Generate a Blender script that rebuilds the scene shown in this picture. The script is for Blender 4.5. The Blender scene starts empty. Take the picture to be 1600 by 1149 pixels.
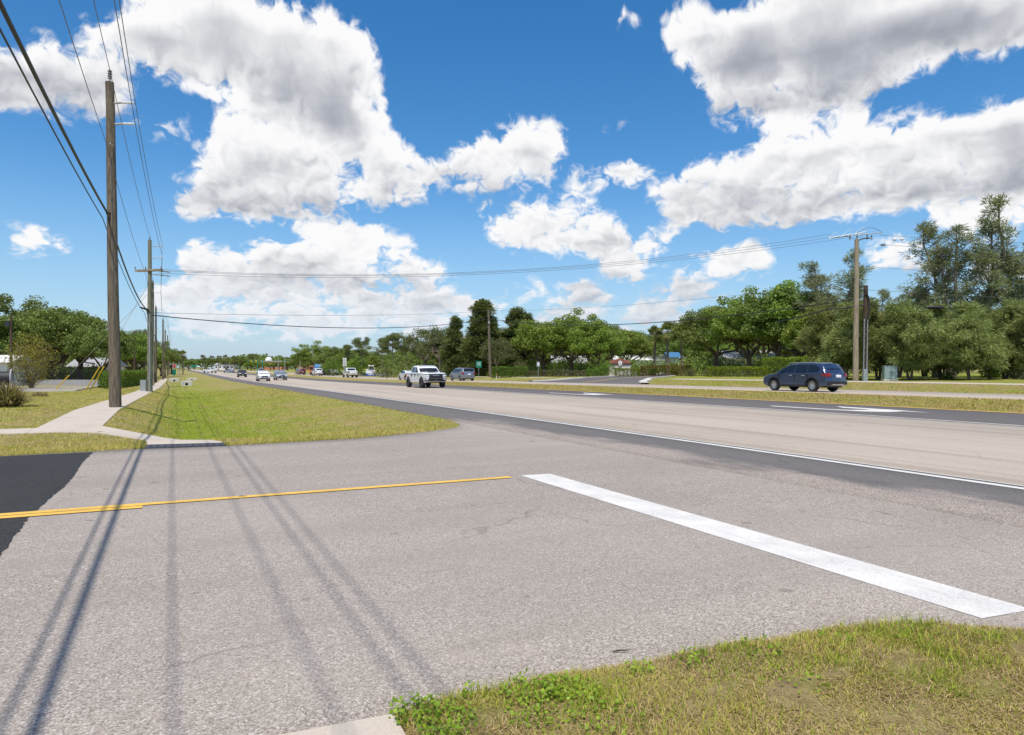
import bpy, bmesh, math, random
import numpy as np
from mathutils import Vector, Matrix

D = bpy.data
SC = bpy.context.scene
COL = SC.collection

# ---------------------------------------------------------------- camera
EYE = 1.8
cam = D.objects.new("camera", D.cameras.new("camera"))
COL.objects.link(cam)
cam.location = (0.0, 0.0, EYE)
cam.rotation_euler = (math.radians(90), 0, 0)
cam.data.sensor_width = 36.0
cam.data.lens = 24.0
cam.data.clip_start = 0.05
cam.data.clip_end = 8000.0
SC.camera = cam

# ---------------------------------------------------------------- light
SUN_DIR = Vector((-0.03, -0.45, 1.0)).normalized()      # towards the sun: high, behind the viewer
sun = D.objects.new("sun", D.lights.new("sun", 'SUN'))
COL.objects.link(sun)
sun.data.energy = 4.2
sun.data.angle = math.radians(0.53)
sun.data.color = (1.0, 0.945, 0.865)
sun.rotation_euler = SUN_DIR.to_track_quat('Z', 'Y').to_euler()
SUN_EL = math.asin(SUN_DIR.z)
SUN_AZ = math.atan2(SUN_DIR.x, SUN_DIR.y)

SC.view_settings.view_transform = 'Standard'
SC.view_settings.look = 'None'
SC.view_settings.exposure = 0.0
SC.view_settings.gamma = 1.0
SC.view_settings.use_curve_mapping = False
SC.cycles.max_bounces = 6
SC.cycles.transparent_max_bounces = 8
SC.cycles.use_denoising = True

# ---------------------------------------------------------------- sky
# cumulus field, cloud by cloud: puffs as (azimuth, elevation, width, height in degrees, density)
CUMULUS = [
    [(-36.2, 19.0, 2.8, 2.9, 1), (-33.5, 19.6, 3.4, 3.0, 1), (-30.6, 18.5, 3.0, 2.5, 0.9), (-31.3, 22.4, 2.3, 2.0, 0.5), (-28.7, 22.9, 3.7, 3.0, 1), (-25.1, 23.2, 5.3, 3.5, 1.1), (-20.1, 23.1, 6.2, 4.5, 1.1),
     (-16.2, 25.1, 5.4, 3.2, 1), (-13.4, 22.9, 3.8, 3.5, 1), (-17.2, 20.4, 5.4, 3.2, 1), (-13.7, 20.0, 3.5, 3.0, 0.9), (-22.9, 25.2, 4.6, 2.0, 0.8), (-38.9, 19.5, 2.9, 3.3, 1), (-25.1, 27.5, 7.0, 2.3, 1)],
    [(-23.1, 18.6, 2.3, 2.0, 0.8), (-22.4, 15.7, 4.1, 3.2, 1), (-18.2, 16.6, 5.8, 3.7, 1.1), (-12.7, 18.0, 4.6, 3.3, 1), (-10.1, 15.9, 3.6, 2.9, 1), (-25.1, 12.9, 3.1, 2.1, 0.9), (-20.6, 12.8, 5.2, 2.2, 1),
     (-14.7, 13.2, 6.0, 2.1, 1), (-8.5, 13.8, 3.2, 1.8, 0.7)],
    [(-26.6, 17.2, 1.8, 1.2, 0.95)],
    [(-5.4, 15.9, 3.5, 2.2, 0.9), (-2.1, 17.4, 4.0, 2.4, 1), (1.6, 18.6, 3.8, 2.3, 1), (2.4, 16.9, 3.2, 2.2, 0.9), (-1.6, 14.9, 4.8, 1.5, 0.8)],
    [(6.7, 16.1, 2.1, 1.2, 0.8), (9.8, 16.1, 2.9, 1.5, 1)],
    [(9.1, 20.0, 2.9, 1.4, 0.75), (-10.6, 25.8, 0.9, 0.6, 0.7)],
    [(0.0, 12.1, 4.0, 1.8, 0.9), (4.3, 12.9, 4.3, 2.1, 1), (6.9, 11.0, 4.0, 1.8, 0.9), (1.6, 10.3, 4.3, 1.1, 0.8), (10.6, 9.9, 3.6, 1.6, 0.9), (8.3, 9.5, 3.7, 1.3, 0.7)],
    [(13.7, 13.5, 3.0, 2.7, 1), (17.2, 14.5, 4.4, 3.1, 1.1), (21.5, 15.6, 4.6, 3.0, 1.1), (25.5, 16.5, 4.8, 2.9, 1.1), (30.2, 15.9, 4.4, 2.7, 1.1), (34.4, 15.7, 4.0, 2.5, 1.1), (36.9, 15.7, 3.1, 2.8, 1.1),
     (19.6, 11.9, 6.7, 1.9, 1), (26.4, 13.0, 7.3, 2.3, 1.1), (32.9, 13.0, 6.1, 2.1, 1.1), (36.9, 12.9, 4.1, 2.0, 1), (40.1, 13.9, 3.8, 3.5, 1.1)],
    [(14.7, 25.6, 3.0, 2.5, 1.2), (17.7, 23.4, 4.1, 3.2, 1.4), (21.9, 24.3, 6.9, 3.9, 1.6), (28.5, 23.2, 7.0, 3.8, 1.6), (33.3, 23.3, 6.0, 2.7, 1.5), (36.9, 22.0, 4.1, 2.0, 1.3), (19.6, 20.1, 4.5, 1.9, 1.2),
     (24.7, 20.3, 5.3, 2.1, 1.3), (27.3, 27.5, 9.3, 2.6, 1.4), (40.8, 20.1, 4.0, 2.9, 1.3)],
    [(9.3, 26.1, 2.2, 1.3, 0.85), (11.0, 27.4, 1.0, 1.0, 0.7)],
    [(-12.7, 10.5, 2.8, 1.9, 1.1), (-15.7, 9.2, 4.0, 2.0, 1.1), (-19.6, 8.5, 3.6, 1.7, 1.1), (-23.8, 8.3, 2.7, 1.5, 1), (-9.6, 9.4, 3.7, 1.6, 0.9), (-6.9, 7.7, 3.7, 1.8, 1), (-12.7, 7.5, 6.6, 1.6, 1),
     (-19.6, 7.0, 5.7, 1.5, 0.9), (-24.7, 6.5, 2.2, 1.2, 0.9)],
    [(-10.6, 5.2, 6.0, 1.4, 1), (-19.1, 4.8, 5.5, 1.2, 0.95), (-5.9, 5.6, 3.5, 1.5, 1), (-25.1, 4.8, 3.1, 1.3, 0.95), (-14.7, 5.8, 3.5, 0.9, 0.7)],
    [(-15.7, 3.2, 6.5, 0.8, 0.9), (-23.3, 3.2, 4.3, 0.8, 0.9), (-8.0, 3.4, 5.0, 0.7, 0.85)],
    [(5.9, 7.4, 3.5, 1.3, 1), (9.8, 7.9, 3.4, 1.7, 1), (14.7, 7.5, 3.5, 1.8, 1), (18.2, 8.6, 2.9, 2.0, 1.1), (20.3, 7.7, 2.3, 1.4, 1)],
    [(1.6, 6.4, 3.5, 0.8, 0.85), (12.7, 5.6, 5.4, 1.2, 1), (5.4, 5.3, 4.5, 0.9, 0.95), (18.2, 5.7, 4.1, 1.1, 1), (-2.1, 4.8, 3.5, 0.7, 0.95)],
    [(11.7, 3.5, 6.4, 0.7, 0.9), (3.8, 3.3, 5.1, 0.6, 0.9)],
    [(-35.5, 8.2, 2.2, 1.4, 1.1), (-33.8, 8.2, 1.5, 1.0, 0.9), (-39.5, 7.6, 2.2, 1.4, 0.8)],
    [(-32.4, 5.3, 1.6, 0.5, 0.95)],
    [(-31.3, 4.2, 1.3, 0.7, 0.9), (-27.3, 5.0, 1.9, 0.9, 0.8)],
    [(32.9, 10.5, 2.3, 1.2, 0.95), (35.5, 9.7, 2.5, 1.7, 1.1)],
    [(29.1, 8.4, 2.5, 1.7, 1.1), (31.0, 7.3, 2.4, 1.3, 0.9)],
    [(35.5, 6.7, 2.8, 1.1, 0.8)],
]

def build_sky():
    w = D.worlds.new("World")
    SC.world = w
    w.use_nodes = True
    T = w.node_tree
    N, L = T.nodes, T.links
    N.clear()

    def math_node(op, a, b=None, c=None, clamp=False, tree=T):
        n = tree.nodes.new('ShaderNodeMath'); n.operation = op; n.use_clamp = clamp
        for i, v in enumerate((a, b, c)):
            if v is None: continue
            if isinstance(v, (int, float)): n.inputs[i].default_value = v
            else: tree.links.new(v, n.inputs[i])
        return n.outputs[0]

    def vmath(op, a, b=None, tree=T):
        n = tree.nodes.new('ShaderNodeVectorMath'); n.operation = op
        for i, v in enumerate((a, b)):
            if v is None: continue
            if isinstance(v, tuple): n.inputs[i].default_value = v
            else: tree.links.new(v, n.inputs[i])
        return n.outputs['Value'] if op in ('DOT_PRODUCT', 'LENGTH') else n.outputs[0]

    def smooth(v, lo, hi, a=0.0, b=1.0):
        n = N.new('ShaderNodeMapRange'); n.interpolation_type = 'SMOOTHSTEP'
        L.new(v, n.inputs[0])
        for i, x in zip((1, 2, 3, 4), (lo, hi, a, b)): n.inputs[i].default_value = x
        return n.outputs[0]

    def mixc(f, a, b):
        n = N.new('ShaderNodeMix'); n.data_type = 'RGBA'
        for sock, v in ((n.inputs[0], f), (n.inputs[6], a), (n.inputs[7], b)):
            if isinstance(v, tuple): sock.default_value = v + (1.0,)
            elif isinstance(v, (int, float)): sock.default_value = v
            else: L.new(v, sock)
        return n.outputs[2]

    sky = N.new('ShaderNodeTexSky'); sky.sky_type = 'NISHITA'
    sky.sun_disc = False
    sky.sun_elevation = SUN_EL
    sky.sun_rotation = SUN_AZ
    sky.air_density = 1.0; sky.dust_density = 0.6; sky.ozone_density = 2.2
    hs = N.new('ShaderNodeHueSaturation')
    hs.inputs['Saturation'].default_value = SKY_SAT; hs.inputs['Value'].default_value = SKY_VAL
    L.new(sky.outputs[0], hs.inputs['Color'])

    co = N.new('ShaderNodeTexCoord').outputs['Generated']
    nrm = vmath('NORMALIZE', co)
    sep = N.new('ShaderNodeSeparateXYZ'); L.new(nrm, sep.inputs[0])
    az = math_node('ARCTAN2', sep.outputs[0], sep.outputs[1])
    el = math_node('ARCSINE', sep.outputs[2])
    k = 180 / math.pi
    comb = N.new('ShaderNodeCombineXYZ')
    L.new(math_node('MULTIPLY', az, k), comb.inputs[0])
    L.new(math_node('MULTIPLY', el, k), comb.inputs[1])
    P0 = comb.outputs[0]                      # degrees

    def noise(vec, scale, detail, rough, kind='FBM', lac=2.0, dist=0.0):
        n = N.new('ShaderNodeTexNoise'); n.noise_type = kind; n.noise_dimensions = '2D'
        n.inputs['Scale'].default_value = scale; n.inputs['Detail'].default_value = detail
        n.inputs['Roughness'].default_value = rough; n.inputs['Lacunarity'].default_value = lac
        n.inputs['Distortion'].default_value = dist
        if kind == 'FBM': n.normalize = True
        L.new(vec, n.inputs['Vector'])
        return n

    # big, slow warp of the field so that no mass keeps a round outline
    wn = noise(P0, 0.22, 3, 0.55)
    off = vmath('MULTIPLY', vmath('SUBTRACT', wn.outputs['Color'], (0.5, 0.5, 0.5)), (2.6, 1.5, 0))
    P = vmath('ADD', P0, off)

    # cumulus field sampled into rows of ramps: red = density, green = height within its mass
    spans = [(min(c[1] - c[3] for c in g), max(c[1] + c[3] for c in g)) for g in CUMULUS]
    def field(a, e):
        Wt = St = 0.0
        for g, (lo, hi) in zip(CUMULUS, spans):
            hgt = max(-1.0, min(1.0, 2 * (e - lo) / (hi - lo) - 1))
            for (ca, ce, ra, re_, am) in g:
                dx = (a - ca) / (ra * 1.05); dy = (e - ce) / (re_ * 1.03)
                q = 1 - dx * dx - dy * dy
                if q > 0:
                    Wt += q * q * am; St += q * q * am * (.40 * dy + .60 * hgt)
        return Wt, (St / Wt if Wt > 1e-4 else 0.0)
    ROWS, E0, STEP, HALF, STOPS = 18, -0.4, 1.8, 45.0, 32

    def row_group(r):
        # a small tree of its own per row: quick to fill, and evaluated one after another
        t = D.node_groups.new('cumulus_row', 'ShaderNodeTree')
        for nm, io in (('Pack', 'INPUT'), ('Left', 'INPUT'), ('Right', 'INPUT'), ('Pack', 'OUTPUT'), ('Left', 'OUTPUT'), ('Right', 'OUTPUT')):
            t.interface.new_socket(nm, in_out=io, socket_type='NodeSocketVector')
        gi = t.nodes.new('NodeGroupInput'); go = t.nodes.new('NodeGroupOutput')
        ramps = []
        for h in (0, 1):
            cr = t.nodes.new('ShaderNodeValToRGB'); cr.color_ramp.interpolation = 'LINEAR'
            els = cr.color_ramp.elements
            for q in range(STOPS):
                f = q / (STOPS - 1)
                e = els[0] if q == 0 else (els[len(els) - 1] if q == STOPS - 1 else els.new(f))
                Wv, Sv = field((f - 1) * HALF if h == 0 else f * HALF, E0 + r * STEP)
                e.color = (min(Wv / 3.0, 1.0), Sv * 0.5 + 0.5, 0, 1)
            ramps.append(cr)
        sp = t.nodes.new('ShaderNodeSeparateXYZ'); t.links.new(gi.outputs[0], sp.inputs[0])
        wt = math_node('SUBTRACT', 1.0, math_node('ABSOLUTE', math_node('SUBTRACT', sp.outputs[2], float(r), tree=t), tree=t), clamp=True, tree=t)
        accs = []
        for h in (0, 1):
            t.links.new(sp.outputs[h], ramps[h].inputs[0])
            n = t.nodes.new('ShaderNodeVectorMath'); n.operation = 'MULTIPLY_ADD'
            t.links.new(ramps[h].outputs[0], n.inputs[0]); t.links.new(wt, n.inputs[1]); t.links.new(gi.outputs[1 + h], n.inputs[2])
            t.links.new(n.outputs[0], go.inputs[1 + h]); accs.append(n.outputs[0])
        t.links.new(vmath('ADD', gi.outputs[0], vmath('MULTIPLY', vmath('ADD', accs[0], accs[1], t), (1e-7, 1e-7, 1e-7), t), t), go.inputs[0])
        return t
    rows = [row_group(r) for r in range(ROWS)]
    ps = N.new('ShaderNodeSeparateXYZ'); L.new(P, ps.inputs[0])
    pk = N.new('ShaderNodeCombineXYZ')
    L.new(math_node('MULTIPLY_ADD', ps.outputs[0], 1 / HALF, 1.0, clamp=True), pk.inputs[0])
    L.new(math_node('MULTIPLY', ps.outputs[0], 1 / HALF, clamp=True), pk.inputs[1])
    L.new(math_node('MULTIPLY_ADD', ps.outputs[1], 1 / STEP, -E0 / STEP), pk.inputs[2])
    pack = pk.outputs[0]
    acc = [None, None]
    for t in rows:
        n = N.new('ShaderNodeGroup'); n.node_tree = t
        L.new(pack, n.inputs[0])
        for h in (0, 1):
            if acc[h] is not None: L.new(acc[h], n.inputs[1 + h])
            acc[h] = n.outputs[1 + h]
        pack = n.outputs[0]
    right = math_node('GREATER_THAN', ps.outputs[0], 0.0)
    both = N.new('ShaderNodeMix'); both.data_type = 'VECTOR'
    L.new(right, both.inputs[0]); L.new(acc[0], both.inputs[4]); L.new(acc[1], both.inputs[5])
    fs_ = N.new('ShaderNodeSeparateXYZ'); L.new(both.outputs[1], fs_.inputs[0])
    W = math_node('MULTIPLY', fs_.outputs[0], 3.0)
    loc = math_node('MULTIPLY_ADD', fs_.outputs[1], 2.0, -1.0)
    # the same scattered cumulus goes on all round the horizon and overhead
    zc = math_node('ADD', math_node('MAXIMUM', sep.outputs[2], 0.0), 0.12)
    pl = N.new('ShaderNodeCombineXYZ')
    L.new(math_node('DIVIDE', sep.outputs[0], zc), pl.inputs[0]); L.new(math_node('DIVIDE', sep.outputs[1], zc), pl.inputs[1])
    cov = smooth(noise(pl.outputs[0], 0.8, 2, 0.5).outputs[0], 0.46, 0.68)
    out_az = smooth(math_node('ABSOLUTE', math_node('MULTIPLY', az, k)), 43, 50)
    out_el = smooth(math_node('MULTIPLY', el, k), 31, 37)
    outside = math_node('MAXIMUM', out_az, out_el)
    W = math_node('ADD', W, math_node('MULTIPLY', math_node('MULTIPLY', cov, outside), 0.9))

    # puffy detail: rounded cells plus fractal noise, finer towards the horizon
    elp = math_node('ADD', math_node('MAXIMUM', math_node('MULTIPLY', el, k), 0.0), 15.0)
    pv = N.new('ShaderNodeCombineXYZ')
    psep = N.new('ShaderNodeSeparateXYZ'); L.new(P0, psep.inputs[0])
    L.new(psep.outputs[0], pv.inputs[0])
    lg = math_node('LOGARITHM', elp, math.e)
    L.new(math_node('MULTIPLY', lg, 36.0), pv.inputs[1])   # stretched so the cells flatten towards the horizon

    wv = noise(pv.outputs[0], 0.45, 2, 0.55)
    v2 = vmath('ADD', pv.outputs[0], vmath('MULTIPLY', vmath('SUBTRACT', wv.outputs['Color'], (0.5, 0.5, 0.5)), (2.0, 2.0, 0)))

    def puffs(vec, dt):
        vo = N.new('ShaderNodeTexVoronoi'); vo.voronoi_dimensions = '2D'; vo.feature = 'F1'; vo.normalize = True
        vo.inputs['Scale'].default_value = 0.60; vo.inputs['Detail'].default_value = dt
        vo.inputs['Roughness'].default_value = 0.5; vo.inputs['Lacunarity'].default_value = 2.4
        L.new(vec, vo.inputs['Vector'])
        fb = noise(vec, 0.34, 4, 0.5)
        a = math_node('MULTIPLY', math_node('SUBTRACT', 0.35, vo.outputs['Distance']), 0.75)
        return math_node('MULTIPLY_ADD', math_node('SUBTRACT', fb.outputs[0], 0.5), 1.5, a)
    p0 = puffs(v2, 1.5)
    p1 = puffs(vmath('ADD', v2, (-0.30, 0.62, 0)), 1.0)
    fine = math_node('SUBTRACT', noise(v2, 1.25, 5, 0.62).outputs[0], 0.5)
    amp = math_node('MINIMUM', math_node('MULTIPLY_ADD', W, 1.5, 0.12), 0.95)
    d0 = math_node('MULTIPLY_ADD', fine, 0.80, p0)
    dens = math_node('MULTIPLY_ADD', d0, amp, W)
    alpha = smooth(dens, 0.27, 0.70)
    thick = smooth(math_node('MULTIPLY_ADD', p0, 0.35, W), 0.38, 2.0)
    relief = math_node('SUBTRACT', p0, p1)
    calm = smooth(thick, 0.2, 0.9, 1.0, 0.30)
    relief = math_node('MULTIPLY', relief, calm)
    lit = math_node('MULTIPLY_ADD', relief, 0.70, math_node('MULTIPLY_ADD', loc, 1.0, 0.93))
    lit = math_node('SUBTRACT', lit, math_node('MULTIPLY', thick, 0.86))
    lit = math_node('MULTIPLY_ADD', math_node('MULTIPLY', fine, calm), 0.25, lit)
    lit = smooth(lit, -0.28, 0.98)
    base = (0.32 / SKY_STR, 0.345 / SKY_STR, 0.41 / SKY_STR)
    top = (0.97 / SKY_STR, 0.97 / SKY_STR, 0.98 / SKY_STR)
    cc = mixc(lit, base, top)
    # air between: clouds low over the horizon take on the pale blue of the sky there
    far = smooth(math_node('MULTIPLY', el, k), 0.0, 9.0, 0.55, 0.0)
    cc = mixc(far, cc, (0.56 / SKY_STR, 0.68 / SKY_STR, 0.82 / SKY_STR))
    above = smooth(math_node('MULTIPLY', el, k), 0.0, 2.2)
    am = math_node('MULTIPLY', alpha, above)
    hz = smooth(math_node('MULTIPLY', el, k), 0.0, 16.0, 0.62, 0.0)
    skyc = mixc(hz, hs.outputs[0], (0.34 / SKY_STR, 0.55 / SKY_STR, 0.84 / SKY_STR))
    fin = mixc(am, skyc, cc)
    bg = N.new('ShaderNodeBackground'); bg.inputs['Strength'].default_value = SKY_STR
    L.new(fin, bg.inputs['Color'])
    out = N.new('ShaderNodeOutputWorld'); L.new(bg.outputs[0], out.inputs[0])
    w.cycles.sampling_method = 'MANUAL'
    w.cycles.sample_map_resolution = 512

SKY_STR = 0.1
SKY_SAT = 1.38
SKY_VAL = 1.52
build_sky()
# ==== END SKY

# ---------------------------------------------------------------- helpers
RNG = np.random.default_rng(7)
random.seed(7)

def tag(o, label=None, cat=None, group=None, kind=None):
    if label: o['label'] = label
    if cat: o['category'] = cat
    if group: o['group'] = group
    if kind: o['kind'] = kind
    return o

def empty(name, loc=(0, 0, 0), rz=0.0):
    o = D.objects.new(name, None); COL.objects.link(o)
    o.empty_display_size = 0.3
    o.location = loc; o.rotation_euler = (0, 0, rz)
    return o

def link(name, me, parent=None):
    o = D.objects.new(name, me); COL.objects.link(o)
    if parent is not None: o.parent = parent
    return o

class MB:
    """collects faces and links them as one mesh object"""
    def __init__(self): self.v = []; self.f = []; self.m = []
    def add(self, vs, fs, mi=0):
        b = len(self.v); self.v += [tuple(p) for p in vs]
        self.f += [tuple(b + i for i in q) for q in fs]; self.m += [mi] * len(fs)
    def box(self, c, d, rz=0.0, taper=1.0, mi=0):
        hx, hy, hz = d[0] / 2, d[1] / 2, d[2] / 2
        vs = []
        for sz in (-1, 1):
            k = taper if sz > 0 else 1.0
            for sx, sy in ((-1, -1), (1, -1), (1, 1), (-1, 1)):
                x, y = sx * hx * k, sy * hy * k
                vs.append((c[0] + x * math.cos(rz) - y * math.sin(rz), c[1] + x * math.sin(rz) + y * math.cos(rz), c[2] + sz * hz))
        self.add(vs, [(3, 2, 1, 0), (4, 5, 6, 7), (0, 1, 5, 4), (1, 2, 6, 5), (2, 3, 7, 6), (3, 0, 4, 7)], mi)
    def tube(self, pts, rad, n=8, mi=0, cap=True):
        pts = [Vector(p) for p in pts]
        if not isinstance(rad, (list, tuple)): rad = [rad] * len(pts)
        vs = []
        ref = Vector((0.13, 0.21, 0.97)) if abs((pts[-1] - pts[0]).normalized().z) < 0.8 else Vector((1, 0.07, 0.05))
        for i, p in enumerate(pts):
            d = (pts[min(i + 1, len(pts) - 1)] - pts[max(i - 1, 0)]).normalized()
            a = d.cross(ref).normalized(); b = d.cross(a)
            for q in range(n):
                t = 2 * math.pi * q / n
                vs.append(p + (a * math.cos(t) + b * math.sin(t)) * rad[i])
        fs = [(i * n + q, i * n + (q + 1) % n, (i + 1) * n + (q + 1) % n, (i + 1) * n + q) for i in range(len(pts) - 1) for q in range(n)]
        if cap: fs += [tuple(range(n))[::-1], tuple((len(pts) - 1) * n + q for q in range(n))]
        self.add(vs, fs, mi)
    def lathe(self, prof, axis='z', n=16, c=(0, 0, 0), mi=0):
        vs = []
        for (r, h) in prof:
            for q in range(n):
                t = 2 * math.pi * q / n
                p = (r * math.cos(t), r * math.sin(t), h) if axis == 'z' else (r * math.cos(t), h, r * math.sin(t))
                vs.append((p[0] + c[0], p[1] + c[1], p[2] + c[2]))
        fs = [(i * n + q, i * n + (q + 1) % n, (i + 1) * n + (q + 1) % n, (i + 1) * n + q) for i in range(len(prof) - 1) for q in range(n)]
        self.add(vs, fs, mi)
    def prism(self, poly, y0, y1, mi=0):
        """polygon in x,z extruded along y"""
        n = len(poly)
        vs = [(x, y0, z) for x, z in poly] + [(x, y1, z) for x, z in poly]
        self.add(vs, [tuple(range(n)), tuple(range(2 * n - 1, n - 1, -1))] + [(i, i + n, (i + 1) % n + n, (i + 1) % n) for i in range(n)], mi)
    def build(self, name, mat, parent=None, smooth=False, fix=True):
        me = D.meshes.new(name); me.from_pydata(self.v, [], self.f)
        mats = mat if isinstance(mat, (list, tuple)) else [mat]
        for m in mats: me.materials.append(m)
        if len(mats) > 1: me.polygons.foreach_set('material_index', self.m)
        if fix:
            bm = bmesh.new(); bm.from_mesh(me)
            bmesh.ops.recalc_face_normals(bm, faces=bm.faces)
            bm.to_mesh(me); bm.free()
        if smooth:
            me.shade_smooth()
            me.set_sharp_from_angle(angle=math.radians(38))
        return link(name, me, parent)

def poly_mesh(name, V, mat):
    """V: (count, corners, 3) loose polygons, made fast"""
    V = np.asarray(V, dtype=np.float32); n, k, _ = V.shape
    me = D.meshes.new(name)
    me.vertices.add(n * k); me.vertices.foreach_set('co', V.reshape(-1))
    me.loops.add(n * k); me.loops.foreach_set('vertex_index', np.arange(n * k, dtype=np.int32))
    me.polygons.add(n); me.polygons.foreach_set('loop_start', np.arange(0, n * k, k, dtype=np.int32))
    me.update(calc_edges=True); me.materials.append(mat)
    return me

def grid_mesh(name, X, Y, Z, mat):
    r, c = X.shape
    co = np.stack([X, Y, Z], -1).reshape(-1, 3).astype(np.float32)
    i = np.arange(r * c).reshape(r, c)
    q = np.stack([i[:-1, :-1], i[:-1, 1:], i[1:, 1:], i[1:, :-1]], -1).reshape(-1, 4).astype(np.int32)
    me = D.meshes.new(name)
    me.vertices.add(r * c); me.vertices.foreach_set('co', co.reshape(-1))
    me.loops.add(q.size); me.loops.foreach_set('vertex_index', q.reshape(-1))
    me.polygons.add(len(q)); me.polygons.foreach_set('loop_start', np.arange(0, q.size, 4, dtype=np.int32))
    me.update(calc_edges=True); me.materials.append(mat)
    me.shade_smooth()
    return me

# ---------------------------------------------------------------- the lie of the land
# s runs across the highway (0 at the viewer, growing to the far side), t along it
UX, UY, NX, NY = -0.445, 0.8955, 0.8955, 0.445
ROAD_ANG = math.atan2(UY, UX)

def itp(x, P): return np.interp(x, [p[0] for p in P], [p[1] for p in P])
PROF = [(-400, 0), (12, 0), (22.2, .2), (26, .32), (31.3, .5), (39.7, .42), (41, .45), (47, .75), (55, .9), (80, 1.05), (200, 1.2), (3000, 1.2)]
GRADE = [(-3000, 0), (10, 0), (30, -.03), (54, -.1), (85, -.26), (117, -.42), (160, -.45), (300, -.3), (600, 0), (4000, 0)]
def terr(s, t):
    s = np.asarray(s, float); t = np.asarray(t, float)
    fa = itp(t, [(15, 1), (50, .72), (80, .55), (130, .38), (220, .2)])
    fb = itp(t, [(30, 1), (60, .9), (130, .7), (400, .5)])
    k = itp(s, [(39.7, 0), (47, 1)])
    cross = itp(s, PROF) * (fa * (1 - k) + fb * k)
    bank = itp(t, [(17.3, 0), (21, .16), (28, .32), (36, .3), (56, .15), (90, .05), (200, 0)]) * itp(s, [(-1.7, 1), (.4, 0)])
    ditch = -.62 * itp(t, [(18.6, 0), (20.5, .35), (24.5, 1), (84, 1), (93, 0)]) * itp(s, [(-1.7, 0), (.5, 1), (2.6, 1), (8.4, 0)])
    return cross + itp(t, GRADE) + bank + ditch
def XY(s, t): return s * NX + t * UX, s * NY + t * UY
def ST(x, y): return x * NX + y * NY, x * UX + y * UY
def G(s, t, dz=0.0):
    x, y = XY(s, t); return Vector((x, y, float(terr(s, t)) + dz))
def GXY(x, y, dz=0.0):
    s, t = ST(x, y); return Vector((x, y, float(terr(s, t)) + dz))

NEAR_EDGE = [(-200, 3.4), (1.05, 3.45), (2, 3.5), (3, 3.35), (4.1, 3.25), (4.8, 3.0), (5.3, 2.6), (6, 1.9), (7, .4), (8, -2), (8.5, -5), (9, -9)]
FAR_EDGE = [(-200, 17.2), (-3.2, 17.15), (-.5, 17.35), (1, 17.1), (4.3, 17.4), (6.2, 18.2), (7.6, 19.2), (8.2, 20.2), (9, 24)]
DRIVE = [(39.0, 64, 13), (42, 65, 9), (47, 67.5, 6.6), (55, 73, 5.6), (64, 82, 5.2), (76, 97, 5.2), (95, 125, 5.2)]   # s, t, half width

WALK_L = [(20.7, -3.3), (26, -3.15), (38, -2.75), (50, -2.55), (66, -2.35), (100, -2.0), (160, -1.9)]
WALK_R = [(20.7, -1.75), (26, -1.72), (38, -1.60), (57, -1.45), (100, -1.0), (160, -.9)]
BR_FAR = [(-12, 22.3), (-9, 22.2), (-6.5, 22.1), (-4.2, 22.0), (-3.3, 21.98), (-1.75, 21.98), (-1.0, 21.75), (-.2, 21.2), (.45, 20.2), (.85, 19.1), (1.05, 18.0)]
BR_NEAR = [(-12, 21.2), (-9, 21.1), (-6.5, 20.95), (-4.2, 20.85), (-3.3, 20.8), (-2.6, 20.75), (-1.7, 20.35), (-1.0, 19.75), (-.62, 19.1), (-.56, 18.5), (-.54, 17.5), (1.05, 17.2)]

def paved(s, t):
    st = (s < 9) & (t > itp(s, NEAR_EDGE)) & (t < itp(s, FAR_EDGE))
    hw = (s > 8.6) & (s < 25.2) | (s > 31.0) & (s < 39.7)
    dr = (s > 39.7) & (s < 95) & (np.abs(t - itp(s, [(a, b) for a, b, c in DRIVE])) < itp(s, [(a, c) for a, b, c in DRIVE]) - .3)
    wk = (t > 21.95) & (t < 150) & (s > itp(t, WALK_L) + .06) & (s < itp(t, WALK_R) - .06)
    br = (s < 1.05) & (s > -12) & (t > itp(s, BR_NEAR) + .05) & (t < itp(s, BR_FAR) - .05)
    ow = (s > 46.65) & (s < 48.05) & (((t > -6) & (t < 57)) | ((t > 84) & (t < 150)))
    rp = (s > -4) & (s < .95) & (t > -1.5) & (t <= 3.45) & ~((s < -.92) & (t > 1.58))
    return st | hw | dr | wk | br | ow | rp

# ---------------------------------------------------------------- materials
def nodes(name):
    m = D.materials.new(name); m.use_nodes = True
    T = m.node_tree; b = T.nodes['Principled BSDF']
    return m, T, b

def plain(name, col, rough=0.6, metal=0.0, var=0.12, scale=3.0, spec=0.5, coat=0.0, emit=None):
    m, T, b = nodes(name)
    N, L = T.nodes, T.links
    tc = N.new('ShaderNodeTexCoord')
    n = N.new('ShaderNodeTexNoise'); n.inputs['Scale'].default_value = scale; n.inputs['Detail'].default_value = 4
    L.new(tc.outputs['Object'], n.inputs['Vector'])
    mx = N.new('ShaderNodeMix'); mx.data_type = 'RGBA'
    mx.inputs[6].default_value = tuple(c * (1 - var) for c in col) + (1,)
    mx.inputs[7].default_value = tuple(min(1, c * (1 + var)) for c in col) + (1,)
    L.new(n.outputs[0], mx.inputs[0]); L.new(mx.outputs[2], b.inputs['Base Color'])
    b.inputs['Roughness'].default_value = rough; b.inputs['Metallic'].default_value = metal
    b.inputs['Specular IOR Level'].default_value = spec
    b.inputs['Coat Weight'].default_value = coat
    if coat: b.inputs['Coat Roughness'].default_value = 0.04
    return m

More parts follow.
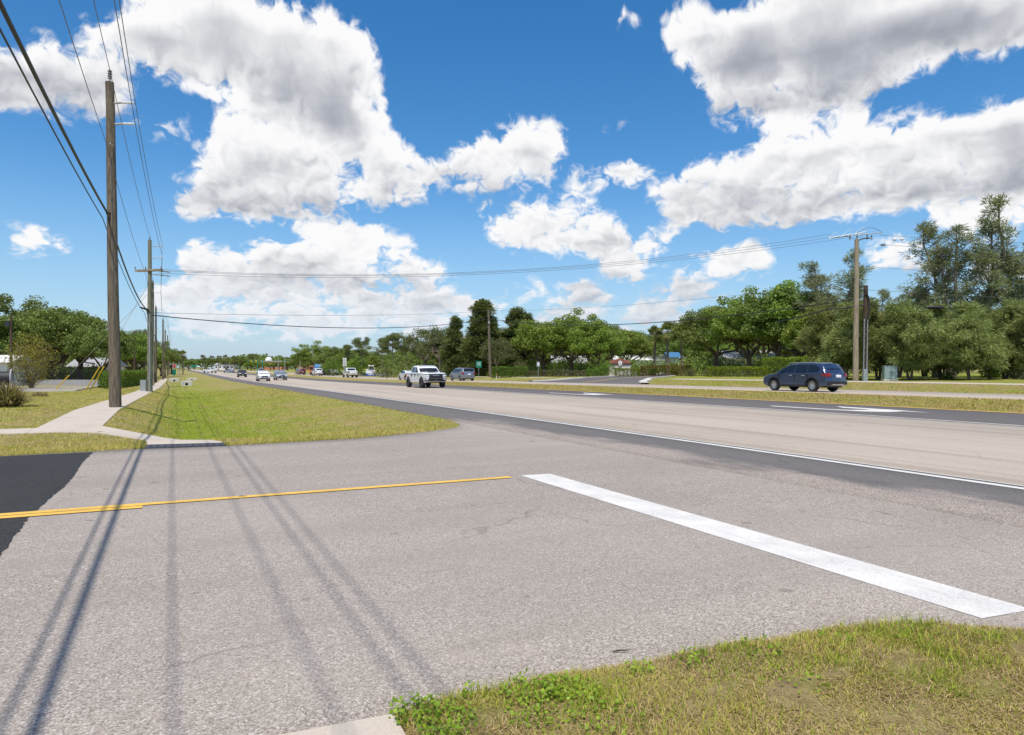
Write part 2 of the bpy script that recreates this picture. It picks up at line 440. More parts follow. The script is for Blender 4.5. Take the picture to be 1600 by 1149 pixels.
def st_coords(T):
    """road-aligned coordinates in metres: across, along, up"""
    N, L = T.nodes, T.links
    g = N.new('ShaderNodeNewGeometry')
    c = N.new('ShaderNodeCombineXYZ')
    for i, v in enumerate(((NX, NY, 0), (UX, UY, 0))):
        d = N.new('ShaderNodeVectorMath'); d.operation = 'DOT_PRODUCT'
        L.new(g.outputs['Position'], d.inputs[0]); d.inputs[1].default_value = v
        L.new(d.outputs['Value'], c.inputs[i])
    return c.outputs[0]

class TX:
    """short-hand for texture chains"""
    def __init__(self, T): self.T = T; self.N = T.nodes; self.L = T.links
    def noise(self, v, scale, detail=4, rough=0.5, out=0, dist=0.0):
        n = self.N.new('ShaderNodeTexNoise'); n.inputs['Scale'].default_value = scale
        n.inputs['Detail'].default_value = detail; n.inputs['Roughness'].default_value = rough; n.inputs['Distortion'].default_value = dist
        self.L.new(v, n.inputs['Vector']); return n.outputs[out]
    def vor(self, v, scale, feat='F1', out='Color'):
        n = self.N.new('ShaderNodeTexVoronoi'); n.feature = feat; n.inputs['Scale'].default_value = scale
        self.L.new(v, n.inputs['Vector']); return n.outputs[out]
    def scale(self, v, k):
        n = self.N.new('ShaderNodeVectorMath'); n.operation = 'MULTIPLY'; self.L.new(v, n.inputs[0]); n.inputs[1].default_value = k
        return n.outputs[0]
    def rng(self, v, a, b, c=0.0, d=1.0, soft=True):
        n = self.N.new('ShaderNodeMapRange')
        if soft: n.interpolation_type = 'SMOOTHSTEP'
        self.L.new(v, n.inputs[0])
        for i, x in zip((1, 2, 3, 4), (a, b, c, d)): n.inputs[i].default_value = x
        return n.outputs[0]
    def m(self, op, a, b, clamp=False):
        n = self.N.new('ShaderNodeMath'); n.operation = op; n.use_clamp = clamp
        for i, x in enumerate((a, b)):
            if isinstance(x, (int, float)): n.inputs[i].default_value = x
            else: self.L.new(x, n.inputs[i])
        return n.outputs[0]
    def mix(self, f, a, b, mode='MIX'):
        n = self.N.new('ShaderNodeMix'); n.data_type = 'RGBA'; n.blend_type = mode
        for s, x in ((n.inputs[0], f), (n.inputs[6], a), (n.inputs[7], b)):
            if isinstance(x, tuple): s.default_value = x + (1,)
            elif isinstance(x, (int, float)): s.default_value = x
            else: self.L.new(x, s)
        return n.outputs[2]
    def bump(self, h, bsdf, strength=0.3, dist=0.01):
        n = self.N.new('ShaderNodeBump'); n.inputs['Strength'].default_value = strength; n.inputs['Distance'].default_value = dist
        self.L.new(h, n.inputs['Height']); self.L.new(n.outputs[0], bsdf.inputs['Normal'])

def asphalt(name, dark, mid, light, grain=95.0, stain=0.25, streak=0.0, patchy=None, bump=0.5, bands=0.0):
    m, T, b = nodes(name); x = TX(T); v = st_coords(T)
    cell = x.vor(v, grain)
    bw = T.nodes.new('ShaderNodeSeparateColor'); T.links.new(cell, bw.inputs[0])
    c = x.mix(x.rng(bw.outputs[0], 0.0, 0.55), dark, mid)
    c = x.mix(x.rng(bw.outputs[0], 0.72, 1.0), c, light)
    # clusters of coarse and fine stone, stains, polished strips
    n1 = x.noise(v, 14.0, 3, 0.6); c = x.mix(x.rng(n1, 0.35, 0.7, 0.0, 0.35), c, tuple(0.82 * q for q in mid))
    n2 = x.noise(v, 0.55, 5, 0.6); c = x.mix(x.rng(n2, 0.42, 0.72, 0.0, stain), c, tuple(0.62 * q for q in mid))
    n3 = x.noise(v, 0.17, 3, 0.5); c = x.mix(x.rng(n3, 0.4, 0.65, 0.0, 0.30), c, tuple(min(1, 1.18 * q) for q in mid))
    if streak:
        sv = x.scale(v, (1.9, 0.035, 1)); n4 = x.noise(sv, 1.0, 5, 0.6)
        c = x.mix(x.rng(n4, 0.42, 0.68, 0.0, streak), c, tuple(0.66 * q for q in mid))
        sv = x.scale(v, (0.55, 0.012, 1)); n5 = x.noise(sv, 1.0, 3, 0.5)
        c = x.mix(x.rng(n5, 0.40, 0.62, 0.0, streak), c, tuple(min(1, 1.14 * q) for q in mid))
        sv = x.scale(v, (0.06, 2.2, 1)); n6 = x.noise(sv, 1.0, 4, 0.6)
        c = x.mix(x.rng(n6, 0.56, 0.75, 0.0, streak * 0.6), c, tuple(0.72 * q for q in mid))
    if bands:
        # wheel paths along the side street, drips of oil, pale sandy drifts
        n8 = x.noise(x.scale(v, (0.05, 0.62, 1)), 1.0, 4, 0.55)
        c = x.mix(x.rng(n8, 0.44, 0.64, 0.0, bands), c, tuple(0.74 * q for q in mid))
        n9 = x.noise(x.scale(v, (0.12, 1.9, 1)), 1.0, 5, 0.6)
        c = x.mix(x.rng(n9, 0.55, 0.72, 0.0, bands * 0.8), c, tuple(0.66 * q for q in mid))
        spot = x.noise(v, 2.6, 2, 0.4)
        c = x.mix(x.rng(spot, 0.715, 0.76, 0.0, 0.55), c, tuple(0.36 * q for q in mid))
        sand = x.noise(v, 0.8, 5, 0.65)
        c = x.mix(x.rng(sand, 0.58, 0.74, 0.0, 0.32), c, (0.46, 0.385, 0.31))
    # hairline cracks
    wv = T.nodes.new('ShaderNodeVectorMath'); wv.operation = 'ADD'
    T.links.new(v, wv.inputs[0]); T.links.new(x.scale(x.noise(v, 1.3, 3, 0.6, 1), (0.9, 0.9, 0)), wv.inputs[1])
    cr = x.vor(wv.outputs[0], 0.34, 'DISTANCE_TO_EDGE', 'Distance')
    gate = x.rng(x.noise(v, 0.33, 2), 0.52, 0.60)
    c = x.mix(x.m('MULTIPLY', x.rng(cr, 0.0, 0.006, 0.42, 0.0), gate), c, tuple(0.3 * q for q in mid))
    if patchy:
        n7 = x.noise(x.scale(v, (1.0, 0.3, 1)), 0.9, 6, 0.65)
        sep = T.nodes.new('ShaderNodeSeparateXYZ'); T.links.new(v, sep.inputs[0])
        edge = x.rng(sep.outputs[0], 8.5, 10.9, 0.30, -0.24, soft=False)
        near = x.rng(sep.outputs[1], 20.0, 24.0, 1.0, 0.0)
        f = x.m('MULTIPLY', x.rng(x.m('ADD', n7, edge), 0.46, 0.74), near)
        pc = x.mix(x.rng(bw.outputs[0], 0.0, 0.55), tuple(0.40 * q for q in patchy), tuple(1.06 * q for q in patchy))
        pc = x.mix(x.rng(bw.outputs[0], 0.72, 1.0), pc, tuple(1.75 * q for q in patchy))
        c = x.mix(x.m('MULTIPLY', f, 0.92), c, pc)
    T.links.new(c, b.inputs['Base Color'])
    b.inputs['Roughness'].default_value = 0.88; b.inputs['Specular IOR Level'].default_value = 0.25
    x.bump(x.m('ADD', bw.outputs[1], x.m('MULTIPLY', n1, 0.6)), b, bump, 0.006)
    return m

def paint(name, col, wear=0.35, under=(0.26, 0.24, 0.235)):
    m, T, b = nodes(name); x = TX(T); v = st_coords(T)
    n = x.noise(v, 60.0, 5, 0.7); n2 = x.noise(v, 1.7, 5, 0.65); n3 = x.noise(x.scale(v, (9, 0.7, 1)), 1.0, 5, 0.65)
    cell = T.nodes.new('ShaderNodeSeparateColor'); T.links.new(x.vor(v, 95.0), cell.inputs[0])
    c = x.mix(x.rng(n2, 0.35, 0.72, 0.0, 0.5), col, tuple(0.72 * q for q in col))
    c = x.mix(x.rng(n3, 0.52, 0.70, 0.0, 0.35), c, tuple(0.62 * q for q in col))
    # stones worn through
    f = x.rng(x.m('ADD', x.m('MULTIPLY', cell.outputs[0], 0.55), x.m('ADD', n, x.m('MULTIPLY', n2, 0.5))), 1.14, 1.42, 0.0, wear)
    c = x.mix(f, c, under)
    T.links.new(c, b.inputs['Base Color']); b.inputs['Roughness'].default_value = 0.75
    x.bump(x.m('ADD', n, cell.outputs[1]), b, 0.4, 0.005)
    return m

def concrete(name, col, joints=False):
    m, T, b = nodes(name); x = TX(T); v = st_coords(T)
    n = x.noise(v, 60.0, 4, 0.7); n2 = x.noise(v, 1.1, 6, 0.65); n3 = x.noise(v, 0.2, 3)
    c = x.mix(x.rng(n, 0.3, 0.7), tuple(0.86 * q for q in col), tuple(min(1, 1.08 * q) for q in col))
    c = x.mix(x.rng(n2, 0.45, 0.75, 0, 0.45), c, tuple(0.68 * q for q in col))
    c = x.mix(x.rng(n3, 0.4, 0.65, 0, 0.3), c, (col[0] * 0.95, col[1] * 0.88, col[2] * 0.8))
    T.links.new(c, b.inputs['Base Color']); b.inputs['Roughness'].default_value = 0.85
    x.bump(n, b, 0.3, 0.004)
    return m

def turf_material():
    m, T, b = nodes('turf'); x = TX(T); v = st_coords(T)
    a = T.nodes.new('ShaderNodeAttribute'); a.attribute_name = 'lush'
    n0 = x.noise(v, 46.0, 4, 0.75); n1 = x.noise(v, 7.0, 5, 0.7); n2 = x.noise(v, 0.9, 5, 0.6); n3 = x.noise(v, 0.12, 4, 0.55)
    dry = x.mix(x.rng(n1, 0.32, 0.68), (0.27, 0.195, 0.085), (0.47, 0.37, 0.175))
    dry = x.mix(x.rng(n2, 0.38, 0.66, 0, 0.75), dry, (0.30, 0.255, 0.075))
    green = x.mix(x.rng(n1, 0.3, 0.7), (0.135, 0.195, 0.014), (0.30, 0.355, 0.026))
    # mowing stripes along the road
    mow = x.noise(x.scale(v, (2.6, 0.10, 1)), 1.0, 3, 0.6)
    f = x.m('ADD', x.rng(n3, 0.38, 0.66, -0.05, 0.45), x.rng(n2, 0.38, 0.66, -0.22, 0.42))
    f = x.m('ADD', f, x.m('MULTIPLY', a.outputs['Fac'], x.rng(mow, 0.30, 0.62, 0.45, 1.15)), clamp=True)
    c = x.mix(f, dry, green)
    c = x.mix(x.rng(n0, 0.33, 0.50, 0.62, 0.0), c, (0.085, 0.070, 0.028))
    c = x.mix(x.rng(n0, 0.60, 0.80, 0.0, 0.4), c, (0.40, 0.36, 0.17))
    soil = x.noise(v, 1.9, 5, 0.7)
    c = x.mix(x.m('MULTIPLY', x.rng(soil, 0.56, 0.70, 0.0, 0.55), x.rng(f, 0.2, 0.75, 1.0, 0.0)), c, (0.22, 0.135, 0.075))
    T.links.new(c, b.inputs['Base Color']); b.inputs['Roughness'].default_value = 0.95; b.inputs['Specular IOR Level'].default_value = 0.1
    x.bump(x.m('ADD', x.m('MULTIPLY', n0, 0.6), n1), b, 0.9, 0.05)
    return m

def leaf(name, cols, rough=0.5, trans=0.42, spec=0.35):
    """foliage: each leaf its own tint, a share of the light passing through"""
    m, T, b = nodes(name); x = TX(T)
    g = T.nodes.new('ShaderNodeNewGeometry')
    oi = T.nodes.new('ShaderNodeObjectInfo')
    r = T.nodes.new('ShaderNodeValToRGB'); r.color_ramp.interpolation = 'LINEAR'
    e = r.color_ramp.elements
    for i, c in enumerate(cols):
        p = i / (len(cols) - 1)
        q = e[0] if i == 0 else (e[len(e) - 1] if i == len(cols) - 1 else e.new(p))
        q.color = c + (1,)
    T.links.new(g.outputs['Random Per Island'], r.inputs[0])
    n = x.noise(g.outputs['Position'], 0.35, 3, 0.6)
    c = x.mix(x.rng(n, 0.35, 0.68, 0.0, 0.45), r.outputs[0], cols[-1])
    hv = T.nodes.new('ShaderNodeHueSaturation')
    T.links.new(x.rng(oi.outputs['Random'], 0, 1, 0.485, 0.515, False), hv.inputs['Hue'])
    T.links.new(x.rng(oi.outputs['Random'], 0, 1, 0.86, 1.18, False), hv.inputs['Value'])
    T.links.new(c, hv.inputs['Color'])
    T.links.new(hv.outputs[0], b.inputs['Base Color'])
    b.inputs['Roughness'].default_value = rough; b.inputs['Specular IOR Level'].default_value = spec
    tr = T.nodes.new('ShaderNodeBsdfTranslucent')
    T.links.new(x.mix(0.5, hv.outputs[0], (0.24, 0.28, 0.04)), tr.inputs['Color'])
    ms = T.nodes.new('ShaderNodeMixShader'); ms.inputs[0].default_value = trans
    T.links.new(b.outputs[0], ms.inputs[1]); T.links.new(tr.outputs[0], ms.inputs[2])
    T.links.new(ms.outputs[0], T.nodes['Material Output'].inputs['Surface'])
    return m

def bark(name, col, stretch=(9, 9, 1.2), dark=0.45):
    m, T, b = nodes(name); x = TX(T)
    tc = T.nodes.new('ShaderNodeTexCoord')
    n = x.noise(x.scale(tc.outputs['Object'], stretch), 1.6, 6, 0.7); n2 = x.noise(tc.outputs['Object'], 0.8, 4, 0.6)
    c = x.mix(x.rng(n, 0.34, 0.66), tuple(dark * q for q in col), tuple(min(1, 1.12 * q) for q in col))
    c = x.mix(x.rng(n2, 0.42, 0.7, 0, 0.5), c, tuple(0.7 * q for q in col))
    T.links.new(c, b.inputs['Base Color']); b.inputs['Roughness'].default_value = 0.9; b.inputs['Specular IOR Level'].default_value = 0.15
    x.bump(n, b, 0.7, 0.02)
    return m

def car_paint(name, col, metal=0.0):
    m, T, b = nodes(name); x = TX(T)
    tc = T.nodes.new('ShaderNodeTexCoord')
    n = x.noise(tc.outputs['Object'], 2.2, 4, 0.6)
    sep = T.nodes.new('ShaderNodeSeparateXYZ'); T.links.new(tc.outputs['Object'], sep.inputs[0])
    dust = x.m('MULTIPLY', x.rng(sep.outputs[2], 0.25, 0.70, 0.26, 0.03), x.rng(n, 0.3, 0.7, 0.5, 1.0))
    c = x.mix(dust, col, (0.26, 0.235, 0.20))
    T.links.new(c, b.inputs['Base Color']); b.inputs['Metallic'].default_value = metal
    T.links.new(x.m('ADD', x.m('MULTIPLY', dust, 0.6), 0.30 if metal else 0.35), b.inputs['Roughness'])
    b.inputs['Coat Weight'].default_value = 0.9; b.inputs['Coat Roughness'].default_value = 0.05
    return m

def glass(name, col=(0.012, 0.015, 0.018)):
    return plain(name, col, 0.06, 0.0, 0.1, 1.0, 0.7)

M = {}
M['side'] = asphalt('aged_asphalt', (0.165, 0.140, 0.120), (0.378, 0.325, 0.275), (0.60, 0.54, 0.48), 95, 0.26, bands=0.34)
M['lanes'] = asphalt('pale_worn_asphalt', (0.27, 0.225, 0.175), (0.455, 0.385, 0.310), (0.60, 0.53, 0.45), 80, 0.18, 0.62)
M['shoulder'] = asphalt('dark_shoulder_asphalt', (0.080, 0.073, 0.069), (0.150, 0.137, 0.128), (0.33, 0.305, 0.28), 95, 0.3, 0.3, patchy=(0.355, 0.300, 0.255))
M['turnlane'] = asphalt('dark_lane_asphalt', (0.078, 0.071, 0.068), (0.145, 0.132, 0.125), (0.21, 0.20, 0.19), 95, 0.3, 0.35)
M['fresh'] = asphalt('new_asphalt', (0.018, 0.018, 0.018), (0.037, 0.036, 0.036), (0.10, 0.097, 0.094), 100, 0.25, 0.0, bump=0.4)
M['white'] = paint('white_road_paint', (0.74, 0.71, 0.66), 0.6)
M['yellow'] = paint('yellow_road_paint', (0.82, 0.49, 0.075), 0.55)
M['walk'] = concrete('pale_concrete', (0.55, 0.475, 0.39))
M['kerb'] = concrete('kerb_concrete', (0.60, 0.57, 0.51))
M['mat'] = plain('dark_tactile_mat', (0.05, 0.055, 0.068), 0.8, var=0.25, scale=20)
M['turf'] = turf_material()
M['pole'] = bark('weathered_pole_wood', (0.235, 0.190, 0.138), (22, 22, 1.1), 0.30)
M['pole_pale'] = bark('pale_pole_wood', (0.40, 0.33, 0.23), (14, 14, 0.8), 0.5)
M['pole_green'] = bark('greenish_pole_wood', (0.25, 0.24, 0.17), (14, 14, 0.8), 0.55)
M['pole_dark'] = bark('dark_pole_wood', (0.12, 0.085, 0.06), (14, 14, 0.8), 0.5)
M['trunk'] = bark('tree_bark', (0.165, 0.13, 0.10))
M['trunk_pale'] = bark('pale_tree_bark', (0.30, 0.25, 0.20))
M['palmtrunk'] = bark('palm_bark', (0.27, 0.215, 0.155), (3, 3, 9))
M['galv'] = plain('galvanised_steel', (0.50, 0.51, 0.52), 0.42, 0.8, 0.15, 5)
M['steel_dark'] = plain('dark_steel', (0.05, 0.05, 0.052), 0.5, 0.5, 0.2, 5)
M['insul'] = plain('grey_insulator', (0.20, 0.19, 0.19), 0.35, 0, 0.2, 8)
M['insul_white'] = plain('white_insulator', (0.75, 0.75, 0.74), 0.3, 0, 0.1, 8)
M['wire'] = plain('aluminium_wire', (0.14, 0.14, 0.145), 0.5, 0.4, 0.1, 2)
M['cable'] = plain('black_cable', (0.02, 0.02, 0.022), 0.55, 0, 0.2, 2)
M['black'] = plain('black_plastic', (0.018, 0.018, 0.019), 0.6, 0, 0.2, 6)
M['tyre'] = plain('tyre_rubber', (0.022, 0.021, 0.021), 0.85, 0, 0.3, 9)
M['alloy'] = plain('alloy_wheel', (0.55, 0.55, 0.56), 0.3, 0.85, 0.1, 5)
M['alloy_dark'] = plain('dark_alloy_wheel', (0.07, 0.07, 0.075), 0.4, 0.6, 0.1, 5)
M['chrome'] = plain('chrome', (0.72, 0.72, 0.73), 0.14, 1.0, 0.05, 3)
M['glass'] = glass('dark_car_glass')
M['lamp'] = plain('headlamp_lens', (0.72, 0.74, 0.77), 0.1, 0.1, 0.1, 12)
M['tail'] = plain('tail_lamp_lens', (0.22, 0.012, 0.012), 0.18, 0, 0.2, 12)
M['plate'] = plain('number_plate', (0.72, 0.73, 0.74), 0.45, 0, 0.1, 30)
M['pwhite'] = car_paint('white_car_paint', (0.80, 0.81, 0.82))
M['pblue'] = car_paint('dark_blue_car_paint', (0.022, 0.045, 0.105), 0.35)
M['psilver'] = car_paint('silver_blue_car_paint', (0.33, 0.38, 0.43), 0.45)
M['pgrey'] = car_paint('grey_blue_car_paint', (0.20, 0.235, 0.28), 0.45)
M['pdark'] = car_paint('charcoal_car_paint', (0.03, 0.032, 0.038), 0.3)
M['pred'] = car_paint('dark_red_car_paint', (0.16, 0.012, 0.018), 0.3)
M['oak'] = leaf('oak_leaves', [(0.095, 0.14, 0.034), (0.18, 0.245, 0.055), (0.29, 0.36, 0.085)])
M['oak_bright'] = leaf('bright_oak_leaves', [(0.125, 0.195, 0.032), (0.225, 0.325, 0.048), (0.34, 0.44, 0.075)])
M['dark_leaf'] = leaf('dark_cypress_leaves', [(0.072, 0.105, 0.036), (0.13, 0.175, 0.058), (0.23, 0.265, 0.09)])
M['cas'] = leaf('casuarina_needles', [(0.135, 0.18, 0.05), (0.25, 0.3, 0.09), (0.4, 0.43, 0.15)], trans=0.38)
M['cas_tall'] = leaf('grey_casuarina_needles', [(0.17, 0.2, 0.108), (0.25, 0.285, 0.15), (0.37, 0.395, 0.215)], trans=0.38)
M['pine'] = leaf('pine_needles', [(0.105, 0.13, 0.048), (0.175, 0.205, 0.075), (0.26, 0.285, 0.11)], trans=0.35)
M['olive'] = leaf('olive_leaves', [(0.095, 0.115, 0.046), (0.142, 0.165, 0.065), (0.216, 0.223, 0.101)])
M['yellowleaf'] = leaf('yellowing_leaves', [(0.17, 0.15, 0.04), (0.130, 0.117, 0.046), (0.221, 0.195, 0.058), (0.442, 0.351, 0.039)])
M['hedge'] = leaf('hedge_leaves', [(0.054, 0.108, 0.014), (0.101, 0.196, 0.019), (0.189, 0.317, 0.030)])
M['hedge_lime'] = leaf('lime_hedge_leaves', [(0.084, 0.132, 0.012), (0.180, 0.252, 0.017), (0.300, 0.372, 0.024)])
M['hedge_dull'] = leaf('dull_hedge_leaves', [(0.078, 0.081, 0.034), (0.137, 0.137, 0.055), (0.215, 0.202, 0.091)])
M['hedge_red'] = leaf('russet_shrub_leaves', [(0.117, 0.046, 0.018), (0.221, 0.098, 0.029), (0.208, 0.195, 0.039)])
M['palm'] = leaf('palm_fronds', [(0.074, 0.115, 0.030), (0.128, 0.176, 0.043), (0.270, 0.250, 0.074)])
M['palm_dead'] = leaf('dead_fronds', [(0.15, 0.11, 0.06), (0.24, 0.18, 0.10), (0.30, 0.24, 0.14)])
M['blade'] = leaf('grass_blades', [(0.34, 0.22, 0.085), (0.72, 0.54, 0.235), (0.54, 0.43, 0.115), (0.34, 0.31, 0.05), (0.66, 0.56, 0.14)], trans=0.4, spec=0.2)
M['blade_green'] = leaf('green_grass_blades', [(0.16, 0.21, 0.018), (0.31, 0.36, 0.035), (0.56, 0.56, 0.075)], trans=0.4, spec=0.2)
M['weed'] = leaf('weed_leaves', [(0.11, 0.20, 0.014), (0.22, 0.34, 0.02), (0.40, 0.48, 0.04)], trans=0.4)
M['straw'] = leaf('dry_straw', [(0.24, 0.145, 0.06), (0.50, 0.36, 0.165), (0.72, 0.55, 0.28)])
M['sign_green'] = plain('green_sign', (0.0, 0.20, 0.13), 0.5, 0, 0.08, 4)
M['sign_white'] = plain('white_sign', (0.78, 0.78, 0.76), 0.55, 0, 0.08, 4)
M['sign_red'] = plain('red_sign', (0.55, 0.02, 0.025), 0.5, 0, 0.08, 4)
M['sign_blue'] = plain('blue_sign', (0.02, 0.07, 0.30), 0.5, 0, 0.1, 4)
M['guard_yellow'] = plain('yellow_guard', (0.75, 0.50, 0.02), 0.5, 0, 0.1, 4)
M['cabinet'] = plain('pale_green_cabinet', (0.27, 0.36, 0.35), 0.5, 0.1, 0.12, 3)
M['stucco'] = plain('pale_stucco', (0.66, 0.60, 0.53), 0.85, 0, 0.10, 4)
M['tile'] = plain('red_roof_tiles', (0.24, 0.085, 0.06), 0.8, 0, 0.3, 9)
M['letter'] = plain('dark_lettering', (0.08, 0.06, 0.055), 0.6, 0, 0.1, 9)
M['wallwhite'] = plain('white_wall', (0.72, 0.71, 0.68), 0.8, 0, 0.1, 1)
M['brick_orange'] = plain('orange_wall', (0.50, 0.20, 0.11), 0.8, 0, 0.12, 1)
M['roofgrey'] = plain('grey_roof', (0.36, 0.36, 0.37), 0.7, 0, 0.15, 1)
M['mulch'] = plain('brown_mulch', (0.11, 0.07, 0.045), 0.95, 0, 0.4, 6)
M['bluetarp'] = plain('blue_panel', (0.06, 0.18, 0.33), 0.5, 0, 0.15, 2)
M['orange'] = plain('orange_marker', (0.52, 0.20, 0.08), 0.5, 0, 0.1, 3)

# ---------------------------------------------------------------- ground and roads
def axis(segs):
    a = []
    for lo, hi, st in segs: a += list(np.arange(lo, hi - 1e-6, st))
    return np.array(a + [segs[-1][1]])

def build_ground():
    sa = axis([(-2600, -400, 200), (-400, -60, 20), (-60, -12, 3), (-12, -2, .5), (-2, 9, .25), (9, 27, 2), (27, 48, .75), (48, 100, 3), (100, 400, 20), (400, 2800, 200)])
    sa = np.unique(np.concatenate([sa, [46.6, 46.66, 48.04, 48.1, 8.6, 8.62, 25.18, 25.2, 31.0, 31.02, 39.68, 39.7]]))
    ta = axis([(-2600, -200, 200), (-200, -20, 15), (-20, 0, 1), (0, 4.5, .15), (4.5, 16.5, 1.5), (16.5, 26, .25), (26, 60, .7), (60, 140, 2), (140, 400, 12), (400, 4000, 200)])
    S, Tt = np.meshgrid(sa, ta, indexing='ij')
    Z = terr(S, Tt)
    p = paved(S, Tt)
    r = np.random.default_rng(3)
    Z = Z + np.where((np.abs(S) < 60) & (Tt < 150) & (Tt > -20), r.normal(0, .012, S.shape), 0)
    # lawn at the near corner swells slightly above the asphalt
    lawn = (~p) & (S > 1.1) & (S < 9) & (Tt < 3.4) & (Tt > -20)
    Z = np.where(lawn, Z + .035 * np.clip((itp(S, NEAR_EDGE) - Tt) / .6, 0, 1), Z)
    Z = np.where(p, terr(S, Tt) - .06, Z)
    X, Y = XY(S, Tt)
    me = grid_mesh('ground', X, Y, Z, M['turf'])
    lush = itp(S, [(-.9, 0), (.35, .95), (2.6, .75), (4.6, .35), (6.2, .12), (8.5, .12), (9, 0)]) * itp(Tt, [(18.5, 0), (21.5, .35), (25, 1), (60, .9), (90, .5), (130, .2), (200, .1)])
    lush = np.maximum(lush, .25 * ((S > 41) & (S < 46)))
    lush = np.maximum(lush, .55 * ((S > 49) & (S < 200)))
    a = me.attributes.new('lush', 'FLOAT', 'POINT'); a.data.foreach_set('value', lush.reshape(-1).astype(np.float32))
    o = link('ground', me); tag(o, kind='structure')
build_ground()

def strip(name, s0, s1, t0, t1, mat, dz, parent=None, ns=2, skirt=0.0, step=None):
    """band of the highway between two offsets, following the land"""
    if step is None:
        ta = axis([(max(t0, -60), min(60, t1), 1.0)] if t1 <= 60 else [(t0, 60, 1.0), (60, min(t1, 160), 4.0)] + ([(160, t1, 25.0)] if t1 > 160 else []))
    else: ta = np.arange(t0, t1 + step / 2, step)
    sa = np.linspace(s0, s1, ns)
    S, Tt = np.meshgrid(sa, ta, indexing='ij'); Z = terr(S, Tt) + dz
    if skirt:
        S = np.vstack([S[:1], S, S[-1:]]); Tt = np.vstack([Tt[:1], Tt, Tt[-1:]]); Z = np.vstack([Z[:1] - skirt, Z, Z[-1:] - skirt])
    X, Y = XY(S, Tt)
    return link(name, grid_mesh(name, X, Y, Z, mat), parent)

TE = 900.0
highway = tag(strip('highway', 11.55, 21.0, -60, TE, M['lanes'], 0, ns=8, skirt=.1), kind='structure')
sh = tag(strip('road_shoulder', 8.55, 11.56, -60, TE, M['shoulder'], .004, ns=4, skirt=.1), kind='structure')
tl = tag(strip('turn_lane', 20.99, 25.2, -60, TE, M['turnlane'], .004, ns=4, skirt=.12), kind='structure')
opp = tag(strip('opposite_road', 31.0, 39.7, -60, TE, M['lanes'], 0, ns=6, skirt=.1), kind='structure')
strip('edge_line', 11.20, 11.37, -60, TE, M['white'], .009, sh)
strip('edge_line', 11.50, 11.555, -60, 120, M['white'], .009, sh)
strip('edge_line', 21.05, 21.17, -60, 62, M['white'], .009, tl)
strip('edge_line', 24.98, 25.14, -60, TE, M['yellow'], .009, tl)
strip('edge_line', 31.06, 31.18, -60, TE, M['yellow'], .005, opp)
strip('edge_line', 39.45, 39.6, -60, TE, M['white'], .005, opp)

def flat_poly(name, pts, mat, dz, parent):
    """painted figure given by s,t points on the road"""
    me = D.meshes.new(name)
    me.from_pydata([tuple(G(s, t, dz)) for s, t in pts], [], [tuple(range(len(pts)))])
    me.materials.append(mat)
    return link(name, me, parent)

def turn_arrow(s0, t0):
    # curved left-turn arrow for traffic coming towards the viewer
    sh_ = [(s0 - .55, t0 + 2.6), (s0 - .32, t0 + 2.6), (s0 - .32, t0 - .1), (s0 - .18, t0 - .9), (s0 + .15, t0 - 1.25), (s0 + .5, t0 - 1.3),
           (s0 + .5, t0 - .1), (s0 + 1.0, t0 + 0.6), (s0 + .80, t0 - 2.2), (s0 + .5, t0 - 3.6), (s0 + .5, t0 - 2.6), (s0 - .05, t0 - 2.45), (s0 - .42, t0 - 1.7), (s0 - .55, t0 - .3)]
    flat_poly('turn_arrow', sh_, M['white'], .010, tl)
turn_arrow(22.9, 18.2)
turn_arrow(22.9, 37.0)

# side street
def build_street():
    sa = axis([(-200, -20, 15), (-20, -2, 1.0), (-2, 9, .25)])
    fr = np.concatenate([[0.0], np.linspace(0, 1, 15), [1.0]])
    S = np.repeat(sa[:, None], len(fr), 1)
    lo, hi = itp(sa, NEAR_EDGE)[:, None], itp(sa, FAR_EDGE)[:, None]
    r = np.random.default_rng(5)
    lo = lo + r.normal(0, .02, lo.shape); hi = hi + r.normal(0, .025, hi.shape)
    Tt = lo + (hi - lo) * fr[None, :]
    Z = terr(S, Tt); Z[:, 0] -= .12; Z[:, -1] -= .12
    X, Y = XY(S, Tt)
    st = tag(link('side_street', grid_mesh('side_street', X, Y, Z, M['side'])), kind='structure')
    # newer black asphalt with a ragged cut edge
    ta = np.linspace(3.5, 17.05, 170)
    edge = -1.5 + .035 * np.sin(ta * 1.1) + r.normal(0, .010, ta.shape)
    sa2 = np.concatenate([[-200, -60, -20, -10, -5, -2.2]])
    S = np.concatenate([np.repeat(sa2[:, None], 170, 1), edge[None, :]], 0)
    Tt = np.repeat(ta[None, :], len(S), 0)
    X, Y = XY(S, Tt)
    link('new_asphalt', grid_mesh('new_asphalt', X, Y, terr(S, Tt) + .005, M['fresh']), st)

    def line(name, s0, s1, t0, t1, w, mat, dz, n=24):
        a = np.linspace(0, 1, n); Sx = np.stack([s0 + (s1 - s0) * a] * 2); tc = t0 + (t1 - t0) * a
        Tx = np.stack([tc - w / 2, tc + w / 2]); Xx, Yx = XY(Sx, Tx)
        return link(name, grid_mesh(name, Xx, Yx, terr(Sx, Tx) + dz, mat), st)
    line('centre_line', -60, 4.95, 11.9, 10.02, .16, M['yellow'], .010, 60)
    line('centre_line', -60, -.35, 11.60, 9.99, .16, M['yellow'], .010, 60)
    Sx, Tx = np.meshgrid(np.linspace(5.19, 5.72, 4), np.linspace(2.88, 10.12, 20), indexing='ij')
    Tx = Tx + (Sx - 5.2) * -.12
    Xx, Yx = XY(Sx, Tx)
    link('stop_line', grid_mesh('stop_line', Xx, Yx, terr(Sx, Tx) + .004, M['white']), st)
build_street()

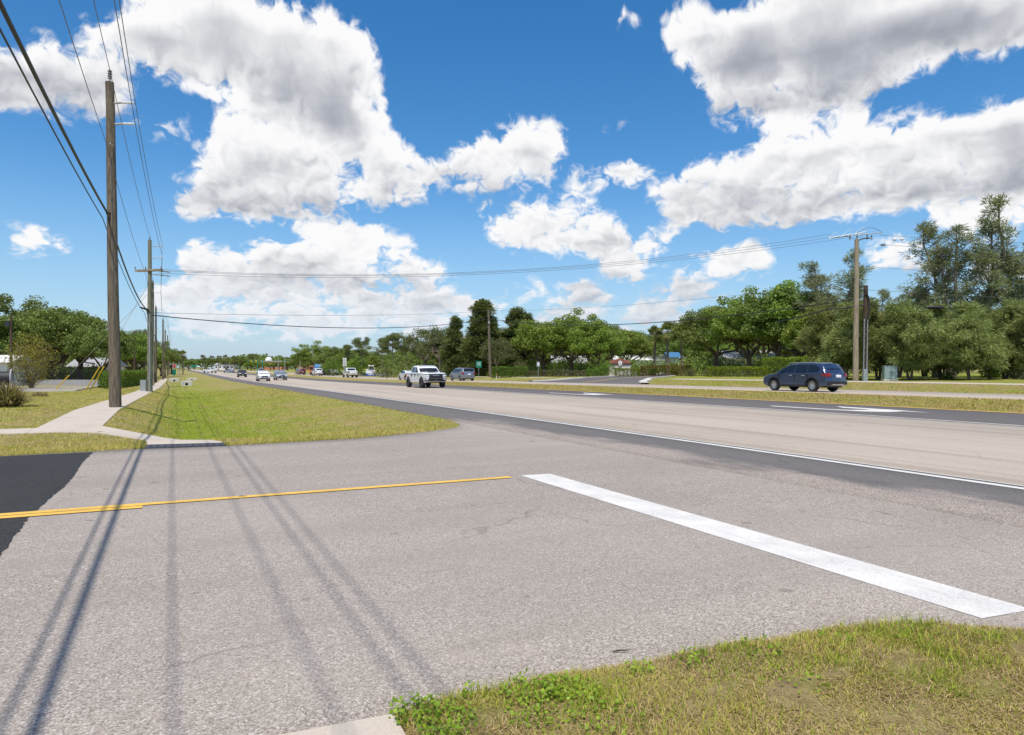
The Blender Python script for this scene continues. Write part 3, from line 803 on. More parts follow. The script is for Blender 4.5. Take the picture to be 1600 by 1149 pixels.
# pavements, slab by slab
def slab(parent, corners, th=.07, lift=.022, mat=None):
    c = [G(s, t, lift) for s, t in corners]
    mid = sum(c, Vector()) / len(c)
    b = MB(); n = len(c)
    top = [p + (mid - p).normalized() * .008 for p in c]
    b.add([tuple(p) for p in top] + [(p.x, p.y, p.z - .012) for p in c] + [(p.x, p.y, p.z - th) for p in c],
          [tuple(range(n))] + [(i, (i + 1) % n, n + (i + 1) % n, n + i) for i in range(n)] + [(n + i, n + (i + 1) % n, 2 * n + (i + 1) % n, 2 * n + i) for i in range(n)])
    return b.build('slab', mat or M['walk'], parent, fix=True)

walk = tag(empty('sidewalk', G(-2.5, 30)), kind='structure')
walk.location = (0, 0, 0)
def wl(t): return float(itp(t, WALK_L))
def wr(t): return float(itp(t, WALK_R))
t = 22.0
while t < 150:
    L_ = 1.5 if t < 60 else 3.0
    slab(walk, [(wl(t), t), (wr(t), t), (wr(t + L_ - .028), t + L_ - .028), (wl(t + L_ - .028), t + L_ - .028)])
    t += L_
# branch along the side street and the dropped ramp
far_edge, near_edge = BR_FAR, BR_NEAR[:-2] + [(-.54, 18.0)]
for i in range(len(far_edge) - 1):
    slab(walk, [near_edge[i], near_edge[i + 1], far_edge[i + 1], far_edge[i]])
slab(walk, [(-.54, 17.995), (1.05, 17.995), (1.06, 17.62), (-.53, 17.85)])
mat_ = tag(slab(None, [(-.55, 17.84), (1.08, 17.61), (1.10, 17.03), (-.57, 17.27)], .06, .026, M['mat']),
           'dark grey tactile mat at the foot of the far sidewalk ramp', 'tactile mat')
mat_.name = 'tactile_mat'
# raised domes on the mat
b = MB()
for i in range(11):
    for j in range(4):
        p = G(-.45 + i * .145, 17.72 - i * .022 - .13 * j - .02, .031)
        b.lathe([(.022, 0), (.018, .006), (.0, .007)], 'z', 6, p)
dm = b.build('dome', M['mat'], mat_); tag(dm, kind='stuff')
# near corner ramp, at the bottom of the view
ramp = tag(empty('corner_ramp'), kind='structure')
slab(ramp, [(-.9, 1.6), (1.0, 1.6), (1.02, 3.42), (.45, 3.47), (-.9, 3.4)])
slab(ramp, [(-.9, -1.5), (1.0, -1.5), (1.0, 1.585), (-.9, 1.585)])
slab(ramp, [(-4, -1.5), (-.915, -1.5), (-.915, 1.585), (-4, 1.585)])
# opposite sidewalk
ow = tag(empty('opposite_sidewalk'), kind='structure')
t = -6.0
while t < 56:
    slab(ow, [(46.6, t), (48.1, t), (48.1, t + 2.985), (46.6, t + 2.985)], .07, .03); t += 3.0
t = 84.0
while t < 150:
    slab(ow, [(46.6, t), (48.1, t), (48.1, t + 5.98), (46.6, t + 5.98)], .07, .03); t += 6.0

# entrance road on the far side, with pale kerbs
def build_drive():
    sa = np.linspace(39.5, 95, 60)
    tc = itp(sa, [(a, b_) for a, b_, c in DRIVE]); hw = itp(sa, [(a, c) for a, b_, c in DRIVE])
    S = np.repeat(sa[:, None], 9, 1); fr = np.linspace(-1, 1, 9)
    Tt = tc[:, None] + hw[:, None] * fr[None, :]
    X, Y = XY(S, Tt)
    dr = tag(link('entrance_road', grid_mesh('entrance_road', X, Y, terr(S, Tt) + .006, M['turnlane'])), kind='structure')
    for sg in (-1, 1):
        kb = MB()
        inn = [(float(a), float(b_ + sg * c)) for a, b_, c in zip(sa, tc, hw)]
        for i in range(len(sa) - 1):
            if sa[i] < 40.2: continue
            w = .55 if i > 6 else 1.3
            q = [inn[i], inn[i + 1], (inn[i + 1][0], inn[i + 1][1] + sg * w), (inn[i][0], inn[i][1] + sg * w)]
            lo = [G(*p, -.05) for p in q]; hi = [G(*p, .13) for p in q]
            kb.add(lo + hi, [(4, 5, 6, 7), (0, 1, 5, 4), (2, 3, 7, 6)])
        kb.build('kerb', M['kerb'], dr)
    # yellow and white guide lines at the mouth
    for off, mt in ((-.6, 'yellow'), (-.25, 'yellow')):
        a = np.linspace(40.5, 62, 30)
        S2 = np.stack([a, a]); c2 = itp(a, [(p, q) for p, q, r in DRIVE]) + off
        T2 = np.stack([c2, c2 + .16]); X2, Y2 = XY(S2, T2)
        link('guide_line', grid_mesh('guide_line', X2, Y2, terr(S2, T2) + .012, M[mt]), dr)
build_drive()

# small car park on the left
def build_lot():
    S, Tt = np.meshgrid(np.linspace(-60, -6.6, 20), np.linspace(61, 84, 10), indexing='ij')
    X, Y = XY(S, Tt)
    lot = tag(link('car_park', grid_mesh('car_park', X, Y, terr(S, Tt) + .03, M['side'])), kind='structure')
    b = MB()
    pts = [(-60, 60.8), (-6.6, 60.8), (-6.6, 84)]
    for (a, c) in zip(pts[:-1], pts[1:]):
        n = 12
        for i in range(n):
            s0, t0 = a[0] + (c[0] - a[0]) * i / n, a[1] + (c[1] - a[1]) * i / n
            s1, t1 = a[0] + (c[0] - a[0]) * (i + 1) / n, a[1] + (c[1] - a[1]) * (i + 1) / n
            p, q = G(s0, t0), G(s1, t1); m_ = (p + q) / 2
            b.box((m_.x, m_.y, m_.z + .04), ((q - p).length, .16, .22), math.atan2(q.y - p.y, q.x - p.x))
    b.build('kerb', M['kerb'], lot)
build_lot()

# ---------------------------------------------------------------- vegetation
def pattern_mesh(name, V, pat, mat):
    """V (count, k, 3) little shapes that share the face pattern pat (all quads)"""
    V = np.asarray(V, dtype=np.float32); n, k, _ = V.shape
    pat = np.asarray(pat, dtype=np.int32)
    idx = (np.arange(n, dtype=np.int32)[:, None, None] * k + pat[None]).reshape(-1)
    me = D.meshes.new(name)
    me.vertices.add(n * k); me.vertices.foreach_set('co', V.reshape(-1))
    me.loops.add(len(idx)); me.loops.foreach_set('vertex_index', idx)
    nf = n * len(pat)
    me.polygons.add(nf); me.polygons.foreach_set('loop_start', np.arange(0, nf * 4, 4, dtype=np.int32))
    me.update(calc_edges=True); me.materials.append(mat)
    return me

def unit(v): return v / np.maximum(np.linalg.norm(v, axis=-1, keepdims=True), 1e-9)

def leaf_quads(C, size, r, up=0.25, aspect=0.62, N0=None):
    """quads of random attitude round the centres C"""
    n = len(C)
    nr = unit(r.normal(size=(n, 3)) + np.array([0, 0, up]) + (0 if N0 is None else N0))
    a = unit(np.cross(nr, r.normal(size=(n, 3)))); b = np.cross(nr, a)
    s = (size * r.uniform(.6, 1.35, n))[:, None]
    a = a * s * .5; b = b * s * .5 * aspect
    bend = nr * s * .12
    return np.stack([C - a, C - b * 1.0 + bend, C + a, C + b * 1.0 + bend], 1)

def ball(n, r):
    v = unit(r.normal(size=(n, 3))); return v * (r.random(n) ** (1 / 2.4))[:, None]

def limb(b, p0, p1, r0, r1, r, sag=0.0, n=5, wob=.05, sides=6):
    p0, p1 = np.array(p0, float), np.array(p1, float); L_ = np.linalg.norm(p1 - p0)
    pts = []
    for i in range(n):
        f = i / (n - 1)
        q = p0 + (p1 - p0) * f + r.normal(0, wob * L_, 3) * math.sin(math.pi * f)
        q[2] += sag * math.sin(math.pi * f) * L_
        pts.append(q)
    b.tube(pts, [r0 + (r1 - r0) * (i / (n - 1)) for i in range(n)], sides, cap=False)
    return pts

def oak_tree(seed, H=9.0, wide=1.0, low=0.30, mat='oak', trunkmat='trunk', clumps=85, per=230, lsize=.25):
    r = np.random.default_rng(seed); b = MB()
    R = .48 * H * wide
    fork = np.array([r.normal(0, .02 * H), r.normal(0, .02 * H), low * H])
    limb(b, (0, 0, -.15), fork, .042 * H, .030 * H, r, n=6, wob=.03, sides=9)
    b.lathe([(.062 * H, -.15), (.050 * H, .03 * H), (.042 * H, .07 * H)], 'z', 9)
    lobes = unit(r.normal(size=(7, 3)) + np.array([0, 0, .4]))
    lamp_ = r.uniform(-.22, .30, 7)
    cz = .64 * H; C = []
    while len(C) < clumps:
        d = unit(r.normal(size=3)[None])[0]
        if d[2] < -.42: continue
        k = 1 + float(np.sum(lamp_ * np.clip(lobes @ d, 0, 1) ** 4))
        f = r.uniform(.35, 1.0) ** .6 * k
        C.append(np.array([d[0] * R * f, d[1] * R * f, cz + d[2] * .37 * H * f]))
    C = np.array(C)
    nl = 7
    for i in range(nl):
        a = 2 * math.pi * (i + r.uniform(-.3, .3)) / nl; e = r.uniform(.35, 1.1)
        L_ = r.uniform(.26, .36) * H
        tip = fork + np.array([math.cos(a) * math.cos(e) * L_ * wide, math.sin(a) * math.cos(e) * L_ * wide, math.sin(e) * L_])
        limb(b, fork, tip, .020 * H, .010 * H, r, .06, 6)
        near = C[np.argsort(np.linalg.norm(C - tip, axis=1))[:7]]
        for c in near: limb(b, tip, c, .008 * H, .0025 * H, r, .03, 4, sides=4)
    pts, nrm = [], []
    for c in C:
        rc = r.uniform(.085, .15) * H
        q = ball(per, r) * np.array([1, 1, .72]) * rc
        pts.append(c + q); nrm.append(unit(q) * .8)
    P = np.concatenate(pts)
    V = leaf_quads(P, lsize, r, .35, .7, np.concatenate(nrm))
    return b, V, mat, trunkmat

def feather_tree(seed, H=12.0, mat='cas', trunkmat='trunk', base=.12, rad=.22, n=46, per=170, length=.36, width=.05, taper=1.0, multi=1, droop=.5, up=.7, clump=.45, bare=.3):
    """casuarina: rising branches that end in soft tufts of fine sprays"""
    r = np.random.default_rng(seed); b = MB(); pts, dirs = [], []
    for st in range(multi):
        off = np.array([r.normal(0, .03 * H), r.normal(0, .03 * H), 0]) if multi > 1 else np.zeros(3)
        h = H * (1 if st == 0 else r.uniform(.62, .92))
        top = off + np.array([r.normal(0, .012 * H) + (off[0] * 1.6), r.normal(0, .012 * H) + off[1] * 1.6, h])
        tp = limb(b, off * .3 + np.array([0, 0, -.15]), top, .020 * H / math.sqrt(multi) + .04, .003 * H, r, n=8, wob=.02, sides=7)
        tp = np.array(tp)
        m_ = n // multi
        for i in range(m_):
            f = base + (1 - base) * ((i + r.random()) / m_) ** .9
            p0 = np.array([np.interp(f, np.linspace(0, 1, len(tp)), tp[:, k]) for k in range(3)])
            a = r.uniform(0, 2 * math.pi)
            shape = (math.sin(math.pi * min(1, .18 + f * .82)) ** .8) * taper + (1 - taper) * (1.1 - f * .8)
            L_ = rad * H * max(.14, shape) * r.uniform(.45, 1.25)
            d = np.array([math.cos(a), math.sin(a), up * r.uniform(.3, 1.3)]); d /= np.linalg.norm(d)
            p1 = p0 + d * L_
            limb(b, p0, p1, .0045 * H * (1 - f * .6), .0012 * H, r, -.03, 4, sides=4)
            for c in range(max(3, int(3.2 * L_ / (rad * H) + 1.5))):
                g = r.uniform(bare, 1.06); cen = p0 + (p1 - p0) * g + r.normal(0, .12 * L_, 3)
                rc = clump * r.uniform(.55, 1.3)
                k = int(per * (rc / clump) ** 1.6)
                q = ball(k, r) * rc * np.array([1, 1, .8])
                pts.append(cen + q)
                dirs.append(unit(unit(q) * .8 + d * .5 + r.normal(0, .45, (k, 3)) + np.array([0, 0, -droop])))
    P = np.concatenate(pts); Dn = np.concatenate(dirs); k = len(P)
    sd = unit(np.cross(Dn, r.normal(size=(k, 3)))) * (width * r.uniform(.7, 1.5, k))[:, None]
    ln = Dn * (length * r.uniform(.5, 1.3, k))[:, None]
    V = np.stack([P - sd * .5, P + sd * .5, P + ln + sd * .15, P + ln - sd * .15], 1)
    return b, V, mat, trunkmat

def pine_tree(seed, H=10.0, mat='pine'):
    r = np.random.default_rng(seed); b = MB(); pts, nr = [], []
    top = np.array([r.normal(0, .05 * H), r.normal(0, .05 * H), H * .93])
    tp = np.array(limb(b, (0, 0, -.15), top, .020 * H, .006 * H, r, n=8, wob=.02, sides=7))
    for i in range(15):
        f = r.uniform(.50, 1.0) ** .7
        p0 = np.array([np.interp(f, np.linspace(0, 1, len(tp)), tp[:, k]) for k in range(3)])
        a = r.uniform(0, 2 * math.pi); L_ = H * r.uniform(.10, .25) * (1.25 - .6 * f)
        p1 = p0 + np.array([math.cos(a) * L_, math.sin(a) * L_, L_ * r.uniform(.1, .7)])
        limb(b, p0, p1, .007 * H, .003 * H, r, .05, 4, sides=4)
        for j in range(3):
            c = p0 + (p1 - p0) * r.uniform(.7, 1.1) + r.normal(0, .03 * H, 3)
            q = ball(130, r) * np.array([1, 1, .55]) * H * r.uniform(.05, .085)
            pts.append(c + q); nr.append(unit(q))
    P = np.concatenate(pts); Dn = unit(np.concatenate(nr) + RNG.normal(0, .5, (len(P), 3)) + np.array([0, 0, .35]))
    k = len(P); sd = unit(np.cross(Dn, r.normal(size=(k, 3)))) * .07
    ln = Dn * (.38 * r.uniform(.6, 1.3, k))[:, None]
    V = np.stack([P - sd * .5, P + sd * .5, P + ln + sd * .2, P + ln - sd * .2], 1)
    return b, V, mat, 'trunk_pale'

def palm_tree(seed, H=7.0):
    r = np.random.default_rng(seed); b = MB()
    bx, by = r.normal(0, .15), r.normal(0, .15)
    hh = H * .80
    b.tube([(bx * (f ** 2) * 2, by * (f ** 2) * 2, -.1 + f * hh) for f in np.linspace(0, 1, 16)], [(.17 if i % 2 else .155) * (1.12 - .2 * i / 15) for i in range(16)], 9, cap=False)
    c = np.array([bx * 2, by * 2, hh]); Q = []
    for i in range(44):
        a = r.uniform(0, 2 * math.pi); e = r.uniform(-.75, 1.35)
        d = np.array([math.cos(a) * math.cos(e), math.sin(a) * math.cos(e), math.sin(e)])
        Lp = r.uniform(.75, 1.15); hub = c + d * Lp
        side = unit(np.cross(d, [0, 0, 1.0])[None])[0]; nrm = np.cross(side, d)
        b.tube([c, c + d * Lp * .5 + np.array([0, 0, .04]), hub], [.022, .016, .012], 4, cap=False)
        for k in range(15):
            th = (k - 7) / 7 * 1.75
            q = d * math.cos(th) + side * math.sin(th)
            ll = r.uniform(.75, 1.05) * (1 - .12 * abs(th))
            tip = hub + q * ll + np.array([0, 0, -.30 * ll * (1.15 - .5 * e)])
            w = unit(np.cross(q, nrm)[None])[0] * .05
            midp = hub + q * ll * .55
            Q.append([hub - w * .3, midp - w, tip, midp + w])
    return b, np.array(Q), 'palm', 'palmtrunk'

LIB = {}
def library(key, make):
    b, V, mt, tm = make
    me_t = b.build('trunk', M[tm], None, smooth=True, fix=False)
    me = me_t.data; D.objects.remove(me_t)
    LIB[key] = (me, pattern_mesh('crown', V, [(0, 1, 2, 3)], M[mt]))

for i in range(4): library(('oak', i), oak_tree(20 + i, 9.0, [1.05, 1.2, .95, 1.1][i], [.26, .22, .30, .24][i], clumps=[95, 105, 85, 95][i]))
for i in range(3): library(('bright', i), oak_tree(40 + i, 9.0, [1.0, 1.15, .9][i], [.20, .24, .22][i], 'oak_bright', clumps=95))
library(('shade', 0), oak_tree(60, 9.0, 1.15, .30, 'oak', 'trunk', 100, 230, .25))
for i in range(2): library(('sparse', i), oak_tree(70 + i, 8.0, .85, .30, 'olive', 'trunk_pale', 56, 120, .24))
for i in range(3): library(('dark', i), feather_tree(80 + i, 12.0, 'dark_leaf', 'trunk', .04, .19, 84, 85, .42, .15, .8, 2, .0, .9, .75, .1))
for i in range(3): library(('bushy', i), feather_tree(90 + i, 6.5, 'cas', 'trunk', .20, .46, 90, 110, .32, .055, .5, 3, .35, .5, .52, .2))
for i in range(3): library(('tall', i), feather_tree(100 + i, 14.0, 'cas_tall', 'trunk_pale', .18, .215, 84, 50, .32, .055, .40, 3, .1, 1.15, .42, .35))
for i in range(4): library(('pine', i), pine_tree(110 + i))
for i in range(2): library(('palm', i), palm_tree(120 + i))
NOMINAL = dict(oak=9, bright=9, shade=9, sparse=8, dark=12, bushy=6.5, tall=14, pine=10, palm=7)
NAMES = dict(oak='oak_tree', bright='leafy_tree', shade='oak_tree', sparse='sparse_tree', dark='evergreen_tree', bushy='casuarina_tree', tall='casuarina_tree', pine='pine_tree', palm='palm_tree')

def tree(kind, var, x, y, H, label, group=None, rz=None, wide=1.0):
    me_t, me_c = LIB[(kind, var)]
    o = empty(NAMES[kind], GXY(x, y), (x * 12.9898 + y * 78.233) % 6.283 if rz is None else rz)
    k = H / NOMINAL[kind]; o.scale = (k * wide, k * wide, k)
    link('trunk', me_t, o); link('crown', me_c, o)
    return tag(o, label, 'tree', group)

tree('oak', 0, -63.0, 80, 8.4, 'dark green oak at the left edge behind the white house roof', 'oaks behind the car park')
tree('oak', 1, -63.7, 88, 10.1, 'tall oak behind the yellowing shrub and dark post', 'oaks behind the car park')
tree('oak', 3, -58.0, 86, 9.4, 'broad dark oak behind the first yellow guy guard', 'oaks behind the car park', wide=1.1)
tree('oak', 2, -57.2, 90, 9.1, 'oak behind the pair of yellow guy guards', 'oaks behind the car park', wide=1.1)
tree('oak', 3, -50.4, 84, 7.0, 'lower oak just beside the nearest utility pole', 'oaks behind the car park')
tree('oak', 2, -68.9, 105, 9.5, 'oak half hidden behind its neighbours by the chain fence', 'oaks behind the car park')
tree('bright', 2, -67.1, 120, 7.4, 'small tree above the clipped hedge on the left')
tree('pine', 0, -72.6, 135, 9.1, 'thin-crowned tree between hedge and twin poles')
tree('oak', 1, -87.3, 170, 7.7, 'dark oak behind the twin utility poles')
tree('oak', 0, -107.2, 215, 8.1, 'dark oak beyond the stop sign')
tree('oak', 2, -79.3, 150, 6.2, 'low dark oak behind the far end of the hedge')
tree('palm', 0, -98.8, 205, 7.3, 'lone palm beside the far street light pole')
tree('oak', 0, -228.8, 474.8, 8.0, 'small far tree in the line closing off the highway', 'far tree line across the end of the highway', wide=1.25)
tree('oak', 0, -211.9, 447.1, 6.7, 'small far tree in the line closing off the highway', 'far tree line across the end of the highway', wide=1.25)
tree('oak', 0, -270.7, 582.1, 9.2, 'small far tree in the line closing off the highway', 'far tree line across the end of the highway', wide=1.25)
tree('oak', 0, -217.3, 482.6, 8.7, 'small far tree in the line closing off the highway', 'far tree line across the end of the highway', wide=1.25)
tree('oak', 0, -268.0, 609.2, 8.6, 'small far tree in the line closing off the highway', 'far tree line across the end of the highway', wide=1.25)
tree('oak', 0, -253.0, 582.1, 9.8, 'small far tree in the line closing off the highway', 'far tree line across the end of the highway', wide=1.25)
tree('oak', 0, -252.7, 594.8, 9.1, 'small far tree in the line closing off the highway', 'far tree line across the end of the highway', wide=1.25)
tree('shade', 0, -230.5, 557.6, 9.6, 'small far tree in the line closing off the highway', 'far tree line across the end of the highway', wide=1.25)
tree('shade', 0, -192.6, 483.2, 9.2, 'small far tree in the line closing off the highway', 'far tree line across the end of the highway', wide=1.25)
tree('shade', 0, -188.3, 485.5, 6.9, 'small far tree in the line closing off the highway', 'far tree line across the end of the highway', wide=1.25)
tree('oak', 0, -200.7, 526.6, 8.8, 'small far tree in the line closing off the highway', 'far tree line across the end of the highway', wide=1.25)
tree('oak', 0, -191.7, 515.8, 7.2, 'small far tree in the line closing off the highway', 'far tree line across the end of the highway', wide=1.25)
tree('oak', 0, -157.8, 438.2, 6.0, 'small far tree in the line closing off the highway', 'far tree line across the end of the highway', wide=1.25)
tree('shade', 0, -184.9, 528.6, 8.6, 'small far tree in the line closing off the highway', 'far tree line across the end of the highway', wide=1.25)
tree('oak', 0, -212.2, 619.5, 7.9, 'small far tree in the line closing off the highway', 'far tree line across the end of the highway', wide=1.25)
tree('oak', 0, -182.1, 550.7, 8.8, 'small far tree in the line closing off the highway', 'far tree line across the end of the highway', wide=1.25)
tree('oak', 0, -181.7, 571.9, 9.5, 'small far tree in the line closing off the highway', 'far tree line across the end of the highway', wide=1.25)
tree('oak', 0, -150.8, 491.5, 8.3, 'small far tree in the line closing off the highway', 'far tree line across the end of the highway', wide=1.25)
tree('oak', 0, -162.7, 540.6, 7.1, 'small far tree in the line closing off the highway', 'far tree line across the end of the highway', wide=1.25)
tree('oak', 0, -141.3, 485.3, 7.1, 'small far tree in the line closing off the highway', 'far tree line across the end of the highway', wide=1.25)
tree('oak', 0, -165.5, 600.2, 7.6, 'small far tree in the line closing off the highway', 'far tree line across the end of the highway', wide=1.25)
tree('oak', 0, -116.4, 433.5, 7.8, 'small far tree in the line closing off the highway', 'far tree line across the end of the highway', wide=1.25)
tree('shade', 0, -141.5, 553.9, 9.6, 'small far tree in the line closing off the highway', 'far tree line across the end of the highway', wide=1.25)
tree('oak', 0, -135.8, 547.4, 9.1, 'small far tree in the line closing off the highway', 'far tree line across the end of the highway', wide=1.25)
tree('oak', 0, -129.1, 543.8, 9.7, 'small far tree in the line closing off the highway', 'far tree line across the end of the highway', wide=1.25)
tree('oak', 0, -99.5, 438.5, 6.4, 'small far tree in the line closing off the highway', 'far tree line across the end of the highway', wide=1.25)
tree('shade', 0, -135.4, 619.5, 7.7, 'small far tree in the line closing off the highway', 'far tree line across the end of the highway', wide=1.25)
tree('palm', 0, -195.1, 430, 9.8, 'tiny far palm rising over the distant tree line', 'far palms')
tree('palm', 0, -189.4, 430, 9.3, 'tiny far palm rising over the distant tree line', 'far palms')
tree('palm', 0, -185.0, 430, 9.5, 'tiny far palm rising over the distant tree line', 'far palms')
tree('palm', 0, -180.5, 430, 9.7, 'tiny far palm rising over the distant tree line', 'far palms')
tree('palm', 0, -175.3, 430, 9.3, 'tiny far palm rising over the distant tree line', 'far palms')
tree('palm', 0, -164.4, 430, 10.4, 'tiny far palm rising over the distant tree line', 'far palms')
tree('palm', 0, -161.6, 430, 9.8, 'tiny far palm rising over the distant tree line', 'far palms')
tree('bright', 0, -86.6, 330, 6.0, 'round green tree left of the white sign panels')
tree('oak', 3, -103.9, 360, 5.7, 'low tree behind the blue tanker')
tree('oak', 1, -120.4, 380, 6.3, 'tree between the two far orange buildings')
tree('oak', 2, -72.1, 260, 4.4, 'low tree at the end of the opposite road wall')
tree('oak', 0, -144.9, 398.5, 4.8, 'low tree in front of the left end of the domed store', wide=1.5)
tree('bright', 1, -139.6, 394.2, 4.2, 'low bush-like tree under the white dome', wide=1.5)
tree('oak', 2, -133.5, 391.2, 4.5, 'low tree in front of the right half of the domed store', wide=1.5)
tree('bright', 0, -128.7, 391.1, 5.0, 'low tree hiding the right end of the domed store', wide=1.5)
tree('oak', 1, -118.7, 393.4, 4.3, 'low tree in front of the small orange building', wide=1.5)
tree('bright', 2, -154.3, 403.5, 5.4, 'low tree left of the green signal masts', wide=1.5)
tree('pine', 1, -49.3, 195, 7.4, 'short pine leftmost of the pine group', 'roadside pines')
tree('pine', 0, -36.2, 165, 8.8, 'flat-topped pine above the blue and white sign', 'roadside pines', wide=1.1)
tree('pine', 2, -30.7, 160, 8.6, 'pine with open crown, second right of the blue and white sign', 'roadside pines', wide=1.1)
tree('pine', 3, -27.0, 158, 9.6, 'tallest pine above the white pickup', 'roadside pines', wide=1.1)
tree('pine', 1, -23.8, 155, 8.9, 'pine at the right end of the pine group', 'roadside pines', wide=1.1)
tree('pine', 2, -43.7, 185, 7.8, 'thin pine behind the white sign panels', 'roadside pines')
tree('bright', 2, -48.1, 180, 3.5, 'low bush tree beyond the opposite road wall', wide=1.3)
tree('bright', 1, -38.9, 170, 3.9, 'low green tree under the flat-topped pine', wide=1.3)
tree('bright', 2, -34.4, 175, 4.1, 'dense green tree behind the blue and white sign', wide=1.3)
tree('oak', 1, -29.2, 175, 4.4, 'dense tree behind the white pickup', wide=1.3)
tree('bright', 2, -24.2, 172, 5.3, 'dense tree right of the pine trunks', wide=1.3)
tree('sparse', 0, -17.7, 140, 9.3, 'grey-green sparse tree left of the tall evergreens')
tree('sparse', 1, -14.2, 135, 9.6, 'sparse tree with bare limbs against the evergreens')
tree('dark', 0, -10.6, 128, 10.6, 'dark evergreen leftmost of the tall evergreen group', 'tall dark evergreens', wide=1.2)
tree('dark', 1, -6.4, 124, 13.3, 'tallest pointed dark evergreen left of the single wooden pole', 'tall dark evergreens', wide=1.35)
tree('dark', 2, -0.9, 126, 12.0, 'dark evergreen with twin tops right of the single wooden pole', 'tall dark evergreens', wide=1.3)
tree('dark', 0, 2.2, 130, 11.3, 'dark evergreen at the right end of the tall group', 'tall dark evergreens', wide=1.2)
tree('oak', 3, -9.1, 138, 7.6, 'low dark tree filling in behind the green sign')
tree('sparse', 1, -2.6, 116, 6.4, 'brownish tree with dry fronds beside the single wooden pole')
tree('oak', 0, -15.5, 150, 5.8, 'low tree behind the grey minivan')
tree('bright', 2, -19.7, 150, 5.1, 'small bright tree behind the pickup roof')
tree('bright', 0, 5.5, 118, 9.3, 'leafy tree right of the evergreens, behind the dull hedge', 'oaks round the entrance sign', wide=1.1)
tree('bright', 1, 10.1, 116, 9.1, 'broad leafy tree in front of the small grey house', 'oaks round the entrance sign', wide=1.1)
tree('oak', 3, 14.6, 135, 11.1, 'tall oak set back behind the entrance trees', 'oaks round the entrance sign')
tree('bright', 2, 14.2, 112, 7.9, 'bright green tree left of the entrance sign', 'oaks round the entrance sign', wide=1.25)
tree('bright', 0, 21.6, 128, 8.4, 'rounded tree directly behind the entrance sign', 'oaks round the entrance sign', wide=1.2)
tree('oak', 2, 33.7, 150, 8.8, 'tree set back behind the three palms', 'oaks round the entrance sign', wide=1.2)
tree('oak', 1, 30.7, 160, 8.9, 'distant tree between entrance sign and palms', 'oaks round the entrance sign', wide=1.3)
tree('palm', 0, 23.3, 112, 8.0, 'leftmost of the three palms by the entrance', 'palms by the entrance')
tree('palm', 1, 25.1, 110, 8.5, 'middle palm by the entrance, tallest of three', 'palms by the entrance')
tree('palm', 0, 27.9, 112, 8.4, 'rightmost of the three entrance palms', 'palms by the entrance')
tree('shade', 0, 28.9, 97, 9.3, 'spreading dark oak with a clear trunk, right of the palms', wide=1.05)
tree('bright', 1, 32.1, 92, 9.4, 'leafy tree just right of the spreading oak', 'leafy trees behind the lime hedges')
tree('oak', 0, 34.8, 90, 11.1, 'tall oak behind the low lime hedge', 'leafy trees behind the lime hedges')
tree('bright', 2, 36.9, 88, 10.9, 'tall bright tree left of the paired casuarinas', 'leafy trees behind the lime hedges')
tree('oak', 3, 40.2, 110, 10.9, 'oak set back behind the lime hedge', 'leafy trees behind the lime hedges')
tree('bright', 0, 36.1, 80, 7.3, 'leafy tree behind the blue wagon', 'leafy trees behind the lime hedges', wide=1.1)
tree('tall', 0, 37.3, 82, 13.3, 'paired casuarina left of the tall utility pole', 'casuarinas along the right', wide=1.4)
tree('tall', 1, 38.2, 80, 13.9, 'paired casuarina with rounded top nearer the utility pole', 'casuarinas along the right', wide=1.4)
tree('bushy', 0, 29.8, 64, 6.6, 'low bushy casuarina behind the wagon roof', 'casuarinas along the right')
tree('bushy', 1, 29.4, 60, 6.3, 'bushy casuarina directly behind the tall utility pole', 'casuarinas along the right')
tree('bushy', 2, 30.6, 57, 6.3, 'bushy casuarina behind the green utility cabinet', 'casuarinas along the right')
tree('bushy', 0, 31.5, 54, 5.9, 'bushy casuarina with a pale curved trunk right of the cabinet', 'casuarinas along the right')
tree('bushy', 1, 35.2, 56, 5.8, 'bushy casuarina in the middle of the right-hand row', 'casuarinas along the right')
tree('bushy', 2, 34.9, 52, 5.7, 'large bushy casuarina with the thickest trunk', 'casuarinas along the right')
tree('bushy', 0, 39.0, 54, 5.8, 'bushy casuarina near the right edge', 'casuarinas along the right')
tree('bushy', 1, 40.1, 52, 5.7, 'bushy casuarina cut by the right edge', 'casuarinas along the right')
tree('bushy', 2, 37.1, 72, 6.3, 'bushy casuarina set back between the two pole shafts', 'casuarinas along the right', wide=1.2)
tree('bushy', 1, 47.5, 68, 6.3, 'bushy casuarina set back right of the thick trunk', 'casuarinas along the right', wide=1.2)
tree('bushy', 0, 42.3, 70, 6.2, 'bushy casuarina set back behind the curved trunk', 'casuarinas along the right', wide=1.2)
tree('tall', 2, 38.7, 60, 13.8, 'tall leaning casuarina left of the tallest one', 'casuarinas along the right', wide=1.3)
tree('tall', 0, 41.7, 60, 15.2, 'tallest casuarina against the sky at right', 'casuarinas along the right', wide=1.2)
tree('tall', 1, 43.1, 58, 12.4, 'tall casuarina at the right edge of the view', 'casuarinas along the right', wide=1.3)
tree('tall', 2, 37.4, 66, 8.4, 'half-height casuarina right of the conduit pole', 'casuarinas along the right', wide=1.3)
tree('tall', 1, 38.4, 62, 9.3, 'half-height casuarina with bare side limbs', 'casuarinas along the right', wide=1.2)
tree('bright', 2, -108.3, 134.3, 8.3, 'dense tree far back behind the oaks on the left', 'background trees behind the roadside planting', wide=1.35)
tree('oak', 1, -106.5, 137.6, 7.4, 'dense tree far back behind the oaks on the left', 'background trees behind the roadside planting', wide=1.35)
tree('oak', 1, -103.1, 138.9, 7.9, 'dense tree far back behind the oaks on the left', 'background trees behind the roadside planting', wide=1.35)
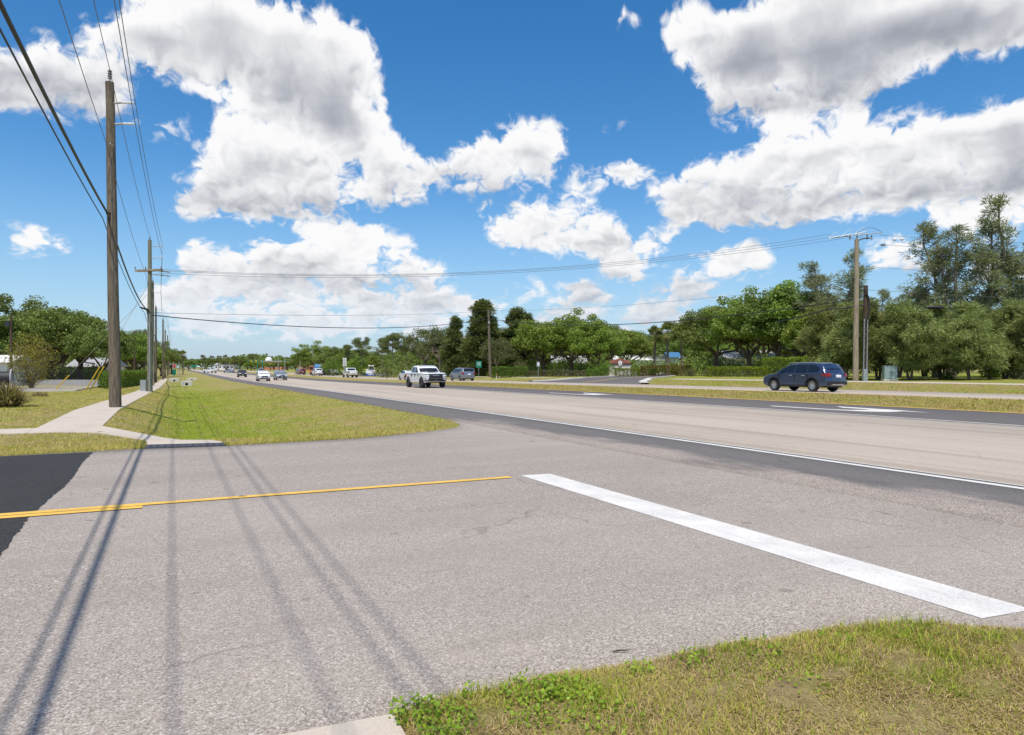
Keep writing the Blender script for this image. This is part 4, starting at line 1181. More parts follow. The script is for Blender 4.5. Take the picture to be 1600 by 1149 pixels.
tree('oak', 2, -95.5, 134.5, 7.6, 'dense tree far back behind the oaks on the left', 'background trees behind the roadside planting', wide=1.35)
tree('bright', 2, -92.0, 135.6, 8.3, 'dense tree far back behind the oaks on the left', 'background trees behind the roadside planting', wide=1.35)
tree('oak', 0, -83.0, 128.3, 7.1, 'dense tree far back behind the oaks on the left', 'background trees behind the roadside planting', wide=1.35)
tree('oak', 2, -82.7, 134.6, 7.5, 'dense tree far back behind the oaks on the left', 'background trees behind the roadside planting', wide=1.35)
tree('oak', 1, -75.9, 130.1, 8.0, 'dense tree far back behind the oaks on the left', 'background trees behind the roadside planting', wide=1.35)
tree('bright', 0, -79.5, 144.3, 7.7, 'dense tree far back behind the oaks on the left', 'background trees behind the roadside planting', wide=1.35)
tree('bright', 1, -57.3, 203.7, 8.0, 'dense tree far back behind the evergreens and pines', 'background trees behind the roadside planting', wide=1.5)
tree('oak', 1, -49.4, 192.2, 7.0, 'dense tree far back behind the evergreens and pines', 'background trees behind the roadside planting', wide=1.5)
tree('bright', 0, -44.4, 190.9, 6.7, 'dense tree far back behind the evergreens and pines', 'background trees behind the roadside planting', wide=1.5)
tree('oak', 2, -39.6, 190.2, 6.0, 'dense tree far back behind the evergreens and pines', 'background trees behind the roadside planting', wide=1.5)
tree('oak', 0, -37.3, 203.2, 5.9, 'dense tree far back behind the evergreens and pines', 'background trees behind the roadside planting', wide=1.5)
tree('oak', 2, -36.1, 226.7, 7.2, 'dense tree far back behind the evergreens and pines', 'background trees behind the roadside planting', wide=1.5)
tree('bright', 2, -30.6, 226.8, 7.3, 'dense tree far back behind the evergreens and pines', 'background trees behind the roadside planting', wide=1.5)
tree('bright', 0, -23.8, 215.5, 7.7, 'dense tree far back behind the evergreens and pines', 'background trees behind the roadside planting', wide=1.5)
tree('oak', 0, -19.6, 227.6, 6.7, 'dense tree far back behind the evergreens and pines', 'background trees behind the roadside planting', wide=1.5)
tree('oak', 0, -12.4, 200.8, 6.2, 'dense tree far back behind the evergreens and pines', 'background trees behind the roadside planting', wide=1.5)
tree('oak', 2, -7.5, 200.7, 5.6, 'dense tree far back behind the evergreens and pines', 'background trees behind the roadside planting', wide=1.5)
tree('oak', 0, -2.9, 224.7, 7.3, 'dense tree far back behind the evergreens and pines', 'background trees behind the roadside planting', wide=1.5)
tree('oak', 0, 2.4, 214.4, 7.8, 'dense tree far back behind the evergreens and pines', 'background trees behind the roadside planting', wide=1.5)
tree('bright', 2, 7.5, 210.9, 6.6, 'dense tree far back behind the evergreens and pines', 'background trees behind the roadside planting', wide=1.5)
tree('oak', 0, 6.8, 180.4, 10.2, 'dense tree far back behind the entrance planting', 'background trees behind the roadside planting', wide=1.45)
tree('oak', 1, 10.9, 165.8, 8.9, 'dense tree far back behind the entrance planting', 'background trees behind the roadside planting', wide=1.45)
tree('oak', 2, 14.1, 150.6, 7.4, 'dense tree far back behind the entrance planting', 'background trees behind the roadside planting', wide=1.45)
tree('bright', 0, 20.1, 165.2, 9.2, 'dense tree far back behind the entrance planting', 'background trees behind the roadside planting', wide=1.45)
tree('bright', 1, 24.2, 161.4, 9.3, 'dense tree far back behind the entrance planting', 'background trees behind the roadside planting', wide=1.45)
tree('oak', 1, 27.4, 153.6, 7.6, 'dense tree far back behind the entrance planting', 'background trees behind the roadside planting', wide=1.45)
tree('oak', 1, 36.6, 177.3, 8.5, 'dense tree far back behind the entrance planting', 'background trees behind the roadside planting', wide=1.45)
tree('bright', 1, 41.0, 174.8, 9.5, 'dense tree far back behind the entrance planting', 'background trees behind the roadside planting', wide=1.45)
tree('oak', 0, 43.3, 164.9, 9.1, 'dense tree far back behind the entrance planting', 'background trees behind the roadside planting', wide=1.45)
tree('bright', 2, 47.4, 163.1, 7.8, 'dense tree far back behind the entrance planting', 'background trees behind the roadside planting', wide=1.45)
tree('bright', 0, 55.2, 173.4, 9.6, 'dense tree far back behind the entrance planting', 'background trees behind the roadside planting', wide=1.45)
tree('bright', 0, 52.6, 151.8, 7.0, 'dense tree far back behind the entrance planting', 'background trees behind the roadside planting', wide=1.45)
tree('oak', 1, 68.7, 183.1, 8.3, 'dense tree far back behind the entrance planting', 'background trees behind the roadside planting', wide=1.45)
tree('oak', 0, 60.6, 150.4, 8.6, 'dense tree far back behind the entrance planting', 'background trees behind the roadside planting', wide=1.45)
tree('oak', 1, 69.1, 160.3, 9.2, 'dense tree far back behind the entrance planting', 'background trees behind the roadside planting', wide=1.45)
tree('bright', 1, 71.1, 154.9, 7.9, 'dense tree far back behind the entrance planting', 'background trees behind the roadside planting', wide=1.45)
tree('oak', 0, 76.4, 159.9, 8.3, 'dense tree far back behind the casuarinas', 'background trees behind the roadside planting', wide=1.5)
tree('oak', 0, 76.5, 146.8, 7.9, 'dense tree far back behind the casuarinas', 'background trees behind the roadside planting', wide=1.5)
tree('bright', 2, 93.4, 165.5, 8.7, 'dense tree far back behind the casuarinas', 'background trees behind the roadside planting', wide=1.5)
tree('bright', 2, 100.3, 165.2, 8.2, 'dense tree far back behind the casuarinas', 'background trees behind the roadside planting', wide=1.5)
tree('oak', 0, 91.8, 141.1, 7.5, 'dense tree far back behind the casuarinas', 'background trees behind the roadside planting', wide=1.5)
tree('oak', 0, 111.8, 161.2, 8.3, 'dense tree far back behind the casuarinas', 'background trees behind the roadside planting', wide=1.5)
tree('oak', 0, 100.9, 137.0, 6.8, 'dense tree far back behind the casuarinas', 'background trees behind the roadside planting', wide=1.5)
tree('bright', 0, 106.8, 136.9, 6.8, 'dense tree far back behind the casuarinas', 'background trees behind the roadside planting', wide=1.5)

def hedge(name, x0, y0, x1, y1, depth, h, mat, label, cat='hedge', dens=150, lsize=.13, group=None, top=None):
    """clipped hedge from one ground point to another: leaves over woody stems"""
    a, c = GXY(x0, y0), GXY(x1, y1); L_ = math.hypot(x1 - x0, y1 - y0); ang = math.atan2(y1 - y0, x1 - x0)
    o = empty(name, (x0, y0, min(a.z, c.z) - .02), ang)
    r = np.random.default_rng(int(abs(x0 * 31 + y0 * 17)) + 5)
    n = int(dens * (2 * L_ * h + L_ * depth + 2 * depth * h))
    P = np.stack([r.uniform(0, L_, n), r.uniform(-depth / 2, depth / 2, n), r.uniform(.04, h, n)], 1)
    w = np.array([L_ * h, L_ * h, L_ * depth * 1.3, depth * h, depth * h]); pick = r.choice(5, n, p=w / w.sum())
    j = r.exponential(.07, n)
    wav = .07 * np.sin(P[:, 0] * 2.1 + r.uniform(0, 6)) + .05 * np.sin(P[:, 0] * 5.3)
    P[:, 1] = np.where(pick == 0, -depth / 2 + j + wav, np.where(pick == 1, depth / 2 - j + wav, P[:, 1]))
    P[:, 2] = np.where(pick == 2, h - j + wav * .8, P[:, 2])
    P[:, 0] = np.where(pick == 3, j, np.where(pick == 4, L_ - j, P[:, 0]))
    P[:, 2] = np.where(P[:, 2] > h * .86, P[:, 2] + r.normal(0, .04, n), P[:, 2])
    V = leaf_quads(P, lsize, r, .5, .65)
    link('foliage', pattern_mesh('foliage', V, [(0, 1, 2, 3)], M[mat]), o)
    b = MB()
    for i in range(max(3, int(L_ / .45))):
        px = (i + .5) * L_ / max(3, int(L_ / .45))
        for q in range(3):
            b.tube([(px, r.normal(0, .08), -.05), (px + r.normal(0, .2), r.uniform(-.4, .4) * depth, h * .85)], [.03, .012], 4, cap=False)
    b.build('stems', M['trunk'], o, fix=False)
    return tag(o, label, cat, group)

def shrub(name, x, y, rad, h, mat, label, group=None, n=900, lsize=.13, cat='shrub', stems=9, open_=0.0):
    o = empty(name, GXY(x, y, -.02), random.uniform(0, 6))
    r = np.random.default_rng(int(abs(x * 53 + y * 29)) + 11)
    P = ball(n, r); P = P[np.linalg.norm(P, axis=1) > open_]
    bump_ = 1 + .18 * np.sin(P[:, 0] * 5 + 1) * np.sin(P[:, 1] * 6) + .1 * np.sin(P[:, 2] * 9)
    P = P * bump_[:, None] * np.array([rad, rad, h * .5]) + np.array([0, 0, h * .54])
    link('foliage', pattern_mesh('foliage', leaf_quads(P, lsize, r, .4, .6), [(0, 1, 2, 3)], M[mat]), o)
    b = MB()
    for i in range(stems):
        a = r.uniform(0, 6.28); q = r.uniform(.2, .8)
        limb(b, (r.normal(0, .05), r.normal(0, .05), -.05), (math.cos(a) * rad * q, math.sin(a) * rad * q, h * r.uniform(.5, .95)), .03, .008, r, 0, 4, sides=4)
    b.build('stems', M['trunk_pale'], o, fix=False)
    return tag(o, label, cat, group)

def undergrowth(mat, label, rad, ls, spots):
    """self-sown bushes grown into one mass"""
    r = np.random.default_rng(len(spots) * 7 + int(rad * 10)); A = []
    for (x, y, h) in spots:
        P = ball(520, r); P = P * (1 + .2 * np.sin(P[:, :1] * 5 + x) * np.sin(P[:, 1:2] * 6)) * np.array([rad, rad, h * .52])
        A.append(P + np.array(GXY(x, y)) + np.array([0, 0, h * .46]))
    o = link('undergrowth', pattern_mesh('undergrowth', leaf_quads(np.concatenate(A), ls, r, .4, .6), [(0, 1, 2, 3)], M[mat]))
    tag(o, label, 'undergrowth', kind='stuff')

hedge('clipped_hedge', -36.5, 62, -53.4, 100, 1.9, 1.75, 'hedge', 'clipped green hedge running back beside the left sidewalk', dens=120, lsize=0.16)
hedge('clipped_hedge', -35.1, 59, -34.6, 60, 1.2, 1.25, 'hedge', 'low end block of hedge beside the nearest utility pole', dens=160)
hedge('clipped_hedge', -2.9, 107, 2.3, 105, 1.6, 1.75, 'hedge', 'bright green box hedge at the foot of the single wooden pole', dens=150, lsize=0.16)
hedge('dull_hedge', 2.3, 103, 11.2, 101, 1.3, 1.0, 'hedge_dull', 'long low dull hedge left of the entrance road', dens=130, lsize=0.14)
hedge('lime_hedge', 24.6, 84, 28.9, 78, 2.4, 1.2, 'hedge_lime', 'low lime-topped hedge in front of the wagon', dens=130, lsize=0.14)
hedge('clipped_hedge', 29.5, 80, 35.6, 76, 1.8, 2.2, 'hedge_lime', 'tall bright hedge block behind the blue wagon', dens=130, lsize=0.15)
hedge('yellow_hedge', 14.6, 97, 18.0, 96, 1.2, 1.15, 'hedge_lime', 'small yellow-green hedge in front of the entrance sign', dens=160, lsize=0.13)
hedge('dull_hedge', 10.9, 99, 12.9, 98, 1.2, 1.1, 'hedge', 'dark green hedge end left of the entrance sign', dens=150)
hedge('russet_hedge', 18.6, 98, 24.8, 95, 1.6, 1.5, 'hedge_red', 'russet and green shrubs in a row under the palms', dens=120, lsize=0.15)
shrub('yellow_shrub', -43.7, 62, 2.0, 4.6, 'yellowleaf', 'large yellowing shrub with bare grey stems beside the car park', n=4200, lsize=0.15, stems=40, open_=0.25)
shrub('round_shrub', 12.9, 95, 1.4, 2.2, 'hedge', 'rounded green shrub left of the entrance sign', n=1500, lsize=0.16)
shrub('grey_shrub', 1.3, 112, 1.1, 3.0, 'hedge_dull', 'greyish upright shrub behind the box hedge', n=900, lsize=0.15)
shrub('grey_shrub', 2.4, 116, 1.3, 2.6, 'olive', 'pale rounded shrub right of the greyish upright one', n=900, lsize=0.15)
shrub('small_shrub', 23.1, 88, 0.75, 1.1, 'hedge_dull', 'small round shrub left of the pair on the far lawn', n=700, lsize=0.12)
shrub('small_shrub', 25.2, 88, 0.7, 0.9, 'hedge_dull', 'middle small shrub on the far lawn', n=700, lsize=0.12)
shrub('small_shrub', 25.5, 83, 0.7, 1.0, 'hedge', 'small green shrub at the end of the lime hedge', n=700, lsize=0.12)
shrub('palmetto', 20.0, 97, 0.9, 1.3, 'hedge', 'green shrub at the foot of the leftmost entrance palm', n=700, lsize=0.15)
shrub('palmetto', 22.9, 96, 0.8, 1.2, 'hedge', 'dark green shrub between the middle and right entrance palms', n=700, lsize=0.15)
shrub('green_bush', -44.1, 168, 3.0, 4.2, 'hedge', 'large green bush beside the opposite road wall', n=1600, lsize=0.3)
shrub('green_bush', -36.6, 160, 2.2, 3.2, 'hedge', 'green bush right of the far white pickup', n=1400, lsize=0.3)
shrub('green_bush', 33.8, 53, 0.45, 0.6, 'palm', 'small dark palmetto at the foot of the casuarinas', n=300, lsize=0.2)
shrub('green_bush', 40.5, 55, 1.2, 1.3, 'hedge_lime', 'low sunlit bush near the right edge', n=900, lsize=0.14)
shrub('green_bush', 37.9, 54, 0.9, 0.9, 'hedge', 'low bush right of the thick casuarina trunk', n=700, lsize=0.14)
undergrowth('oak', 'dark undergrowth below the oaks behind the car park', 2.2, 0.3, [(-65.7, 95.9, 2.5), (-62.0, 92.1, 2.1), (-63.9, 96.9, 2.6), (-61.4, 95.3, 2.5), (-60.0, 94.6, 1.8), (-56.8, 92.4, 2.7), (-58.5, 96.1, 2.1)])
undergrowth('olive', 'olive undergrowth below the pines and evergreens', 2.8, 0.36, [(-27.6, 146.5, 2.5), (-24.9, 148.1, 3.8), (-21.8, 149.7, 4.9), (-16.9, 137.3, 2.8), (-14.0, 141.7, 2.9), (-9.5, 129.1, 2.9), (-6.9, 136.8, 3.5), (-4.1, 138.5, 3.5), (-1.6, 144.0, 4.9), (2.6, 142.6, 3.4)])
undergrowth('oak', 'green undergrowth below the pines and evergreens', 2.8, 0.36, [(-25.4, 143.2, 4.2), (-20.9, 133.2, 3.4), (-19.1, 145.8, 3.8), (-16.4, 146.1, 3.6), (-11.4, 132.9, 3.6), (-9.4, 145.0, 2.8), (-5.4, 131.9, 4.2), (-3.0, 134.1, 3.4), (0.6, 129.1, 3.6), (3.2, 134.2, 3.7)])
undergrowth('oak_bright', 'bright undergrowth round the entrance sign', 2.4, 0.3, [(4.7, 120.7, 4.1), (6.6, 126.9, 2.8), (8.8, 124.5, 4.0), (10.4, 117.8, 3.7), (12.8, 117.4, 2.0), (15.4, 122.7, 4.2), (18.4, 121.1, 2.1), (20.7, 125.0, 3.8), (21.9, 117.2, 3.2), (25.1, 122.8, 2.6), (28.6, 126.5, 2.4), (30.3, 126.2, 2.6), (32.0, 121.2, 3.5), (32.9, 117.0, 2.6)])
undergrowth('oak', 'dark undergrowth behind the entrance palms', 2.4, 0.3, [(5.3, 123.6, 3.5), (7.9, 126.4, 2.9), (10.1, 120.1, 4.2), (13.2, 122.7, 4.0), (16.3, 124.6, 2.9), (18.8, 126.6, 3.7), (20.1, 118.9, 2.8), (23.3, 121.9, 2.0), (26.8, 126.7, 3.8), (29.6, 126.7, 3.2), (30.2, 119.3, 2.2), (32.0, 118.4, 4.1)])
undergrowth('oak', 'undergrowth behind the lime hedges', 2.1, 0.28, [(29.6, 101.4, 3.2), (30.5, 101.3, 3.4), (31.1, 98.5, 2.8), (33.8, 102.9, 2.3), (33.7, 99.1, 3.4), (36.7, 102.6, 3.9), (35.5, 96.3, 3.0), (37.4, 97.8, 3.3), (38.8, 98.4, 2.7), (39.6, 96.1, 2.7), (41.2, 98.0, 2.9), (45.5, 105.2, 3.0), (43.9, 97.6, 2.9), (48.2, 104.4, 2.5)])

def tussock(name, x, y, n, length, spread, mats, label):
    o = empty(name, GXY(x, y, -.02))
    r = np.random.default_rng(int(abs(x * 13 + y * 7)))
    for nm, mt, k in mats:
        nn = int(n * k); a = r.uniform(0, 2 * math.pi, nn); e = r.uniform(.35, 1.5, nn)
        ln = length * r.uniform(.55, 1.1, nn)
        d = np.stack([np.cos(a) * np.cos(e), np.sin(a) * np.cos(e), np.sin(e)], 1)
        base = np.stack([np.cos(a) * spread * r.random(nn), np.sin(a) * spread * r.random(nn), np.zeros(nn)], 1)
        sd = np.stack([-np.sin(a), np.cos(a), np.zeros(nn)], 1) * .014
        mid = base + d * ln[:, None] * .6; tip = mid + (d * .45 + np.array([0, 0, -.25])) * ln[:, None]
        V = np.stack([base - sd, base + sd, mid - sd * .9, mid + sd * .9, tip - sd * .2, tip + sd * .2], 1)
        link(nm, pattern_mesh(nm, V, [(0, 1, 3, 2), (2, 3, 5, 4)], M[mt]), o)
    return tag(o, label, 'ornamental grass')

tussock('ornamental_grass', -19.6, 26.5, 900, 1.25, .35, (('leaves', 'hedge_dull', .6), ('dry_leaves', 'straw', .5)), 'large ornamental grass clump with dry leaves at the left edge')
tussock('ornamental_grass', -26.9, 38.9, 420, .42, .4, (('dry_leaves', 'straw', .8), ('leaves', 'hedge_dull', .2)), 'small brown dry grass tuft on the left lawn')

# grass ------------------------------------------------------------------
def blades(name, S, Tt, hgt, wid, mat, r, lean=.8, z0=None):
    n = len(S); X, Y = XY(S, Tt); Z = terr(S, Tt) if z0 is None else z0
    base = np.stack([X, Y, Z - .008], 1)
    a = r.uniform(0, 2 * math.pi, n); ln = hgt * r.uniform(.45, 1.3, n)
    lean_ = r.uniform(.1, 1, n) * lean
    d = np.stack([np.cos(a) * lean_, np.sin(a) * lean_, np.ones(n)], 1); d = unit(d)
    aa = a + math.pi / 2 + r.normal(0, .5, n)
    sd = np.stack([np.cos(aa), np.sin(aa), np.zeros(n)], 1) * (wid * r.uniform(.6, 1.3, n) / 2)[:, None]
    mid = base + d * (ln * .6)[:, None]
    tip = mid + unit(d + np.stack([np.cos(a), np.sin(a), -.3 * np.ones(n)], 1) * .7 * lean_[:, None]) * (ln * .5)[:, None]
    V = np.stack([base - sd, base + sd, mid - sd * .8, mid + sd * .8, tip - sd * .12, tip + sd * .12], 1)
    return pattern_mesh(name, V, [(0, 1, 3, 2), (2, 3, 5, 4)], mat)

def vnoise(S, T_, f, seed):
    """smooth value noise for clumping"""
    r = np.random.default_rng(seed); tab = r.random((64, 64))
    x, y = S * f, T_ * f; xi, yi = np.floor(x).astype(int), np.floor(y).astype(int)
    fx, fy = x - xi, y - yi; fx = fx * fx * (3 - 2 * fx); fy = fy * fy * (3 - 2 * fy)
    g = lambda i, j: tab[(xi + i) % 64, (yi + j) % 64]
    return (g(0, 0) * (1 - fx) + g(1, 0) * fx) * (1 - fy) + (g(0, 1) * (1 - fx) + g(1, 1) * fx) * fy

def build_grass():
    r = np.random.default_rng(17)
    # near corner lawn
    n = 420000
    S = r.uniform(1.02, 8.2, n); T_ = r.uniform(-1.2, 3.6, n)
    ed = itp(S, NEAR_EDGE) - .02 + .10 * (vnoise(S, T_, 3.1, 1) - .45)
    keep = (T_ < ed) & (r.random(n) < np.clip(1.15 - .09 * (S - 1), .25, 1)) & (S * NY + T_ * UY > 2.2)
    S, T_ = S[keep], T_[keep]
    z0 = terr(S, T_) + .035 * np.clip((itp(S, NEAR_EDGE) - T_) / .6, 0, 1)
    g = vnoise(S, T_, 1.6, 2) * .6 + vnoise(S, T_, 5.0, 3) * .4
    green = r.random(len(S)) < np.clip((g - .42) * 2.6, .07, .85)
    bare = vnoise(S, T_, 1.7, 9) * .6 + vnoise(S, T_, 4.4, 14) * .4
    thin = r.random(len(S)) < np.clip(2.6 * (bare - .02), .62, 1)
    a = (~green) & thin; tall = .035 + .06 * vnoise(S, T_, 3, 5) ** 1.5
    brown = a & (r.random(len(S)) < np.clip(1.6 * (vnoise(S, T_, 2.6, 25) - .35), 0.05, .8)); a &= ~brown
    o = link('lawn_grass', blades('lawn_grass', S[a], T_[a], tall[a] * .8, .0055, M['blade'], r, 2.0, z0[a]))
    tag(o, 'dry tan grass blades of the near corner lawn', 'grass', kind='stuff')
    o = link('lawn_grass', blades('lawn_grass', S[green], T_[green], tall[green], .0058, M['blade_green'], r, 1.0, z0[green]))
    tag(o, 'green grass blades of the near corner lawn', 'grass', kind='stuff')
    o = link('lawn_grass', blades('lawn_grass', S[brown], T_[brown], tall[brown] * .75, .006, M['straw'], r, 2.6, z0[brown]))
    tag(o, 'brown dead thatch of the near corner lawn', 'grass', kind='stuff')
    # matted dead stems lying flat between the blades
    nf = 170000
    S2 = r.uniform(1.02, 8.0, nf); T2 = r.uniform(-.6, 3.5, nf)
    k2 = (T2 < itp(S2, NEAR_EDGE) - .03) & (S2 * NY + T2 * UY > 2.3); S2, T2 = S2[k2], T2[k2]
    zz = terr(S2, T2) + .035 * np.clip((itp(S2, NEAR_EDGE) - T2) / .6, 0, 1) + r.uniform(.006, .02, len(S2))
    o = link('lawn_thatch', blades('lawn_thatch', S2, T2, .034, .005, M['straw'], r, 9.0, zz))
    tag(o, 'matted straw lying flat in the near corner lawn', 'grass', kind='stuff')
    # leafy weeds along the asphalt edge
    spots = [(1.12, 3.36, .14, 260), (1.22, 3.2, .16, 260), (1.1, 3.0, .16, 220), (1.75, 3.30, .17, 300), (1.95, 3.2, .16, 260), (1.7, 3.05, .2, 300), (1.95, 2.85, .2, 240), (2.45, 3.25, .09, 70),
             (2.8, 3.2, .12, 90), (3.3, 3.15, .15, 90), (3.9, 3.05, .15, 80), (3.1, 2.7, .2, 90), (4.4, 2.8, .2, 90), (1.45, 3.42, .05, 30)]
    P = []
    for (s, t_, q, k) in spots:
        aa = r.uniform(0, 6.28, k); rr = q * np.sqrt(r.random(k))
        ss, tt = s + rr * np.cos(aa), t_ + rr * np.sin(aa)
        ok = tt < itp(ss, NEAR_EDGE) + .05; ss, tt = ss[ok], tt[ok]
        X, Y = XY(ss, tt); P.append(np.stack([X, Y, terr(ss, tt) + r.uniform(.015, .085, len(ss))], 1))
    P = np.concatenate(P)
    o = link('clover_weeds', pattern_mesh('clover_weeds', leaf_quads(P, .023, r, 1.6, .8), [(0, 1, 2, 3)], M['weed']))
    tag(o, 'bright green leafy weeds at the edge of the near lawn', 'weeds', kind='stuff')
    # far side of the street: verge, ditch and banks
    n = 210000
    S = r.uniform(-9, 9, n); T_ = 17.0 + 60 * r.random(n) ** 2.2
    ok = (T_ > itp(S, FAR_EDGE) - .03) & (S < 8.6)
    onwalk = (S > itp(T_, WALK_L)) & (S < itp(T_, WALK_R)) & (T_ > 21.9)
    branch = (T_ > itp(S, [(a_, b_) for a_, b_ in near_edge])) & (T_ < itp(S, [(a_, b_) for a_, b_ in far_edge])) & (S < 1.05)
    rampz = (S > -.55) & (S < 1.07) & (T_ < 18.2)
    ok &= ~(onwalk | branch | rampz)
    S, T_ = S[ok], T_[ok]
    lush = itp(S, [(-.9, 0), (.35, .95), (2.6, .75), (4.6, .35), (6.2, .12), (9, .12)]) * itp(T_, [(18.5, 0), (21.5, .35), (25, 1), (90, .6)])
    green = r.random(len(S)) < np.clip(.15 + lush * .75 + .5 * (vnoise(S, T_, .8, 6) - .5), .05, .95)
    h = .05 + .03 * vnoise(S, T_, .9, 4)
    h = h * itp(T_, [(17, 1.25), (22, .9), (60, 1.0)])
    w = itp(T_, [(17, .010), (30, .016), (77, .03)])
    for sel, mt, lb in ((~green, 'blade', 'dry grass of the roadside ditch and verge'), (green, 'blade_green', 'green grass of the roadside ditch and verge')):
        o = link('verge_grass', blades('verge_grass', S[sel], T_[sel], h[sel], w[sel], M[mt], r, 1.3))
        tag(o, lb, 'grass', kind='stuff')
    # median and far verge
    n = 60000
    S = np.where(r.random(n) < .6, r.uniform(25.25, 30.9, n), r.uniform(39.8, 46.5, n)); T_ = 8 + 75 * r.random(n) ** 1.4
    dr = np.abs(T_ - itp(S, [(p, q) for p, q, c in DRIVE])) < itp(S, [(p, c) for p, q, c in DRIVE]) + 1.6
    ok = ~((S > 39) & dr); S, T_ = S[ok], T_[ok]
    o = link('median_grass', blades('median_grass', S, T_, .08 + 0 * S, .03, M['blade'], r, 1.4))
    tag(o, 'short dry grass of the median and far verge', 'grass', kind='stuff')
build_grass()

def far_woods():
    """woods that close the view all round, seen as one mass"""
    r = np.random.default_rng(31); n = 60000
    az = r.uniform(-math.radians(62), math.radians(62), n)
    dist = r.uniform(520, 700, n)
    hmax = 7.0 + 3.2 * vnoise(az * 57, dist * 0, .55, 21) + 2.5 * vnoise(az * 57, dist * 0, 2.3, 22)
    # the highway runs through a gap in the woods
    X, Y = dist * np.sin(az), dist * np.cos(az); S, T_ = ST(X, Y)
    gap = (S > -2) & (S < 46); hmax = np.where(gap & (dist < 640), 0, hmax)
    Z = hmax * r.random(n) ** .8
    ok = hmax > 1
    P = np.stack([X, Y, terr(S, T_) + Z], 1)[ok]
    o = link('far_woods', pattern_mesh('far_woods', leaf_quads(P, 2.2, r, .5, .7), [(0, 1, 2, 3)], M['oak']))
    tag(o, 'far woods closing off the horizon', 'woods', kind='stuff')
far_woods()

